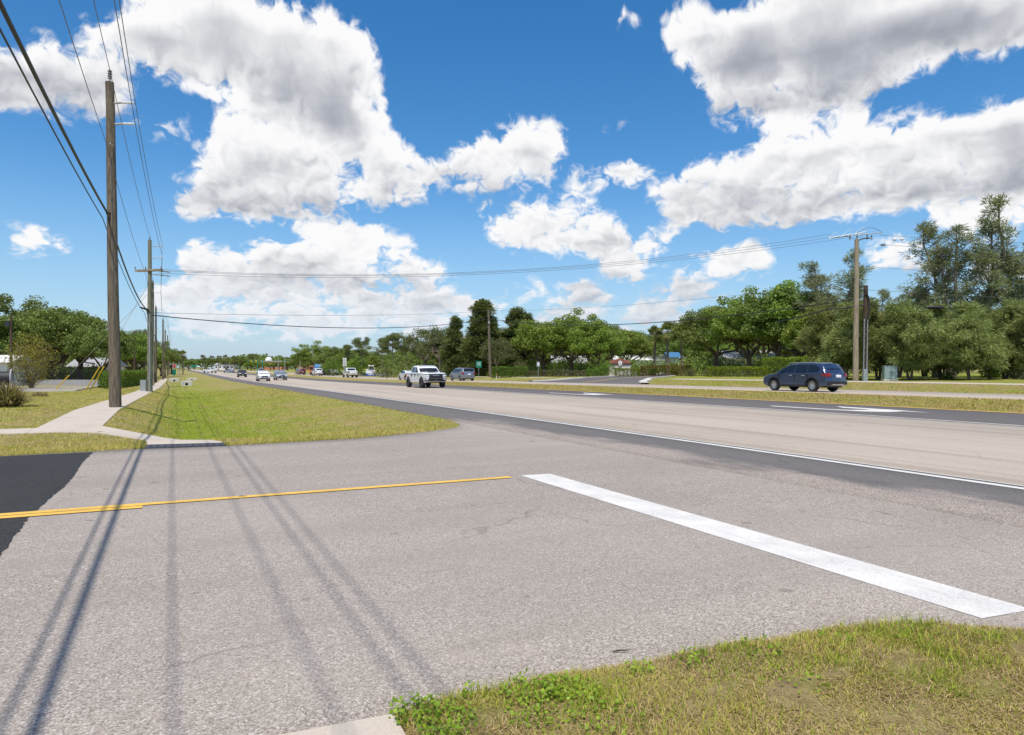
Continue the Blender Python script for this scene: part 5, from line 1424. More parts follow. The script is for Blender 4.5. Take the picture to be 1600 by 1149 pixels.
# ---------------------------------------------------------------- vehicles
def vehicle(name, label, cat, s, t, away, spec, paint_, group=None, rz=None, detail=True, rim='alloy', dz=0.0):
    """spec lengths in metres; x forward, y left, z up, wheels on z = 0"""
    p = G(s, t, .006 + dz)
    ang = (ROAD_ANG if away else ROAD_ANG + math.pi) if rz is None else rz
    root = empty(name, p, ang)
    k = spec.get('scale', 1.0); root.scale = (k, k, k)
    # lie along the slope of the carriageway
    d = 1.3; fx, fy = math.cos(ang), math.sin(ang)
    zf = GXY(p.x + fx * d, p.y + fy * d).z; zb = GXY(p.x - fx * d, p.y - fy * d).z
    zl = GXY(p.x - fy * .8, p.y + fx * .8).z; zr = GXY(p.x + fy * .8, p.y - fx * .8).z
    root.rotation_euler = (math.atan2(zl - zr, 1.6), -math.atan2(zf - zb, 2 * d), ang)
    L_, W, H = spec['L'], spec['W'], spec['H']; hl = L_ / 2
    belt, r, zb_ = spec['belt'], spec['wheel'], spec['sill']
    th = spec.get('tumble', .22); bow = spec.get('bow', .16)

    def yhalf(x, z): return W / 2 * (1 - .09 * min(1, abs(x) / hl) ** 5) * (1 - th * max(0, z - belt) / (H - belt)) * (1 - .05 * max(0, (belt - .35 - z)) / belt)
    def bowx(x, yf): return x - math.copysign(1, x) * bow * abs(yf) ** 2.4 * (min(1, abs(x) / hl) ** 4)
    def shell(outline, mat, nm, inset=.05, parent=root, smooth=True):
        n = len(outline); out = []
        area = sum(outline[i][0] * outline[(i + 1) % n][1] - outline[(i + 1) % n][0] * outline[i][1] for i in range(n))
        sg = 1 if area > 0 else -1
        for i in range(n):
            a, b_, c = outline[i - 1], outline[i], outline[(i + 1) % n]
            d1 = Vector((b_[0] - a[0], b_[1] - a[1])).normalized(); d2 = Vector((c[0] - b_[0], c[1] - b_[1])).normalized()
            nn = Vector((-(d1.y + d2.y), d1.x + d2.x)) * sg
            nn = nn.normalized() if nn.length > 1e-6 else Vector((0, 0))
            out.append((b_[0] + nn.x * inset, b_[1] + nn.y * inset))
        b = MB(); sl = [(-1, 1), (-.975, .45), (-.925, 0), (-.6, 0), (0, 0), (.6, 0), (.925, 0), (.975, .45), (1, 1)]
        vs = []
        for yf, ins in sl:
            for (x0, z0), (x1, z1) in zip(outline, out):
                x, z = x0 + (x1 - x0) * ins, z0 + (z1 - z0) * ins
                vs.append((bowx(x, yf), yf * yhalf(x, z), z + (.02 * (1 - yf * yf) if z > belt - .1 else 0)))
        fs = [(j * n + i, j * n + (i + 1) % n, (j + 1) * n + (i + 1) % n, (j + 1) * n + i) for j in range(len(sl) - 1) for i in range(n)]
        fs += [tuple(range(n)), tuple((len(sl) - 1) * n + i for i in range(n))]
        b.add(vs, fs)
        return b.build(nm, mat, parent, smooth)
    # lower body with wheel arches
    R = r + .07
    bot = []
    for xc in (spec['wx'][1], spec['wx'][0]):
        a0 = math.asin(max(-1, min(1, (zb_ - r) / R)))
        bot += [(xc - R * math.cos(a), r + R * math.sin(a)) for a in np.linspace(a0, math.pi - a0, 11)]
    body_line = spec['body'] + bot
    body = shell(body_line, paint_, 'body')
    cabin = shell(spec['cabin'], paint_, 'cabin', .04)
    ub = MB(); ub.box((0, 0, zb_ + .16), (L_ * .86, W * .70, .36)); ub.build('underbody', M['black'], root)

    def side_patch(poly, sg, mat, nm, parent, off=.012):
        b = MB(); n = len(poly)
        o1 = [(bowx(x, 1), sg * (yhalf(x, z) + off), z) for x, z in poly]; o0 = [(bowx(x, 1), sg * (yhalf(x, z) - .02), z) for x, z in poly]
        b.add(o1 + o0, [tuple(range(n))] + [(i, (i + 1) % n, n + (i + 1) % n, n + i) for i in range(n)])
        return b.build(nm, mat, parent)
    def span_patch(p0, p1, f0, f1, mat, nm, parent, off=.014):
        """glass across the car between two points of the side outline"""
        b = MB(); ys = np.linspace(-1, 1, 9); d_ = Vector((p1[0] - p0[0], p1[1] - p0[1])); nn = Vector((d_.y, -d_.x)).normalized()
        if nn.y < 0: nn = -nn
        vs = []
        for lay in (off, -.02):
            for (x, z), f in ((p0, f0), (p1, f1)):
                for y in ys:
                    vs.append((bowx(x, y * f) + nn.x * lay, y * f * yhalf(x, z), z + nn.y * lay + .02 * (1 - (y * f) ** 2)))
        fs = [(i, i + 1, 9 + i + 1, 9 + i) for i in range(8)]
        rim_ = list(range(9)) + list(range(17, 8, -1))
        fs += [(rim_[i], rim_[(i + 1) % 18], rim_[(i + 1) % 18] + 18, rim_[i] + 18) for i in range(18)]
        b.add(vs, fs)
        return b.build(nm, mat, parent)
    top_chain = spec['body']
    def end_x(z, front):
        xs = []
        for a, c in zip(body_line, body_line[1:] + body_line[:1]):
            if min(a[1], c[1]) - 1e-9 <= z <= max(a[1], c[1]) + 1e-9 and abs(a[1] - c[1]) > 1e-6:
                xs.append(a[0] + (c[0] - a[0]) * (z - a[1]) / (c[1] - a[1]))
        if spec.get('rear_cabin') and not front:
            for a, c in zip(spec['cabin'], spec['cabin'][1:]):
                if min(a[1], c[1]) <= z <= max(a[1], c[1]) and abs(a[1] - c[1]) > 1e-6: xs.append(a[0] + (c[0] - a[0]) * (z - a[1]) / (c[1] - a[1]))
        return (max(xs) if front else min(xs)) if xs else (hl if front else -hl)
    def end_patch(y0, y1, z0, z1, front, mat, nm, parent=root, off=.016, ny=6, slope=0.0):
        b = MB(); sg = 1 if front else -1; vs = []
        zs = np.linspace(z0, z1, 4)
        for lay in (off, -.03):
            for z in zs:
                for y in np.linspace(y0, y1, ny):
                    zz = z + slope * abs(y - y0)
                    x = end_x(zz, front); yf = y / (W / 2)
                    vs.append((bowx(x, min(1, abs(yf))) + sg * lay, y, zz))
        q = 4 * ny
        fs = [(j * ny + i, j * ny + i + 1, (j + 1) * ny + i + 1, (j + 1) * ny + i) for j in range(3) for i in range(ny - 1)]
        rim_ = [i for i in range(ny)] + [j * ny + ny - 1 for j in range(1, 4)] + [3 * ny + i for i in range(ny - 2, -1, -1)] + [j * ny for j in (2, 1)]
        m_ = len(rim_)
        fs += [(rim_[i], rim_[(i + 1) % m_], rim_[(i + 1) % m_] + q, rim_[i] + q) for i in range(m_)]
        b.add(vs, fs)
        return b.build(nm, mat, parent)
    # glass
    for sg in (-1, 1):
        for poly in spec['windows']: side_patch(poly, sg, M['glass'], 'side_window', cabin)
    span_patch(*spec['windscreen'], .88, .86, M['glass'], 'windscreen', cabin)
    if 'rear_window' in spec: span_patch(*spec['rear_window'], .84, .82, M['glass'], 'rear_window', cabin)
    # wheels
    for x in spec['wx']:
        for sg in (-1, 1):
            w = empty('wheel', (x, sg * (W / 2 - spec.get('inset', .13)), r)); w.parent = root
            tw = spec.get('tyre', .23) / 2
            b = MB(); b.lathe([(r * .62, -tw), (r * .93, -tw), (r * .99, -tw * .7), (r, 0), (r * .99, tw * .7), (r * .93, tw), (r * .66, tw), (r * .62, tw * .6), (r * .62, -tw)], 'y', 26)
            b.build('tyre', M['tyre'], w, True)
            b = MB(); y = sg * tw * .80
            b.lathe([(r * .66, y), (r * .60, y * .96), (r * .58, y * .5)], 'y', 24)
            nsp = spec.get('spokes', 10)
            for q in range(nsp):
                a = 2 * math.pi * q / nsp; c_, s_ = math.cos(a), math.sin(a)
                hw_ = r * (.075 if nsp > 6 else .11); pts = []
                for rr, ww in ((.10, .8), (.60, 1.15)):
                    for e in (-1, 1): pts.append((c_ * rr * r - s_ * e * hw_ * ww, y * (.90 if rr < .2 else .97), s_ * rr * r + c_ * e * hw_ * ww))
                dep = [(a_, y * .45, c__) for a_, b__, c__ in pts]
                b.add(pts + dep, [(0, 1, 3, 2), (0, 2, 6, 4), (1, 3, 7, 5)])
            b.lathe([(0, y * .97), (r * .13, y * .95), (r * .14, y * .6)], 'y', 10)
            b.build('rim', M[rim], w)
            b = MB(); b.lathe([(0, y * .42), (r * .60, y * .42)], 'y', 20); b.build('spoke_backing', M['black'], w)  # flat black disc, darkens the gaps between the spokes
    # lamps, plates, grille
    for (y0, y1, z0, z1) in spec.get('headlamps', []):
        end_patch(y0, y1, z0, z1, True, M['lamp'], 'headlamp'); end_patch(-y1, -y0, z0, z1, True, M['lamp'], 'headlamp')
    for (y0, y1, z0, z1) in spec.get('taillamps', []):
        end_patch(y0, y1, z0, z1, False, M['tail'], 'tail_lamp'); end_patch(-y1, -y0, z0, z1, False, M['tail'], 'tail_lamp')
        if detail:
            xr = end_x((z0 + z1) / 2, False)
            for sg in (-1, 1): side_patch([(xr + .06, z0 + .02), (xr + .34, z0 + .08), (xr + .34, z1 - .05), (xr + .06, z1)], sg, M['tail'], 'tail_lamp', root, .01)
    for (y0, y1, z0, z1, fr, mt, nm) in spec.get('ends', []): end_patch(y0, y1, z0, z1, fr, M[mt], nm)
    for sg in (-1, 1):
        if 'mirror' in spec:
            x, z = spec['mirror']; mb = MB(); yy = yhalf(x, z)
            mb.lathe([(0, -.05), (.07, -.045), (.10, 0), (.085, .05), (0, .06)], 'y', 8, (x, sg * (yy + .12), z + .02)); mb.box((x - .01, sg * (yy + .02), z - .03), (.06, .14, .04))
            mb.build('mirror', M['black'] if spec.get('dark_mirror') else paint_, root, True)
        if detail:
            for x in spec.get('seams', []):
                side_patch([(x, zb_ + .10), (x + .014, zb_ + .10), (x + .014, belt - .02), (x, belt - .02)], sg, M['black'], 'door_seam', root, .006)
            for x in spec.get('handles', []):
                side_patch([(x, belt - .13), (x + .20, belt - .12), (x + .20, belt - .085), (x, belt - .09)], sg, M[spec.get('handle_mat', 'chrome')], 'door_handle', root, .035)
            for poly, mt, nm in spec.get('trim', []): side_patch(poly, sg, M[mt], nm, root, .016)
            if spec.get('flares'):
                for xc in spec['wx']:
                    ar = np.linspace(-.15, math.pi + .15, 15)
                    b = MB(); vs = []
                    for rr, off in ((R - .01, .02), (R + .075, .022), (R + .08, -.02)):
                        for a in ar:
                            x, z = xc + rr * math.cos(a), r + rr * math.sin(a); vs.append((bowx(x, 1), sg * (yhalf(x, max(z, .2)) + off), z))
                    n_ = len(ar); b.add(vs, [(j * n_ + i, j * n_ + i + 1, (j + 1) * n_ + i + 1, (j + 1) * n_ + i) for j in (0, 1) for i in range(n_ - 1)])
                    b.build('arch_trim', M['black'], root, True)
            if 'rails' in spec:
                x0, x1 = spec['rails']; yy = yhalf(0, H) * .86; b = MB()
                b.tube([(x0, sg * yy, H - .05), (x0 - .12, sg * yy, H + .025), (x1 + .12, sg * yy, H + .03), (x1, sg * yy, H - .05)], .022, 6)
                b.build('roof_rail', M['galv'], root)
    return tag(root, label, cat, group), (end_patch, side_patch, span_patch, root)

WAGON = dict(L=4.87, W=1.87, H=1.64, belt=1.03, wheel=.36, sill=.27, wx=(1.37, -1.375), tumble=.24, flares=True, rails=(.45, -1.55), spokes=10, rear_cabin=True,
    body=[(2.20, .30), (2.38, .40), (2.43, .58), (2.38, .76), (2.22, .88), (1.80, .97), (1.28, 1.03), (.4, 1.045), (-1.2, 1.07), (-2.05, 1.10), (-2.33, 1.06), (-2.40, .92), (-2.40, .74), (-2.43, .62), (-2.43, .46), (-2.32, .34)],
    cabin=[(1.32, 1.00), (.95, 1.24), (.45, 1.50), (.15, 1.585), (-.6, 1.64), (-1.4, 1.63), (-1.92, 1.58), (-2.10, 1.42), (-2.34, 1.06), (-2.0, 1.0)],
    windows=[[(1.02, 1.10), (.88, 1.21), (.42, 1.45), (.06, 1.535), (-.14, 1.54), (-.10, 1.10)], [(-.20, 1.10), (-.20, 1.545), (-.95, 1.555), (-1.0, 1.12)], [(-1.08, 1.13), (-1.04, 1.55), (-1.50, 1.53), (-1.86, 1.36), (-1.90, 1.24), (-1.72, 1.15)]],
    windscreen=((1.12, 1.13), (.32, 1.535)), rear_window=((-1.96, 1.53), (-2.21, 1.24)), mirror=(.88, 1.12), seams=[1.02, -.15, -1.02], handles=[-.02, -.90],
    headlamps=[(.48, .86, .70, .84)], taillamps=[(.56, .89, .86, 1.06)],
    ends=[(-.50, .50, .56, .78, True, 'black', 'grille'), (-.75, .75, .36, .48, True, 'black', 'lower_grille'), (-.80, .80, .40, .60, False, 'black', 'rear_bumper'), (-.52, .52, .385, .45, False, 'galv', 'skid_trim'), (-.20, .20, .82, .97, False, 'plate', 'number_plate')],
    trim=[([(.98, .29), (.98, .40), (-.98, .40), (-.98, .29)], 'black', 'sill_trim')])
SUV = dict(L=4.60, W=1.86, H=1.70, belt=1.05, wheel=.36, sill=.30, wx=(1.33, -1.33), tumble=.22, spokes=5, rear_cabin=True,
    body=[(2.12, .32), (2.26, .45), (2.30, .66), (2.26, .86), (2.10, .98), (1.25, 1.08), (.3, 1.09), (-1.2, 1.10), (-2.0, 1.12), (-2.22, 1.08), (-2.28, .90), (-2.30, .62), (-2.28, .46), (-2.18, .36)],
    cabin=[(1.28, 1.05), (.55, 1.54), (.2, 1.66), (-.5, 1.70), (-1.5, 1.68), (-1.95, 1.60), (-2.20, 1.08), (-1.9, 1.04)],
    windows=[[(1.0, 1.14), (.46, 1.50), (.05, 1.58), (-.12, 1.585), (-.10, 1.13)], [(-.20, 1.13), (-.20, 1.59), (-.95, 1.585), (-1.0, 1.15)], [(-1.08, 1.16), (-1.05, 1.585), (-1.60, 1.55), (-1.82, 1.24)]],
    windscreen=((1.10, 1.16), (.38, 1.61)), rear_window=((-1.97, 1.54), (-2.11, 1.24)), mirror=(.82, 1.16), seams=[.95, -.15, -1.0], handles=[-.02, -.86], dark_mirror=True,
    headlamps=[(.46, .86, .78, .92)], taillamps=[(.60, .88, .88, 1.16)],
    ends=[(-.48, .48, .60, .86, True, 'black', 'grille'), (-.78, .78, .38, .52, True, 'black', 'lower_grille'), (-.76, .76, .40, .55, False, 'black', 'rear_bumper'), (-.20, .20, .78, .92, False, 'plate', 'number_plate'), (-.16, .16, .52, .62, True, 'plate', 'number_plate')])
SEDAN = dict(L=4.75, W=1.82, H=1.44, belt=.94, wheel=.33, sill=.22, wx=(1.38, -1.36), tumble=.26, spokes=5,
    body=[(2.22, .25), (2.36, .36), (2.38, .55), (2.30, .70), (1.9, .82), (1.10, .94), (.3, .95), (-1.5, .98), (-2.1, 1.00), (-2.32, .95), (-2.38, .75), (-2.38, .45), (-2.28, .30)],
    cabin=[(1.15, .92), (.42, 1.34), (.1, 1.42), (-.5, 1.44), (-1.0, 1.40), (-1.40, 1.24), (-1.86, .98), (-1.5, .93)],
    windows=[[(.9, 1.0), (.38, 1.29), (-.05, 1.355), (-.14, 1.355), (-.12, 1.0)], [(-.22, 1.0), (-.22, 1.36), (-.85, 1.33), (-1.30, 1.10), (-1.20, 1.02)]],
    windscreen=((.98, 1.02), (.26, 1.38)), rear_window=((-1.08, 1.37), (-1.62, 1.10)), mirror=(.78, 1.02), seams=[.9, -.17, -1.0], handles=[-.02, -.86],
    headlamps=[(.48, .84, .56, .70)], taillamps=[(.48, .84, .74, .90)], ends=[(-.5, .5, .36, .56, True, 'black', 'grille'), (-.2, .2, .62, .74, False, 'plate', 'number_plate')])
VAN = dict(L=5.1, W=1.98, H=1.76, belt=1.06, wheel=.35, sill=.25, wx=(1.52, -1.50), tumble=.17, spokes=10, rear_cabin=True,
    body=[(2.38, .28), (2.52, .42), (2.54, .62), (2.44, .84), (2.1, .98), (1.55, 1.07), (.3, 1.08), (-1.2, 1.09), (-2.2, 1.10), (-2.48, 1.06), (-2.52, .85), (-2.54, .50), (-2.42, .32)],
    cabin=[(1.62, 1.04), (.95, 1.50), (.5, 1.68), (-.2, 1.75), (-1.6, 1.75), (-2.2, 1.69), (-2.48, 1.07), (-2.2, 1.03)],
    windows=[[(1.30, 1.14), (.80, 1.48), (.42, 1.60), (.22, 1.61), (.22, 1.13)], [(.12, 1.13), (.12, 1.62), (-.98, 1.63), (-1.0, 1.14)], [(-1.08, 1.14), (-1.06, 1.63), (-1.95, 1.61), (-2.15, 1.18)]],
    windscreen=((1.46, 1.14), (.66, 1.63)), rear_window=((-2.23, 1.63), (-2.40, 1.24)), mirror=(1.12, 1.16), seams=[1.2, .17, -1.03], handles=[.3, -.10],
    headlamps=[(.5, .92, .68, .84)], taillamps=[(.66, .93, .86, 1.15)], ends=[(-.55, .55, .5, .70, True, 'black', 'grille'), (-.22, .22, .80, .95, False, 'plate', 'number_plate'), (-.62, .62, 1.0, 1.05, False, 'chrome', 'tailgate_trim')])
PICKUP = dict(L=5.85, W=2.06, H=1.98, belt=1.30, wheel=.44, sill=.46, wx=(1.90, -1.84), tumble=.15, bow=.12, flares=True, spokes=6, tyre=.30, inset=.10, dark_mirror=True,
    body=[(2.72, .58), (2.86, .66), (2.90, .90), (2.88, 1.18), (2.78, 1.30), (2.0, 1.37), (1.25, 1.38), (.2, 1.33), (-.95, 1.34), (-1.0, 1.36), (-2.80, 1.38), (-2.88, 1.34), (-2.88, .72), (-2.78, .62)],
    cabin=[(1.30, 1.30), (.95, 1.54), (.58, 1.86), (.32, 1.95), (-.3, 1.98), (-.75, 1.94), (-.92, 1.82), (-1.05, 1.32)],
    windows=[[(1.02, 1.39), (.86, 1.50), (.48, 1.83), (.16, 1.865), (.12, 1.39)], [(.02, 1.39), (.04, 1.87), (-.66, 1.85), (-.78, 1.74), (-.84, 1.42)]],
    windscreen=((1.16, 1.42), (.46, 1.90)), rear_window=((-.90, 1.86), (-1.02, 1.46)), mirror=(.92, 1.46), seams=[1.06, .06, -.90, -1.02], handles=[.16, -.72], handle_mat='black',
    headlamps=[(.62, .98, 1.02, 1.14)], taillamps=[(.80, .99, .92, 1.28)],
    ends=[(-.64, .64, .86, 1.25, True, 'black', 'grille'), (-.98, .98, 1.17, 1.23, True, 'black', 'grille_bar'), (-1.0, 1.0, .60, .84, True, 'black', 'front_bumper'), (-.66, .66, .585, .64, True, 'chrome', 'skid_plate'),
          (-.98, .98, .62, .84, False, 'chrome', 'rear_bumper'), (-.2, .2, .9, 1.04, False, 'plate', 'number_plate')])

(_, tools) = vehicle('station_wagon', 'dark blue station wagon with roof rails driving away on the far carriageway', 'car', 33.4, 28.5, True, WAGON, M['pblue'])
tools[0](-.05, .05, 1.02, 1.06, False, M['chrome'], 'rear_emblem', off=.02)
(_, tools) = vehicle('pickup_truck', 'white lifted pickup truck with black grille coming towards the viewer', 'pickup truck', 20.6, 59.2, False, PICKUP, M['pwhite'], rim='alloy_dark')
tools[0](-.30, .30, 1.08, 1.13, True, M['galv'], 'grille_lettering', off=.03)
tools[0](.70, .96, .70, .80, True, M['lamp'], 'fog_lamp', off=.022); tools[0](-.96, -.70, .70, .80, True, M['lamp'], 'fog_lamp', off=.022)
b = MB(); b.box((1.75, 0, 1.39), (.75, .62, .07), taper=.8); b.build('bonnet_scoop', M['black'], tools[3])
b = MB(); b.box((-1.93, 0, 1.372), (1.66, 1.6, .02)); b.build('bed_shade_panel', M['black'], tools[3])  # flat black panel: shade of the open bed put in as colour
NEARG, FARG = 'cars coming towards the viewer', 'cars driving away on the far carriageway'
vehicle('hatchback_car', 'white compact car with dark grille coming towards the viewer', 'car', 13.1, 117, False, SUV, M['pwhite'], NEARG)
vehicle('hatchback_car', 'pale silver-blue car coming on, right of the white compact', 'car', 16.7, 124, False, SUV, M['psilver'], NEARG)
vehicle('off_road_car', 'dark charcoal car farthest of the three oncoming cars', 'car', 14.4, 170, False, dict(SUV, H=1.8, scale=1.03), M['pdark'], NEARG)
vehicle('minivan', 'grey-blue minivan seen from behind, right of the white pickup', 'van', 36.2, 88.5, True, dict(VAN, scale=1.02), M['pgrey'], FARG)
vehicle('sedan_car', 'white sedan partly hidden behind the lifted pickup truck', 'car', 32.0, 100, True, SEDAN, M['pwhite'], FARG)
vehicle('far_pickup', 'white pickup truck seen from behind below the white sign panels', 'pickup truck', 33.0, 142, True, dict(PICKUP, wheel=.40, flares=False), M['pwhite'], FARG)
vehicle('white_suv', 'white tall car driving away, right of the dark red one', 'car', 33.0, 178, True, dict(SUV, scale=1.1), M['pwhite'], FARG, detail=False)
vehicle('red_suv', 'dark red car driving away on the far carriageway', 'car', 33.5, 205, True, SUV, M['pred'], FARG, detail=False)
vehicle('dark_suv', 'dark car driving away, left of the dark red one', 'car', 36.5, 228, True, SUV, M['pdark'], FARG, detail=False)
vehicle('dark_suv', 'small dark blue car far up the highway behind the white compact', 'car', 32.5, 300, True, SUV, M['pblue'], FARG, detail=False)
vehicle('white_suv', 'small far white car just left of the oncoming white compact', 'car', 36.0, 330, True, SUV, M['pwhite'], FARG, detail=False)
vehicle('crossing_pickup', 'far white pickup crossing the highway side on', 'pickup truck', 13, 290, True, dict(PICKUP, wheel=.40, flares=False), M['pwhite'], None, rz=math.radians(160), detail=False)
vehicle('sedan_car', 'far white car crossing the highway beside the crossing pickup', 'car', 19.5, 286, True, SEDAN, M['psilver'], None, rz=math.radians(160), detail=False)
vehicle('sedan_car', 'white sedan parked at the edge of the left car park', 'car', -21.2, 70.5, True, SEDAN, M['pwhite'], None, rz=math.radians(35), detail=False)

# ---------------------------------------------------------------- utility poles and wires

def utility_pole(name, x, y, H, r0, r1, mat, label, lean=(0, 0), group=None, base=0.0):
    p = GXY(x, y, -.05 + base); o = empty(name, p)
    b = MB(); r = np.random.default_rng(int(abs(x * 7 + y * 3)))
    n = 14; pts = []
    for i in range(n):
        f = i / (n - 1); pts.append((lean[0] * f + r.normal(0, .006), lean[1] * f + r.normal(0, .006), H * f))
    b.tube(pts, [r0 + (r1 - r0) * i / (n - 1) for i in range(n)], 14)
    b.build('pole', M[mat], o, True)
    return tag(o, label, 'utility pole', group)

def insulator(parent, c, h=.28, r=.07, mat='insul', axis='z'):
    b = MB(); k = 4; prof = [(.02, 0)]
    for i in range(k): prof += [(r, h * (i + .25) / k), (r * .55, h * (i + .75) / k)]
    prof += [(.02, h), (0, h)]
    b.lathe(prof, axis, 10, c); return b.build('insulator', M[mat], parent, True)

def arm(parent, a, c, r=.035, mat='galv', nm='bracket'):
    b = MB(); b.tube([a, c], r, 7); return b.build(nm, M[mat], parent, True)

def wire(name, pts, rad, label, mat='wire', sag=.4, group=None, cat='wire', n=14, sides=5):
    """one conductor hung from support to support"""
    b = MB(); path = []
    sags = sag if isinstance(sag, (list, tuple)) else [sag] * (len(pts) - 1)
    for (a, c), sg in zip(zip(pts[:-1], pts[1:]), sags):
        a, c = Vector(a), Vector(c)
        for i in range(n + (1 if c == Vector(pts[-1]) else 0)):
            f = i / n; q = a.lerp(c, f); q.z -= 4 * sg * f * (1 - f); path.append(q)
    b.tube(path, rad, sides)
    return tag(b.build(name, M[mat], None, True, fix=False), label, cat, group)

LP = 'utility poles along the left sidewalk'
P1 = G(-1.95, 29.8); P2 = G(-1.6, 59.5)
p1 = utility_pole('utility_pole', P1.x, P1.y, 12.35, .215, .150, 'pole', 'nearest tall wooden utility pole standing on the left sidewalk edge', (-.20, 0), LP)
rd = Vector((NX, NY, 0))
TOP1 = Vector((-.20, 0, 12.35))
b = MB(); b.tube([TOP1, TOP1 + Vector((0, 0, .14))], .03, 6); b.build('bracket', M['galv'], p1)
insulator(p1, TOP1 + Vector((0, 0, .12)), .36, .085)
A1 = Vector((-.185, 0, 11.55)); A2 = Vector((-.175, 0, 10.75))
for A in (A1, A2):
    arm(p1, A + Vector((.1, 0, 0)), A + Vector((.42, .05, .05)), .04); 
    b = MB(); prof = [(.03, 0)]
    for i in range(5): prof += [(.05, .03 + i * .08), (.032, .07 + i * .08)]
    prof += [(.03, .44)]
    q0 = A + Vector((.42, .05, .05)); 
    vs = MB(); vs.tube([q0 + Vector((.09 * i, 0, 0)) for i in range(6)], [.03, .052, .036, .052, .036, .03], 8)
    vs.build('insulator', M['insul_white'], p1, True)
arm(p1, Vector((-.02, -.12, 9.9)), Vector((-.02, -.30, 9.95)), .02)
for zz in (7.35, 7.12): arm(p1, Vector((-.1, -.15, zz)), Vector((-.1, -.27, zz)), .035, 'steel_dark', 'cable_clamp')
for k in range(9):
    b = MB(); b.box((-.2 * (1.2 + k * .9) / 12, -.185 + .004 * k, 1.2 + k * .9 + .3 * (k % 2)), (.05, .02, .09)); b.build('tag_plate' if k % 3 == 0 else 'staple_plate', M['galv'], p1)
# ground wire stapled down the pole
b = MB(); b.tube([(.12, -.16, .2), (.02, -.16, 5), (-.06, -.15, 9.5)], .008, 5); b.build('ground_wire', M['wire'], p1)

p2 = utility_pole('utility_pole', P2.x, P2.y, 11.7, .19, .13, 'pole_green', 'wooden utility pole with a cross arm, front one of the twin poles', (.02, 0), LP)
p2b = utility_pole('utility_pole', P2.x - .42, P2.y + .9, 8.6, .17, .13, 'pole_green', 'shorter rear pole of the twin poles by the sidewalk', (.2, -.1), LP)
b = MB(); b.box((-.05, -.17, 9.35), (2.3, .11, .13), math.radians(-14)); b.build('cross_arm', M['pole_pale'], p2)
b = MB(); b.box((-.05, .17, 9.35), (2.3, .11, .13), math.radians(-14)); b.build('cross_arm', M['pole_pale'], p2)
for q in (-1, -.2, 1):
    insulator(p2, (q, -.2 - q * .25 * .0, 9.42), .2, .05)
for k, zz in enumerate((9.35, 9.05)):
    b = MB(); b.tube([Vector((.25 + .22 * i, .02 * i, zz - .02 * i)) for i in range(7)], [.02, .05, .03, .05, .03, .05, .02], 7); b.build('strain_insulator', M['insul'], p2, True)
for zz in (11.2, 10.3):
    arm(p2, Vector((.1, 0, zz)), Vector((.95, .05, zz + .05)), .03); insulator(p2, Vector((.92, .05, zz + .05)), .14, .045, 'insul_white')
insulator(p2, Vector((.02, 0, 11.68)), .26, .06)
b = MB(); b.box((-.28, -.30, .45), (.42, .3, .95)); bx_ = b.build('meter_box', M['galv'], p2)
arm(p2, Vector((.10, -.17, .1)), Vector((.08, -.15, 6.2)), .035, 'galv', 'conduit')
FARP = [(-2.0, 86, 'pole_pale', 11.6), (-2.2, 112, 'pole', 11), (-1.6, 140, 'pole', 11), (-1.5, 168, 'pole', 10.5), (-1.2, 198, 'pole', 10.5), (-1.0, 232, 'pole', 10.5)]
ords = ['third pole back, pale and slim, right of the twin poles', 'fourth wooden pole back along the left sidewalk', 'fifth wooden pole back along the left sidewalk',
        'sixth wooden pole back, near the stop sign', 'seventh wooden pole back along the left side', 'farthest wooden pole of the left row']
far_tops = []
for (s, t_, mt, H), lb in zip(FARP, ords):
    q = G(s, t_); o = utility_pole('utility_pole', q.x, q.y, H, .17, .12, mt, lb, (0, 0), LP)
    for zz in (H - .3, H - 1.2):
        arm(o, Vector((.1, 0, zz)), Vector((.9, .05, zz)), .035); insulator(o, Vector((.88, .05, zz)), .16, .05, 'insul_white')
    insulator(o, Vector((0, 0, H)), .25, .07)
    far_tops.append((q, H))

def line_pts(off1, z1, off2, z2, dzfar, ox=.9):
    """conductor along the left poles, from behind the viewer to the far end"""
    base = P1 + off1; base.z = P1.z + z1
    d = Vector((UX, UY, 0))
    start = base - d * 46; start.z = base.z + .15
    pts = [start, base, Vector((P2.x + off2.x, P2.y + off2.y, P2.z + z2))]
    for q, H in far_tops: pts.append(Vector((q.x + ox, q.y, q.z + H - dzfar)))
    return pts
WG = 'conductors along the left poles'
wire('power_wire', line_pts(Vector((-.2, 0, 0)), 12.75, Vector((.02, 0, 0)), 11.9, -.2, 0), .0125, 'topmost wire on the insulator crowning the nearest pole', sag=[.5, .35] + [.5] * 6, group=WG)
wire('power_wire', line_pts(Vector((.72, .05, 0)), 11.62, Vector((.95, .05, 0)), 11.35, .15), .0125, 'wire held by the upper side arm of the nearest pole', sag=[.5, .35] + [.5] * 6, group=WG)
wire('power_wire', line_pts(Vector((.72, .05, 0)), 10.82, Vector((.95, .05, 0)), 10.45, 1.05), .0125, 'wire held by the lower side arm of the nearest pole', sag=[.5, .35] + [.5] * 6, group=WG)
wire('power_wire', line_pts(Vector((-.2, -.25, 0)), 9.95, Vector((-.2, -.1, 0)), 8.9, 2.4, -.1), .0115, 'single neutral wire below the side arms on the left poles', sag=[.5, .35] + [.5] * 6, group=WG)
wire('communication_cable', line_pts(Vector((-.18, -.25, 0)), 7.35, Vector((-.1, -.25, 0)), 6.3, 4.2, -.1), .036, 'thick black bundled cable, lower on the left poles', 'cable', [.7, .6] + [.6] * 6, WG, 'cable', 16, 8)
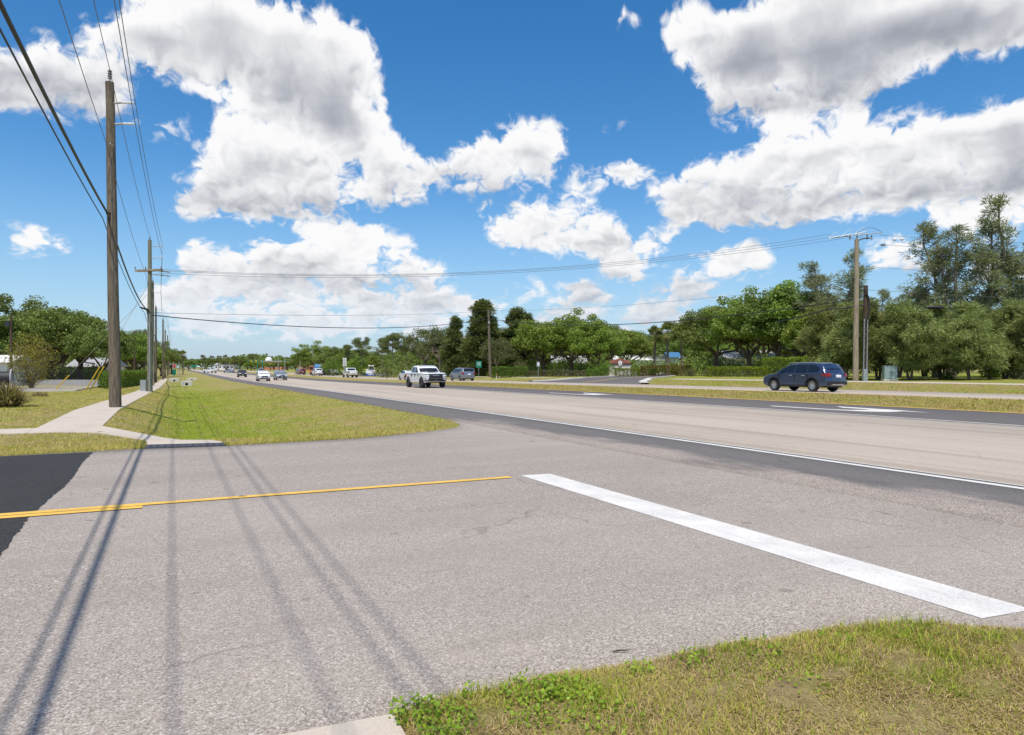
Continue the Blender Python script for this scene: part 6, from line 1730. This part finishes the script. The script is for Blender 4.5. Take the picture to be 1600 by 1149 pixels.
wire('communication_cable', line_pts(Vector((-.32, -.25, 0)), 7.10, Vector((-.25, -.25, 0)), 6.0, 4.5, -.1), .018, 'thinner black cable just below the thick bundle', 'cable', [.55, .45] + [.6] * 6, WG, 'cable', 16, 6)
# splice case on the bundle at the twin poles
b = MB(); c0 = P2 + Vector((-.1, -.3, 6.25)); b.tube([c0 + Vector((-.25, -.45, .16)), c0 + Vector((.1, .0, 0)), c0 + Vector((.2, .2, -.25))], [.05, .09, .05], 8)
tag(b.build('splice_case', M['cable'], None, True), 'black splice case on the bundle at the twin poles', 'splice case')

# right hand poles
RX, RY = (27.43, 54.5); R2X, R2Y = (28.35, 54.8); MX, MY = (-3.57, 112.0)
RP = GXY(RX, RY); R2 = GXY(R2X, R2Y); MP = GXY(MX, MY)
pr = utility_pole('utility_pole', RX, RY, 11.35, .225, .165, 'pole_pale', 'tall pale wooden utility pole with white insulators on the right', (.10, 0))
HR = 11.35
b = MB(); b.tube([(.1, 0, HR - .12), (.6, 0, HR + .08), (1.15, 0, HR + .12)], .05, 7); b.build('bracket', M['steel_dark'], pr, True)
b = MB(); b.tube([(-1.9, 0, HR + .12), (2.1, -.1, HR + .55)], .035, 6); b.build('cross_arm', M['galv'], pr)
for q, dx in enumerate((-.42, .14, .95, 1.3)):
    insulator(pr, (dx, .05, HR - .02 if q in (0, 3) else HR + .02), .42, .065, 'insul')
for q in range(3):
    x0 = -1.85 + q * 1.05; z0 = HR + .10 + q * .17
    b = MB(); b.tube([(x0 - .35 + .14 * i, -.05, z0 - .02 + .03 * i) for i in range(8)], [.02, .055, .03, .055, .03, .055, .03, .02], 7); b.build('strain_insulator', M['insul_white'], pr, True)
    b = MB(); b.tube([(x0 - .35, 0, z0), (x0 + .15, -.1, z0 + .42), (x0 + .5, -.05, z0 + .50)], .014, 5); b.build('lightning_arrester', M['insul_white'], pr)
b = MB(); b.tube([(.1 + .25 * i, -.1, HR + .55 + .38 * math.sin(i / 8 * math.pi)) for i in range(9)], .016, 5); b.build('jumper', M['wire'], pr)
b = MB(); b.tube([(-.9 + .18 * i, -.1, HR + .28 - .22 * math.sin(i / 8 * math.pi)) for i in range(9)], .016, 5); b.build('jumper', M['wire'], pr)
for q, (xx, zz) in enumerate(((3.15, HR + .02), (3.75, HR + .05))):
    b = MB(); b.lathe([(0, -.14), (.10, -.10), (.14, 0), (.10, .10), (0, .14)], 'z', 10, (xx, .1, zz)); b.build('white_insulator_ball', M['insul_white'], pr, True)
for q, xx in enumerate((2.15, 2.35)):
    b = MB(); b.lathe([(0, -.10), (.08, -.07), (.10, 0), (.07, .08), (0, .10)], 'z', 8, (xx, .1, HR - .42)); b.build('dark_insulator', M['insul'], pr, True)
pc = utility_pole('conduit_pole', R2X, R2Y, 7.7, .20, .17, 'pole_dark', 'shorter dark pole with ladder-like conduit beside the pale pole', (.05, 0))
for k in (-.13, .13):
    b = MB(); b.tube([(k - .15, -.26, 0), (k - .05, -.24, 5.0)], .045, 7); b.build('conduit', M['galv'], pc, True)
for k in range(9):
    b = MB(); b.box((-.12 + .006 * k, -.26, .7 + k * .5), (.40, .05, .05)); b.build('rung', M['pole_dark'], pc)
b = MB(); b.box((-.18, -.33, .50), (.34, .25, 1.0), taper=.9); b.build('riser_guard', M['galv'], pc)
b = MB(); b.tube([(-.1, -.2, 7.3), (.15, -.3, 6.6), (.2, -.3, 5.6), (.0, -.26, 4.9)], .06, 7); b.build('cable_loop', M['cable'], pc, True)
pm = utility_pole('utility_pole', MX, MY, 11.1, .24, .17, 'pole', 'single wooden pole in front of the dark evergreens', (-.28, 0))
b = MB(); b.box((-.2, -.22, 9.0), (.3, .2, .35)); b.build('equipment_box', M['galv'], pm)

XG = 'wires crossing over the highway'
a = Vector((P2.x, P2.y, P2.z))
for k, (dz, e, lb) in enumerate(((9.42, HR + .40, 'top wire'), (9.30, HR + .22, 'middle wire'), (9.10, HR + .05, 'lowest wire'))):
    wire('power_wire', [a + Vector((.4 + k * .1, 0, dz)), Vector((RX - 1.9 + k * .5, RY, RP.z + e))], .013, lb + ' of the three crossing the highway from the cross arm', sag=1.55 - .08 * k, group=XG, n=40)
wire('power_wire', [a + Vector((.1, 0, 6.05)), Vector((MX - .25, MY, MP.z + 10.9)), Vector((RX, RY, RP.z + 7.9))], .014, 'thin neutral wire crossing by way of the single wooden pole', sag=[.45, .6], group=XG, n=30)
wire('communication_cable', [a + Vector((.15, 0, 5.85)), Vector((MX - .2, MY, MP.z + 9.6)), Vector((RX - 2.0, RY, RP.z + 6.25)), Vector((R2X, R2Y - .2, R2.z + 7.0))], .042, 'black cable sagging over the highway to the single wooden pole', 'cable', [1.25, 1.4, .1], XG, 'cable', 30, 6)
wire('communication_cable', [Vector((RX - 4.0, RY + 6, RP.z + 5.1)), Vector((RX - 2.1, RY, RP.z + 5.75)), Vector((R2X - .1, R2Y - .25, R2.z + 6.1))], .05, 'thick black cable loop at the pale and dark right-hand poles', 'cable', [.05, .05], XG, 'cable', 10, 7)
wire('communication_cable', [Vector((RX - 2.0, RY, RP.z + 7.0)), Vector((RX - 2.3, RY, RP.z + 6.4)), Vector((RX - 2.1, RY, RP.z + 5.75))], .035, 'short black drop between the two cables left of the pale pole', 'cable', 0.0, XG, 'cable', 5, 6)
ex = Vector((62, 8, 0))
for k, (z0, z1, rr, mt, lb) in enumerate(((HR + .30, 13.0, .013, 'wire', 'upper wire leaving the pale pole to the right'), (HR - .45, 12.0, .013, 'wire', 'second wire leaving the pale pole to the right'),
                                 (9.2, 9.6, .012, 'wire', 'thin wire leaving the pale pole at mid height'), (7.3, 7.9, .014, 'wire', 'thin wire leaving the dark pole above the cabinet'), (6.1, 7.6, .026, 'cable', 'black cable leaving the dark pole to the right with a splice'))):
    o0 = Vector((RX + (1.9 if k < 2 else .1), RY, RP.z + z0)) if k < 3 else Vector((R2X, R2Y, R2.z + z0))
    wire('power_wire' if k < 4 else 'communication_cable', [o0, Vector((RX, RY, 0)) + ex + Vector((0, 0, RP.z + z1))], rr, lb, mt, .9, 'wires leaving to the right', n=30, cat='wire' if k < 4 else 'cable')
f = .10; c0 = Vector((R2X, R2Y, R2.z + 6.1)).lerp(Vector((RX, RY, 0)) + ex + Vector((0, 0, RP.z + 7.6)), f); c0.z -= 4 * .9 * f * (1 - f)
b = MB(); b.tube([c0 + Vector((-.75, 0, .05)), c0 + Vector((-.55, 0, .05)), c0 + Vector((.55, 0, 0)), c0 + Vector((.75, 0, 0))], [.05, .15, .15, .05], 8)
tag(b.build('splice_case', M['cable'], None, True), 'black splice case on the cable right of the dark pole', 'splice case')

# guy wires with yellow guards
def guy(x, y, target, label, double=False):
    p = GXY(x, y); o = empty('guy_wire', p)
    d = Vector(target) - p
    b = MB(); b.tube([(0, 0, 0), tuple(d)], .012, 5); b.build('wire', M['galv'], o)
    for k in range(2 if double else 1):
        off = Vector((.28 * k, .1 * k, 0)); u_ = d.normalized()
        b = MB(); b.tube([off, off + u_ * 2.5], [.05, .05], 8); b.build('guard', M['guard_yellow'], o, True)
    b = MB(); b.lathe([(.03, -.1), (.03, .12), (.05, .14), (0, .16)], 'z', 7); b.build('anchor', M['galv'], o)
    return tag(o, label, 'guy wire')
g1 = (-40.09, 60.0); g2 = (-34.64, 55.5)
guy(g1[0], g1[1], (P2.x, P2.y, P2.z + 7.6), 'guy wire with one yellow guard in front of the chain fence')
guy(g2[0], g2[1], (P2.x, P2.y, P2.z + 8.4), 'guy wire with doubled yellow guards beside the hedge end', True)
q = (-46.97, 64.0); o = utility_pole('wooden_post', q[0], q[1], 6.9, .13, .10, 'pole_dark', 'dark wooden post beside the yellowing shrub')
b = MB(); b.box((-.2, -.1, 6.1), (.4, .3, .5)); b.build('transformer', M['steel_dark'], o)
q = (-57.51, 104.0); utility_pole('wooden_post', q[0], q[1], 7.8, .14, .10, 'pole_dark', 'dark wooden post behind the clipped hedge')

# ---------------------------------------------------------------- street furniture and signs
def cabinet(x, y):
    o = empty('utility_cabinet', GXY(x, y), math.radians(-14))
    b = MB(); b.box((0, 0, .05), (1.05, .85, .14)); b.build('plinth', M['kerb'], o)
    b = MB(); b.box((0, 0, .62), (.92, .72, 1.02)); b.build('housing', M['cabinet'], o)
    b = MB(); b.box((0, -.01, 1.155), (.97, .78, .05)); b.build('lid', M['cabinet'], o)
    for k in (-1, 1):
        b = MB(); b.box((k * .225, -.37, .62), (.42, .03, .92)); d_ = b.build('door', M['cabinet'], o)
        b = MB(); b.box((k * .06, -.40, .68), (.03, .04, .14)); b.build('handle', M['steel_dark'], d_)
    b = MB(); b.box((.25, -.39, .85), (.14, .012, .10)); b.build('label_plate', M['plate'], o)
    tag(o, 'pale grey-green utility cabinet beside the dark conduit pole', 'cabinet')
c = (29.86, 54.0); cabinet(*c)

def headwall(s, t_, w, h, label):
    p = G(s, t_, -.05); o = empty('culvert_headwall', p, ROAD_ANG - math.pi / 2)
    b = MB(); n = 14; rad = h * .27
    ring = [(rad * math.cos(2 * math.pi * i / n), h * .45 + rad * math.sin(2 * math.pi * i / n)) for i in range(n)]
    outer = []
    for i in range(n):
        a = 2 * math.pi * i / n; c_, s_ = math.cos(a), math.sin(a); m_ = max(abs(c_), abs(s_)); outer.append((c_ / m_ * w / 2, h * .45 + (s_ / m_) * (h * .55)))
    vs = [(x, 0, z) for x, z in ring] + [(x, 0, z) for x, z in outer] + [(x, .9, z) for x, z in ring] + [(x, .5, z + .05) for x, z in outer]
    fs = []
    for i in range(n):
        j = (i + 1) % n; fs += [(i, j, n + j, n + i), (i, 2 * n + i, 2 * n + j, j), (n + i, n + j, 3 * n + j, 3 * n + i)]
    b.add(vs, fs); b.build('wall', M['kerb'], o)
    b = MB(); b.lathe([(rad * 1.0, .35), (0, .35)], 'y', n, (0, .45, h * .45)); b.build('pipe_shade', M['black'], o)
    tag(o, label, 'headwall', 'white headwalls in the ditch')
headwall(1.5, 91, 1.25, .62, 'white concrete pipe headwall nearest in the ditch')
headwall(.2, 118, 1.5, .55, 'white headwall left of and beyond the nearest headwall')
headwall(3.0, 132, 1.6, .40, 'low white headwall right of and beyond the nearest one')

def sign_post(name, x, y, h, label, cat='sign', r=.035, mat='galv', rz=0.0):
    o = empty(name, GXY(x, y), rz); b = MB(); b.tube([(0, .03, -.1), (0, .03, h)], r, 6); b.build('post', M[mat], o)
    return tag(o, label, cat)
def panel(o, w, h, zc, mat, nm='panel', x=0.0, y=0.0, th=.02):
    b = MB(); b.box((x, y, zc), (w, th, h)); return b.build(nm, M[mat], o)

# stop sign
q = (-74.23, 150.0); o = sign_post('stop_sign', q[0], q[1], 2.9, 'red octagonal stop sign beyond the left row of poles')
b = MB(); b.prism([(.42 * math.cos(math.pi / 8 + k * math.pi / 4), 2.6 + .42 * math.sin(math.pi / 8 + k * math.pi / 4)) for k in range(8)], -.02, 0); face = b.build('face', M['sign_red'], o)
STROKES = {'S': [(0, .1), (.25, 0), (.5, .1), (.5, .4), (0, .6), (0, .9), (.25, 1), (.5, .9)], 'T': [(0, 1), (.5, 1), (.25, 1), (.25, 0)],
           'O': [(.1, 0), (.4, 0), (.5, .2), (.5, .8), (.4, 1), (.1, 1), (0, .8), (0, .2), (.1, 0)], 'P': [(0, 0), (0, 1), (.4, 1), (.5, .85), (.5, .6), (.4, .48), (0, .48)]}
for k, ch in enumerate('STOP'):
    b = MB()
    for p0, p1_ in zip(STROKES[ch][:-1], STROKES[ch][1:]):
        b.tube([(-.30 + k * .16 + p0[0] * .22, -.026, 2.47 + p0[1] * .26), (-.30 + k * .16 + p1_[0] * .22, -.026, 2.47 + p1_[1] * .26)], .016, 5)
    b.build('letter', M['sign_white'], face)
b = MB(); b.box((0, .0, 1.2), (.7, .12, 1.2)); b.build('backing_post', M['sign_green'], o)
# far street light
q = (-86.79, 180.0)
o = sign_post('street_light', q[0] - 1.0, q[1], 5.4, 'pale street light pole in front of the lone far palm', 'street light', .13)
b = MB(); b.tube([(0, .03, 5.3), (.6, .03, 5.6), (1.4, .03, 5.65)], .06, 6); b.build('arm', M['galv'], o)
# green sign
q = (-5.36, 110.0); o = sign_post('green_sign', q[0], q[1], 2.3, 'small green sign with white marks beside the evergreens')
pn = panel(o, .92, 1.05, 2.25, 'sign_green')
for (x0, z0, w, h) in ((-.14, .27, .34, .06), (.18, .27, .18, .06), (-.2, .10, .22, .07), (.16, .10, .26, .07), (0, -.07, .55, .06), (-.22, -.14, .07, .14), (.22, -.14, .07, .14)): panel(pn, w, h, 2.25 + z0, 'sign_white', 'legend', x0, -.016, .012)
# stacked white route panels
q = (-36.76, 150.0); o = sign_post('route_sign', q[0], q[1], 4.1, 'stack of three white panels on a post above the far pickup')
for k in range(3):
    pn = panel(o, .78, .55, 3.9 - k * .62, 'sign_white'); panel(pn, .55, .10, 3.9 - k * .62 + .05, 'letter', 'legend', 0, -.016, .012); panel(pn, .3, .08, 3.9 - k * .62 - .12, 'letter', 'legend', 0, -.016, .012)
# blue and white board
q = (-31.07, 150.0); o = sign_post('advertising_board', q[0], q[1], .5, 'blue and white advertising board at the far roadside under the pines')
panel(o, 2.0, .95, 1.25, 'sign_white'); panel(o, 2.0, .55, .50, 'sign_blue', 'lower_panel')
b = MB(); b.prism([(-.55, 1.62), (-.1, 1.45), (.3, 1.52), (.9, 1.72), (.35, 1.72), (.05, 1.66), (-.2, 1.72)], -.03, -.012); b.build('emblem', M['sign_blue'], o)
b = MB(); b.prism([(-.92, 1.42), (-.80, 1.36), (-.72, 1.42), (-.80, 1.48)], -.03, -.012); b.build('emblem', M['letter'], o)
panel(o, 1.2, .14, .52, 'sign_white', 'legend', .1, -.016, .012)
q = (-31.34, 152.0); o = sign_post('small_board', q[0], q[1], 2.4, 'small white board just above the blue and white one')
panel(o, .5, .26, 2.5, 'sign_white', 'panel', -.42, 0); panel(o, .58, .26, 2.5, 'sign_white', 'panel', .3, 0)
# marker posts at the entrance
q = (-2.27, 99.0); o = sign_post('marker_post', q[0], q[1], .85, 'short orange-tipped marker post in front of the box hedge', 'marker', .05, 'sign_white')
b = MB(); b.tube([(0, .03, .55), (0, .03, .9)], .055, 7); b.build('tip', M['orange'], o)
q = (3.54, 92.0); o = sign_post('narrow_sign', q[0], q[1], 2.1, 'narrow pale sign on a post in front of the dull hedge')
panel(o, .42, .62, 2.05, 'galv'); panel(o, .2, .4, 2.05, 'sign_white', 'legend', 0, -.016, .012)
q = (-21.62, 118.0); o = utility_pole('wooden_post', q[0], q[1], 2.2, .07, .06, 'pole_dark', 'dark short post between the blue board and the white sedan')

# entrance sign of stucco with a tiled cap
def entrance_sign():
    q = (16.22, 103.0); o = empty('entrance_sign', GXY(*q), math.radians(4))
    w, h = 3.05, 1.75
    b = MB(); b.box((0, 0, h / 2), (w, .55, h)); b.build('wall', M['stucco'], o)
    for k in (-1, 1): b = MB(); b.box((k * w / 2, 0, h / 2), (.16, .62, h + .02)); b.build('pier', M['stucco'], o)
    b = MB(); b.box((0, 0, h + .05), (w + .22, .80, .12)); b.build('cornice', M['pole_dark'], o)
    rf = empty('roof', (0, 0, h + .11)); rf.parent = o
    # rows of cap tiles, each a piece
    for side in (-1, 1):
        for i in range(13):
            x = -w / 2 - .06 + (i + .5) * (w + .12) / 13
            pk_ = .66 * (1 - abs(x) / (w / 2 + .9))
            b = MB(); wv = (w + .12) / 13 * .46
            vs = []
            for zz, yy in ((0, side * .48), (pk_ + .12, side * .03)):
                for a in np.linspace(0, math.pi, 5): vs.append((x + wv * math.cos(a), yy, zz + .07 * math.sin(a)))
            b.add(vs, [(j, j + 1, 5 + j + 1, 5 + j) for j in range(4)]); b.build('tile', M['tile'], rf)
    b = MB(); b.prism([(-w / 2 - .1, h + .11), (w / 2 + .1, h + .11), (.3, h + .74), (-.3, h + .74)], -.40, .40); b.build('cap', M['tile'], o)
    # shield emblem
    b = MB(); b.prism([(-.30, h + .42), (-.12, h + .50), (0, h + .62), (.12, h + .50), (.30, h + .42), (.26, h + .02), (0, h - .22), (-.26, h + .02)], -.56, -.40); sh_ = b.build('shield', M['sign_white'], o)
    b = MB(); b.prism([(-.07, h + .30), (.07, h + .30), (.05, h + .02), (-.05, h + .02)], -.575, -.56); b.build('device', M['roofgrey'], sh_)
    r = random.Random(3); x = -1.16; row = MB()
    while x < 1.16:
        wd = r.uniform(.06, .10)
        if r.random() < .86: row.box((x + wd / 2, -.285, h - .62), (wd, .02, .15 if r.random() < .3 else .11))
        x += wd + .03
    row.build('lettering', M['letter'], o)
    x = -.80; row = MB()
    while x < .80:
        wd = r.uniform(.06, .09); row.box((x + wd / 2, -.285, h - .95), (wd, .02, .13)); x += wd + .022
    row.build('lettering', M['letter'], o)
    tag(o, 'stucco entrance sign with red tiled cap and white shield', 'sign')
entrance_sign()

# chain fence and low wall behind the car park
def chain_fence():
    o = empty('chain_fence', (0, 0, 0)); a = Vector((*(-58.89, 84.0), 0)); c = Vector((*(-47.09, 80.0), 0)); n = 12
    ms = MB()
    for i in range(n + 1):
        q = a.lerp(c, i / n); g = GXY(q.x, q.y); b = MB(); b.tube([g + Vector((0, 0, -.1)), g + Vector((0, 0, 1.75))], .03, 6); b.build('post', M['steel_dark'], o)
        if i < n:
            q2 = a.lerp(c, (i + 1) / n); g2 = GXY(q2.x, q2.y)
            b = MB(); b.tube([g + Vector((0, 0, 1.7)), g2 + Vector((0, 0, 1.7))], .02, 5); b.build('rail', M['steel_dark'], o)
            for k in range(8):
                f = k / 8; u0 = g.lerp(g2, f); u1 = g.lerp(g2, min(1, f + .34)); u2 = g.lerp(g2, max(0, f - .34))
                ms.tube([u0 + Vector((0, 0, .1)), u1 + Vector((0, 0, .1 + 1.6 * min(1, (min(1, f + .34) - f) / .34)))], .006, 3, cap=False)
                ms.tube([u0 + Vector((0, 0, .1)), u2 + Vector((0, 0, .1 + 1.6 * min(1, (f - max(0, f - .34)) / .34)))], .006, 3, cap=False)
    tag(ms.build('mesh', M['steel_dark'], o, fix=False), kind='stuff')
    tag(o, 'dark chain link fence behind the car park on the left', 'fence')
chain_fence()
o = empty('low_wall', (0, 0, 0)); a = Vector((*(-56.98, 80.0), 0)); c = Vector((*(-45.02, 76.0), 0))
for i in range(14):
    p0, p1_ = a.lerp(c, i / 14), a.lerp(c, (i + .985) / 14); m_ = (p0 + p1_) / 2; g = GXY(m_.x, m_.y)
    b = MB(); b.box((m_.x, m_.y, g.z + .30), ((p1_ - p0).length, .25, .70), math.atan2(p1_.y - p0.y, p1_.x - p0.x)); b.build('block', M['roofgrey'], o)
tag(o, 'low grey wall in front of the chain link fence', 'wall')
o = empty('road_barrier', (0, 0, 0))
for i in range(12):
    g = G(43.0, 150 + i * 6); b = MB(); b.box((g.x, g.y, g.z + .35), (5.9, .3, .8), ROAD_ANG); b.build('section', M['roofgrey'], o)
tag(o, 'low grey-green barrier along the far side of the opposite road', 'barrier')

# ---------------------------------------------------------------- buildings
def building(name, x, y, w, d, h, wall_mat, roof_mat, label, roof='gable', rz=0.0, wins=4, rise=1.4):
    o = empty(name, GXY(x, y), rz)
    b = MB(); b.box((0, 0, h / 2), (w, d, h)); b.build('wall', M[wall_mat], o)
    if roof == 'gable':
        b = MB(); b.add([(-w / 2 - .4, -d / 2 - .5, h), (w / 2 + .4, -d / 2 - .5, h), (w / 2 + .4, d / 2 + .5, h), (-w / 2 - .4, d / 2 + .5, h), (-w / 2 - .4, 0, h + rise), (w / 2 + .4, 0, h + rise)],
                        [(0, 1, 5, 4), (2, 3, 4, 5), (0, 4, 3), (1, 2, 5), (0, 3, 2, 1)])
        b.build('roof', M[roof_mat], o)
    else:
        b = MB(); b.box((0, 0, h + .25), (w + .5, d + .5, .6)); b.build('parapet', M[roof_mat], o)
    for i in range(wins):
        xx = -w / 2 + (i + .5) * w / wins
        b = MB(); b.box((xx, -d / 2 - .02, h * .5), (w / wins * .5, .08, h * .4)); wn = b.build('window', M['sign_white'], o)
        b = MB(); b.box((xx, -d / 2 - .05, h * .5), (w / wins * .42, .06, h * .34)); b.build('pane', M['glass'], wn)
    b = MB(); b.box((w * .12, -d / 2 - .03, 1.05), (1.0, .08, 2.1)); b.build('door', M['steel_dark'], o)
    return tag(o, label, 'building')
building('white_house', -58.6, 78.0, 4.4, 6, 2.6, 'wallwhite', 'wallwhite', 'white house with pale roof at the left edge behind the post', rz=.2, wins=2, rise=.9)
building('pale_house', -60.7, 100.0, 5, 5, 2.3, 'wallwhite', 'roofgrey', 'pale building glimpsed between the oak trunks behind the fence', wins=3)
building('grey_house', 10.8, 131.0, 6, 6, 2.3, 'roofgrey', 'roofgrey', 'small grey house glimpsed under the leafy trees', wins=4)
building('pale_house', 28.1, 150.0, 12, 8, 3.0, 'wallwhite', 'wallwhite', 'white house glimpsed right of the entrance sign', wins=4)
building('blue_roof_house', 30.9, 132.0, 1.9, 4, 3.3, 'wallwhite', 'bluetarp', 'white house with blue roof glimpsed behind the palms', wins=2, rise=1.0)
building('pale_house', 38.3, 112.0, 8, 6, 2.6, 'wallwhite', 'roofgrey', 'white house glimpsed behind the lime hedge', wins=3)
st = building('store', -152.6, 440.0, 13, 14, 5.2, 'brick_orange', 'roofgrey', 'far orange store with a white dome above the highway', 'flat', wins=5)
b = MB(); b.lathe([(2.2, 5.8), (2.2, 6.4), (1.9, 7.3), (1.1, 8.0), (0, 8.3)], 'z', 14, (-4.2, 0, 0)); b.build('dome', M['wallwhite'], st, True)
building('store', -127.5, 420.0, 5.6, 8, 4.4, 'brick_orange', 'orange', 'far small orange building right of the domed store', 'flat', wins=2)
building('far_building', -233.6, 560.0, 16, 12, 4.0, 'wallwhite', 'roofgrey', 'far white building left of the oncoming cars', wins=5)

# far lamp posts and signal masts
for x_, Z_, h_, lb in ((-113.0, 330.0, 7.2, 'far lamp post, leftmost of four beside the domed store'), (-106.5, 320.0, 6.2, 'far lamp post just right of the domed store'),
                       (-128.8, 400.0, 13.5, 'tallest far lamp post against the sky'), (-102.4, 330.0, 8.0, 'far lamp post at the small orange building')):
    q = (x_, Z_); o = sign_post('lamp_post', q[0], q[1], h_, lb, 'lamp post', .16)
    b = MB(); b.box((.5, 0, h_), (1.5, .5, .18)); b.build('lamp_head', M['steel_dark'], o)
for x_, Z_, lb in ((-123.1, 330.0, 'far green signal mast left of the domed store'), (-118.8, 325.0, 'far green signal mast nearest the domed store')):
    q = (x_, Z_); o = sign_post('signal_mast', q[0], q[1], 5.4, lb, 'signal mast', .15, 'sign_green')
    b = MB(); b.tube([(0, .03, 5.2), (-5.5, .03, 5.5)], .10, 6); b.build('arm', M['sign_green'], o)
    b = MB(); b.box((-3, 0, 5.0), (.4, .35, 1.0)); b.build('signal_head', M['guard_yellow'], o)
q = (-120.62, 260.0); o = sign_post('overhead_sign', q[0] - 1.8, q[1], 2.8, 'far green street sign at the left end of the highway', r=.1)
panel(o, 3.4, .75, 2.6, 'sign_green', 'panel', 1.8); panel(o, 1.2, .5, 2.5, 'sign_white', 'panel', 3.0, -.1)

# reel and tanker
def cable_reel():
    q = (-44.65, 60.0); o = empty('cable_reel', GXY(*q), math.radians(8))
    b = MB(); b.lathe([(0, -.5), (.62, -.5), (.62, .5), (0, .5)], 'y', 22, (0, 0, .95)); o2 = b.build('drum', M['black'], o, True); 
    for k in (-1, 1): b = MB(); b.lathe([(0, k * .5), (.84, k * .5), (.84, k * .6), (0, k * .6)], 'y', 22, (0, 0, .95)); b.build('flange', M['roofgrey'], o, True)
    o.rotation_euler.z = math.radians(-62)
    tag(o, 'black cable reel with grey flanges at the left edge', 'cable reel')
cable_reel()
q = (-51.49, 185.0); o = empty('tank_truck', GXY(*q), math.radians(8))
b = MB(); b.lathe([(0, -2.0), (1.0, -2.0), (1.15, -1.8), (1.15, 1.8), (1.0, 2.0), (0, 2.0)], 'y', 16, (0, 0, 0)); tk = b.build('tank', M['bluetarp'], o, True); tk.rotation_euler = (0, 0, math.radians(90)); tk.location = (0, 0, 1.9)
b = MB(); b.box((-2.7, 0, 1.5), (1.3, 2.0, 2.2), taper=.86); cb = b.build('cab', M['orange'], o)
b = MB(); b.box((-2.7, -1.0, 1.95), (.9, .1, .7)); b.build('side_window', M['glass'], cb)
b = MB(); b.box((-.3, 0, .72), (6.0, 1.8, .25)); b.build('chassis', M['black'], o)
for xx in (-2.6, .6, 1.6):
    for k in (-1, 1): b = MB(); b.lathe([(0, -.14), (.42, -.14), (.48, 0), (.42, .14), (0, .14)], 'y', 16, (xx, k * .95, .48)); b.build('wheel', M['tyre'], o, True)
b = MB(); b.box((3.2, 0, 1.6), (2.2, 2.1, 1.9)); b.build('rear_box', M['wallwhite'], o)
tag(o, 'far truck with a blue tank and orange cab beyond the white pickup', 'truck')

# small litter on the asphalt
for k, (s_, t_, lb) in enumerate(((2.53, 3.55, 'dark twig on the asphalt at the lawn edge'), (.86, 10.16, 'dark scrap lying on the yellow line'))):
    g = G(s_, t_, .012); b = MB()
    b.tube([g + Vector((-.055, -.008, -.002)), g + Vector((-.01, .004, .004)), g + Vector((.03, .006, .002)), g + Vector((.06, .02, .003))], [.003, .006, .004, .002], 5)
    tag(b.build('twig' if k == 0 else 'scrap', M['pole_dark'], None), lb, 'debris')
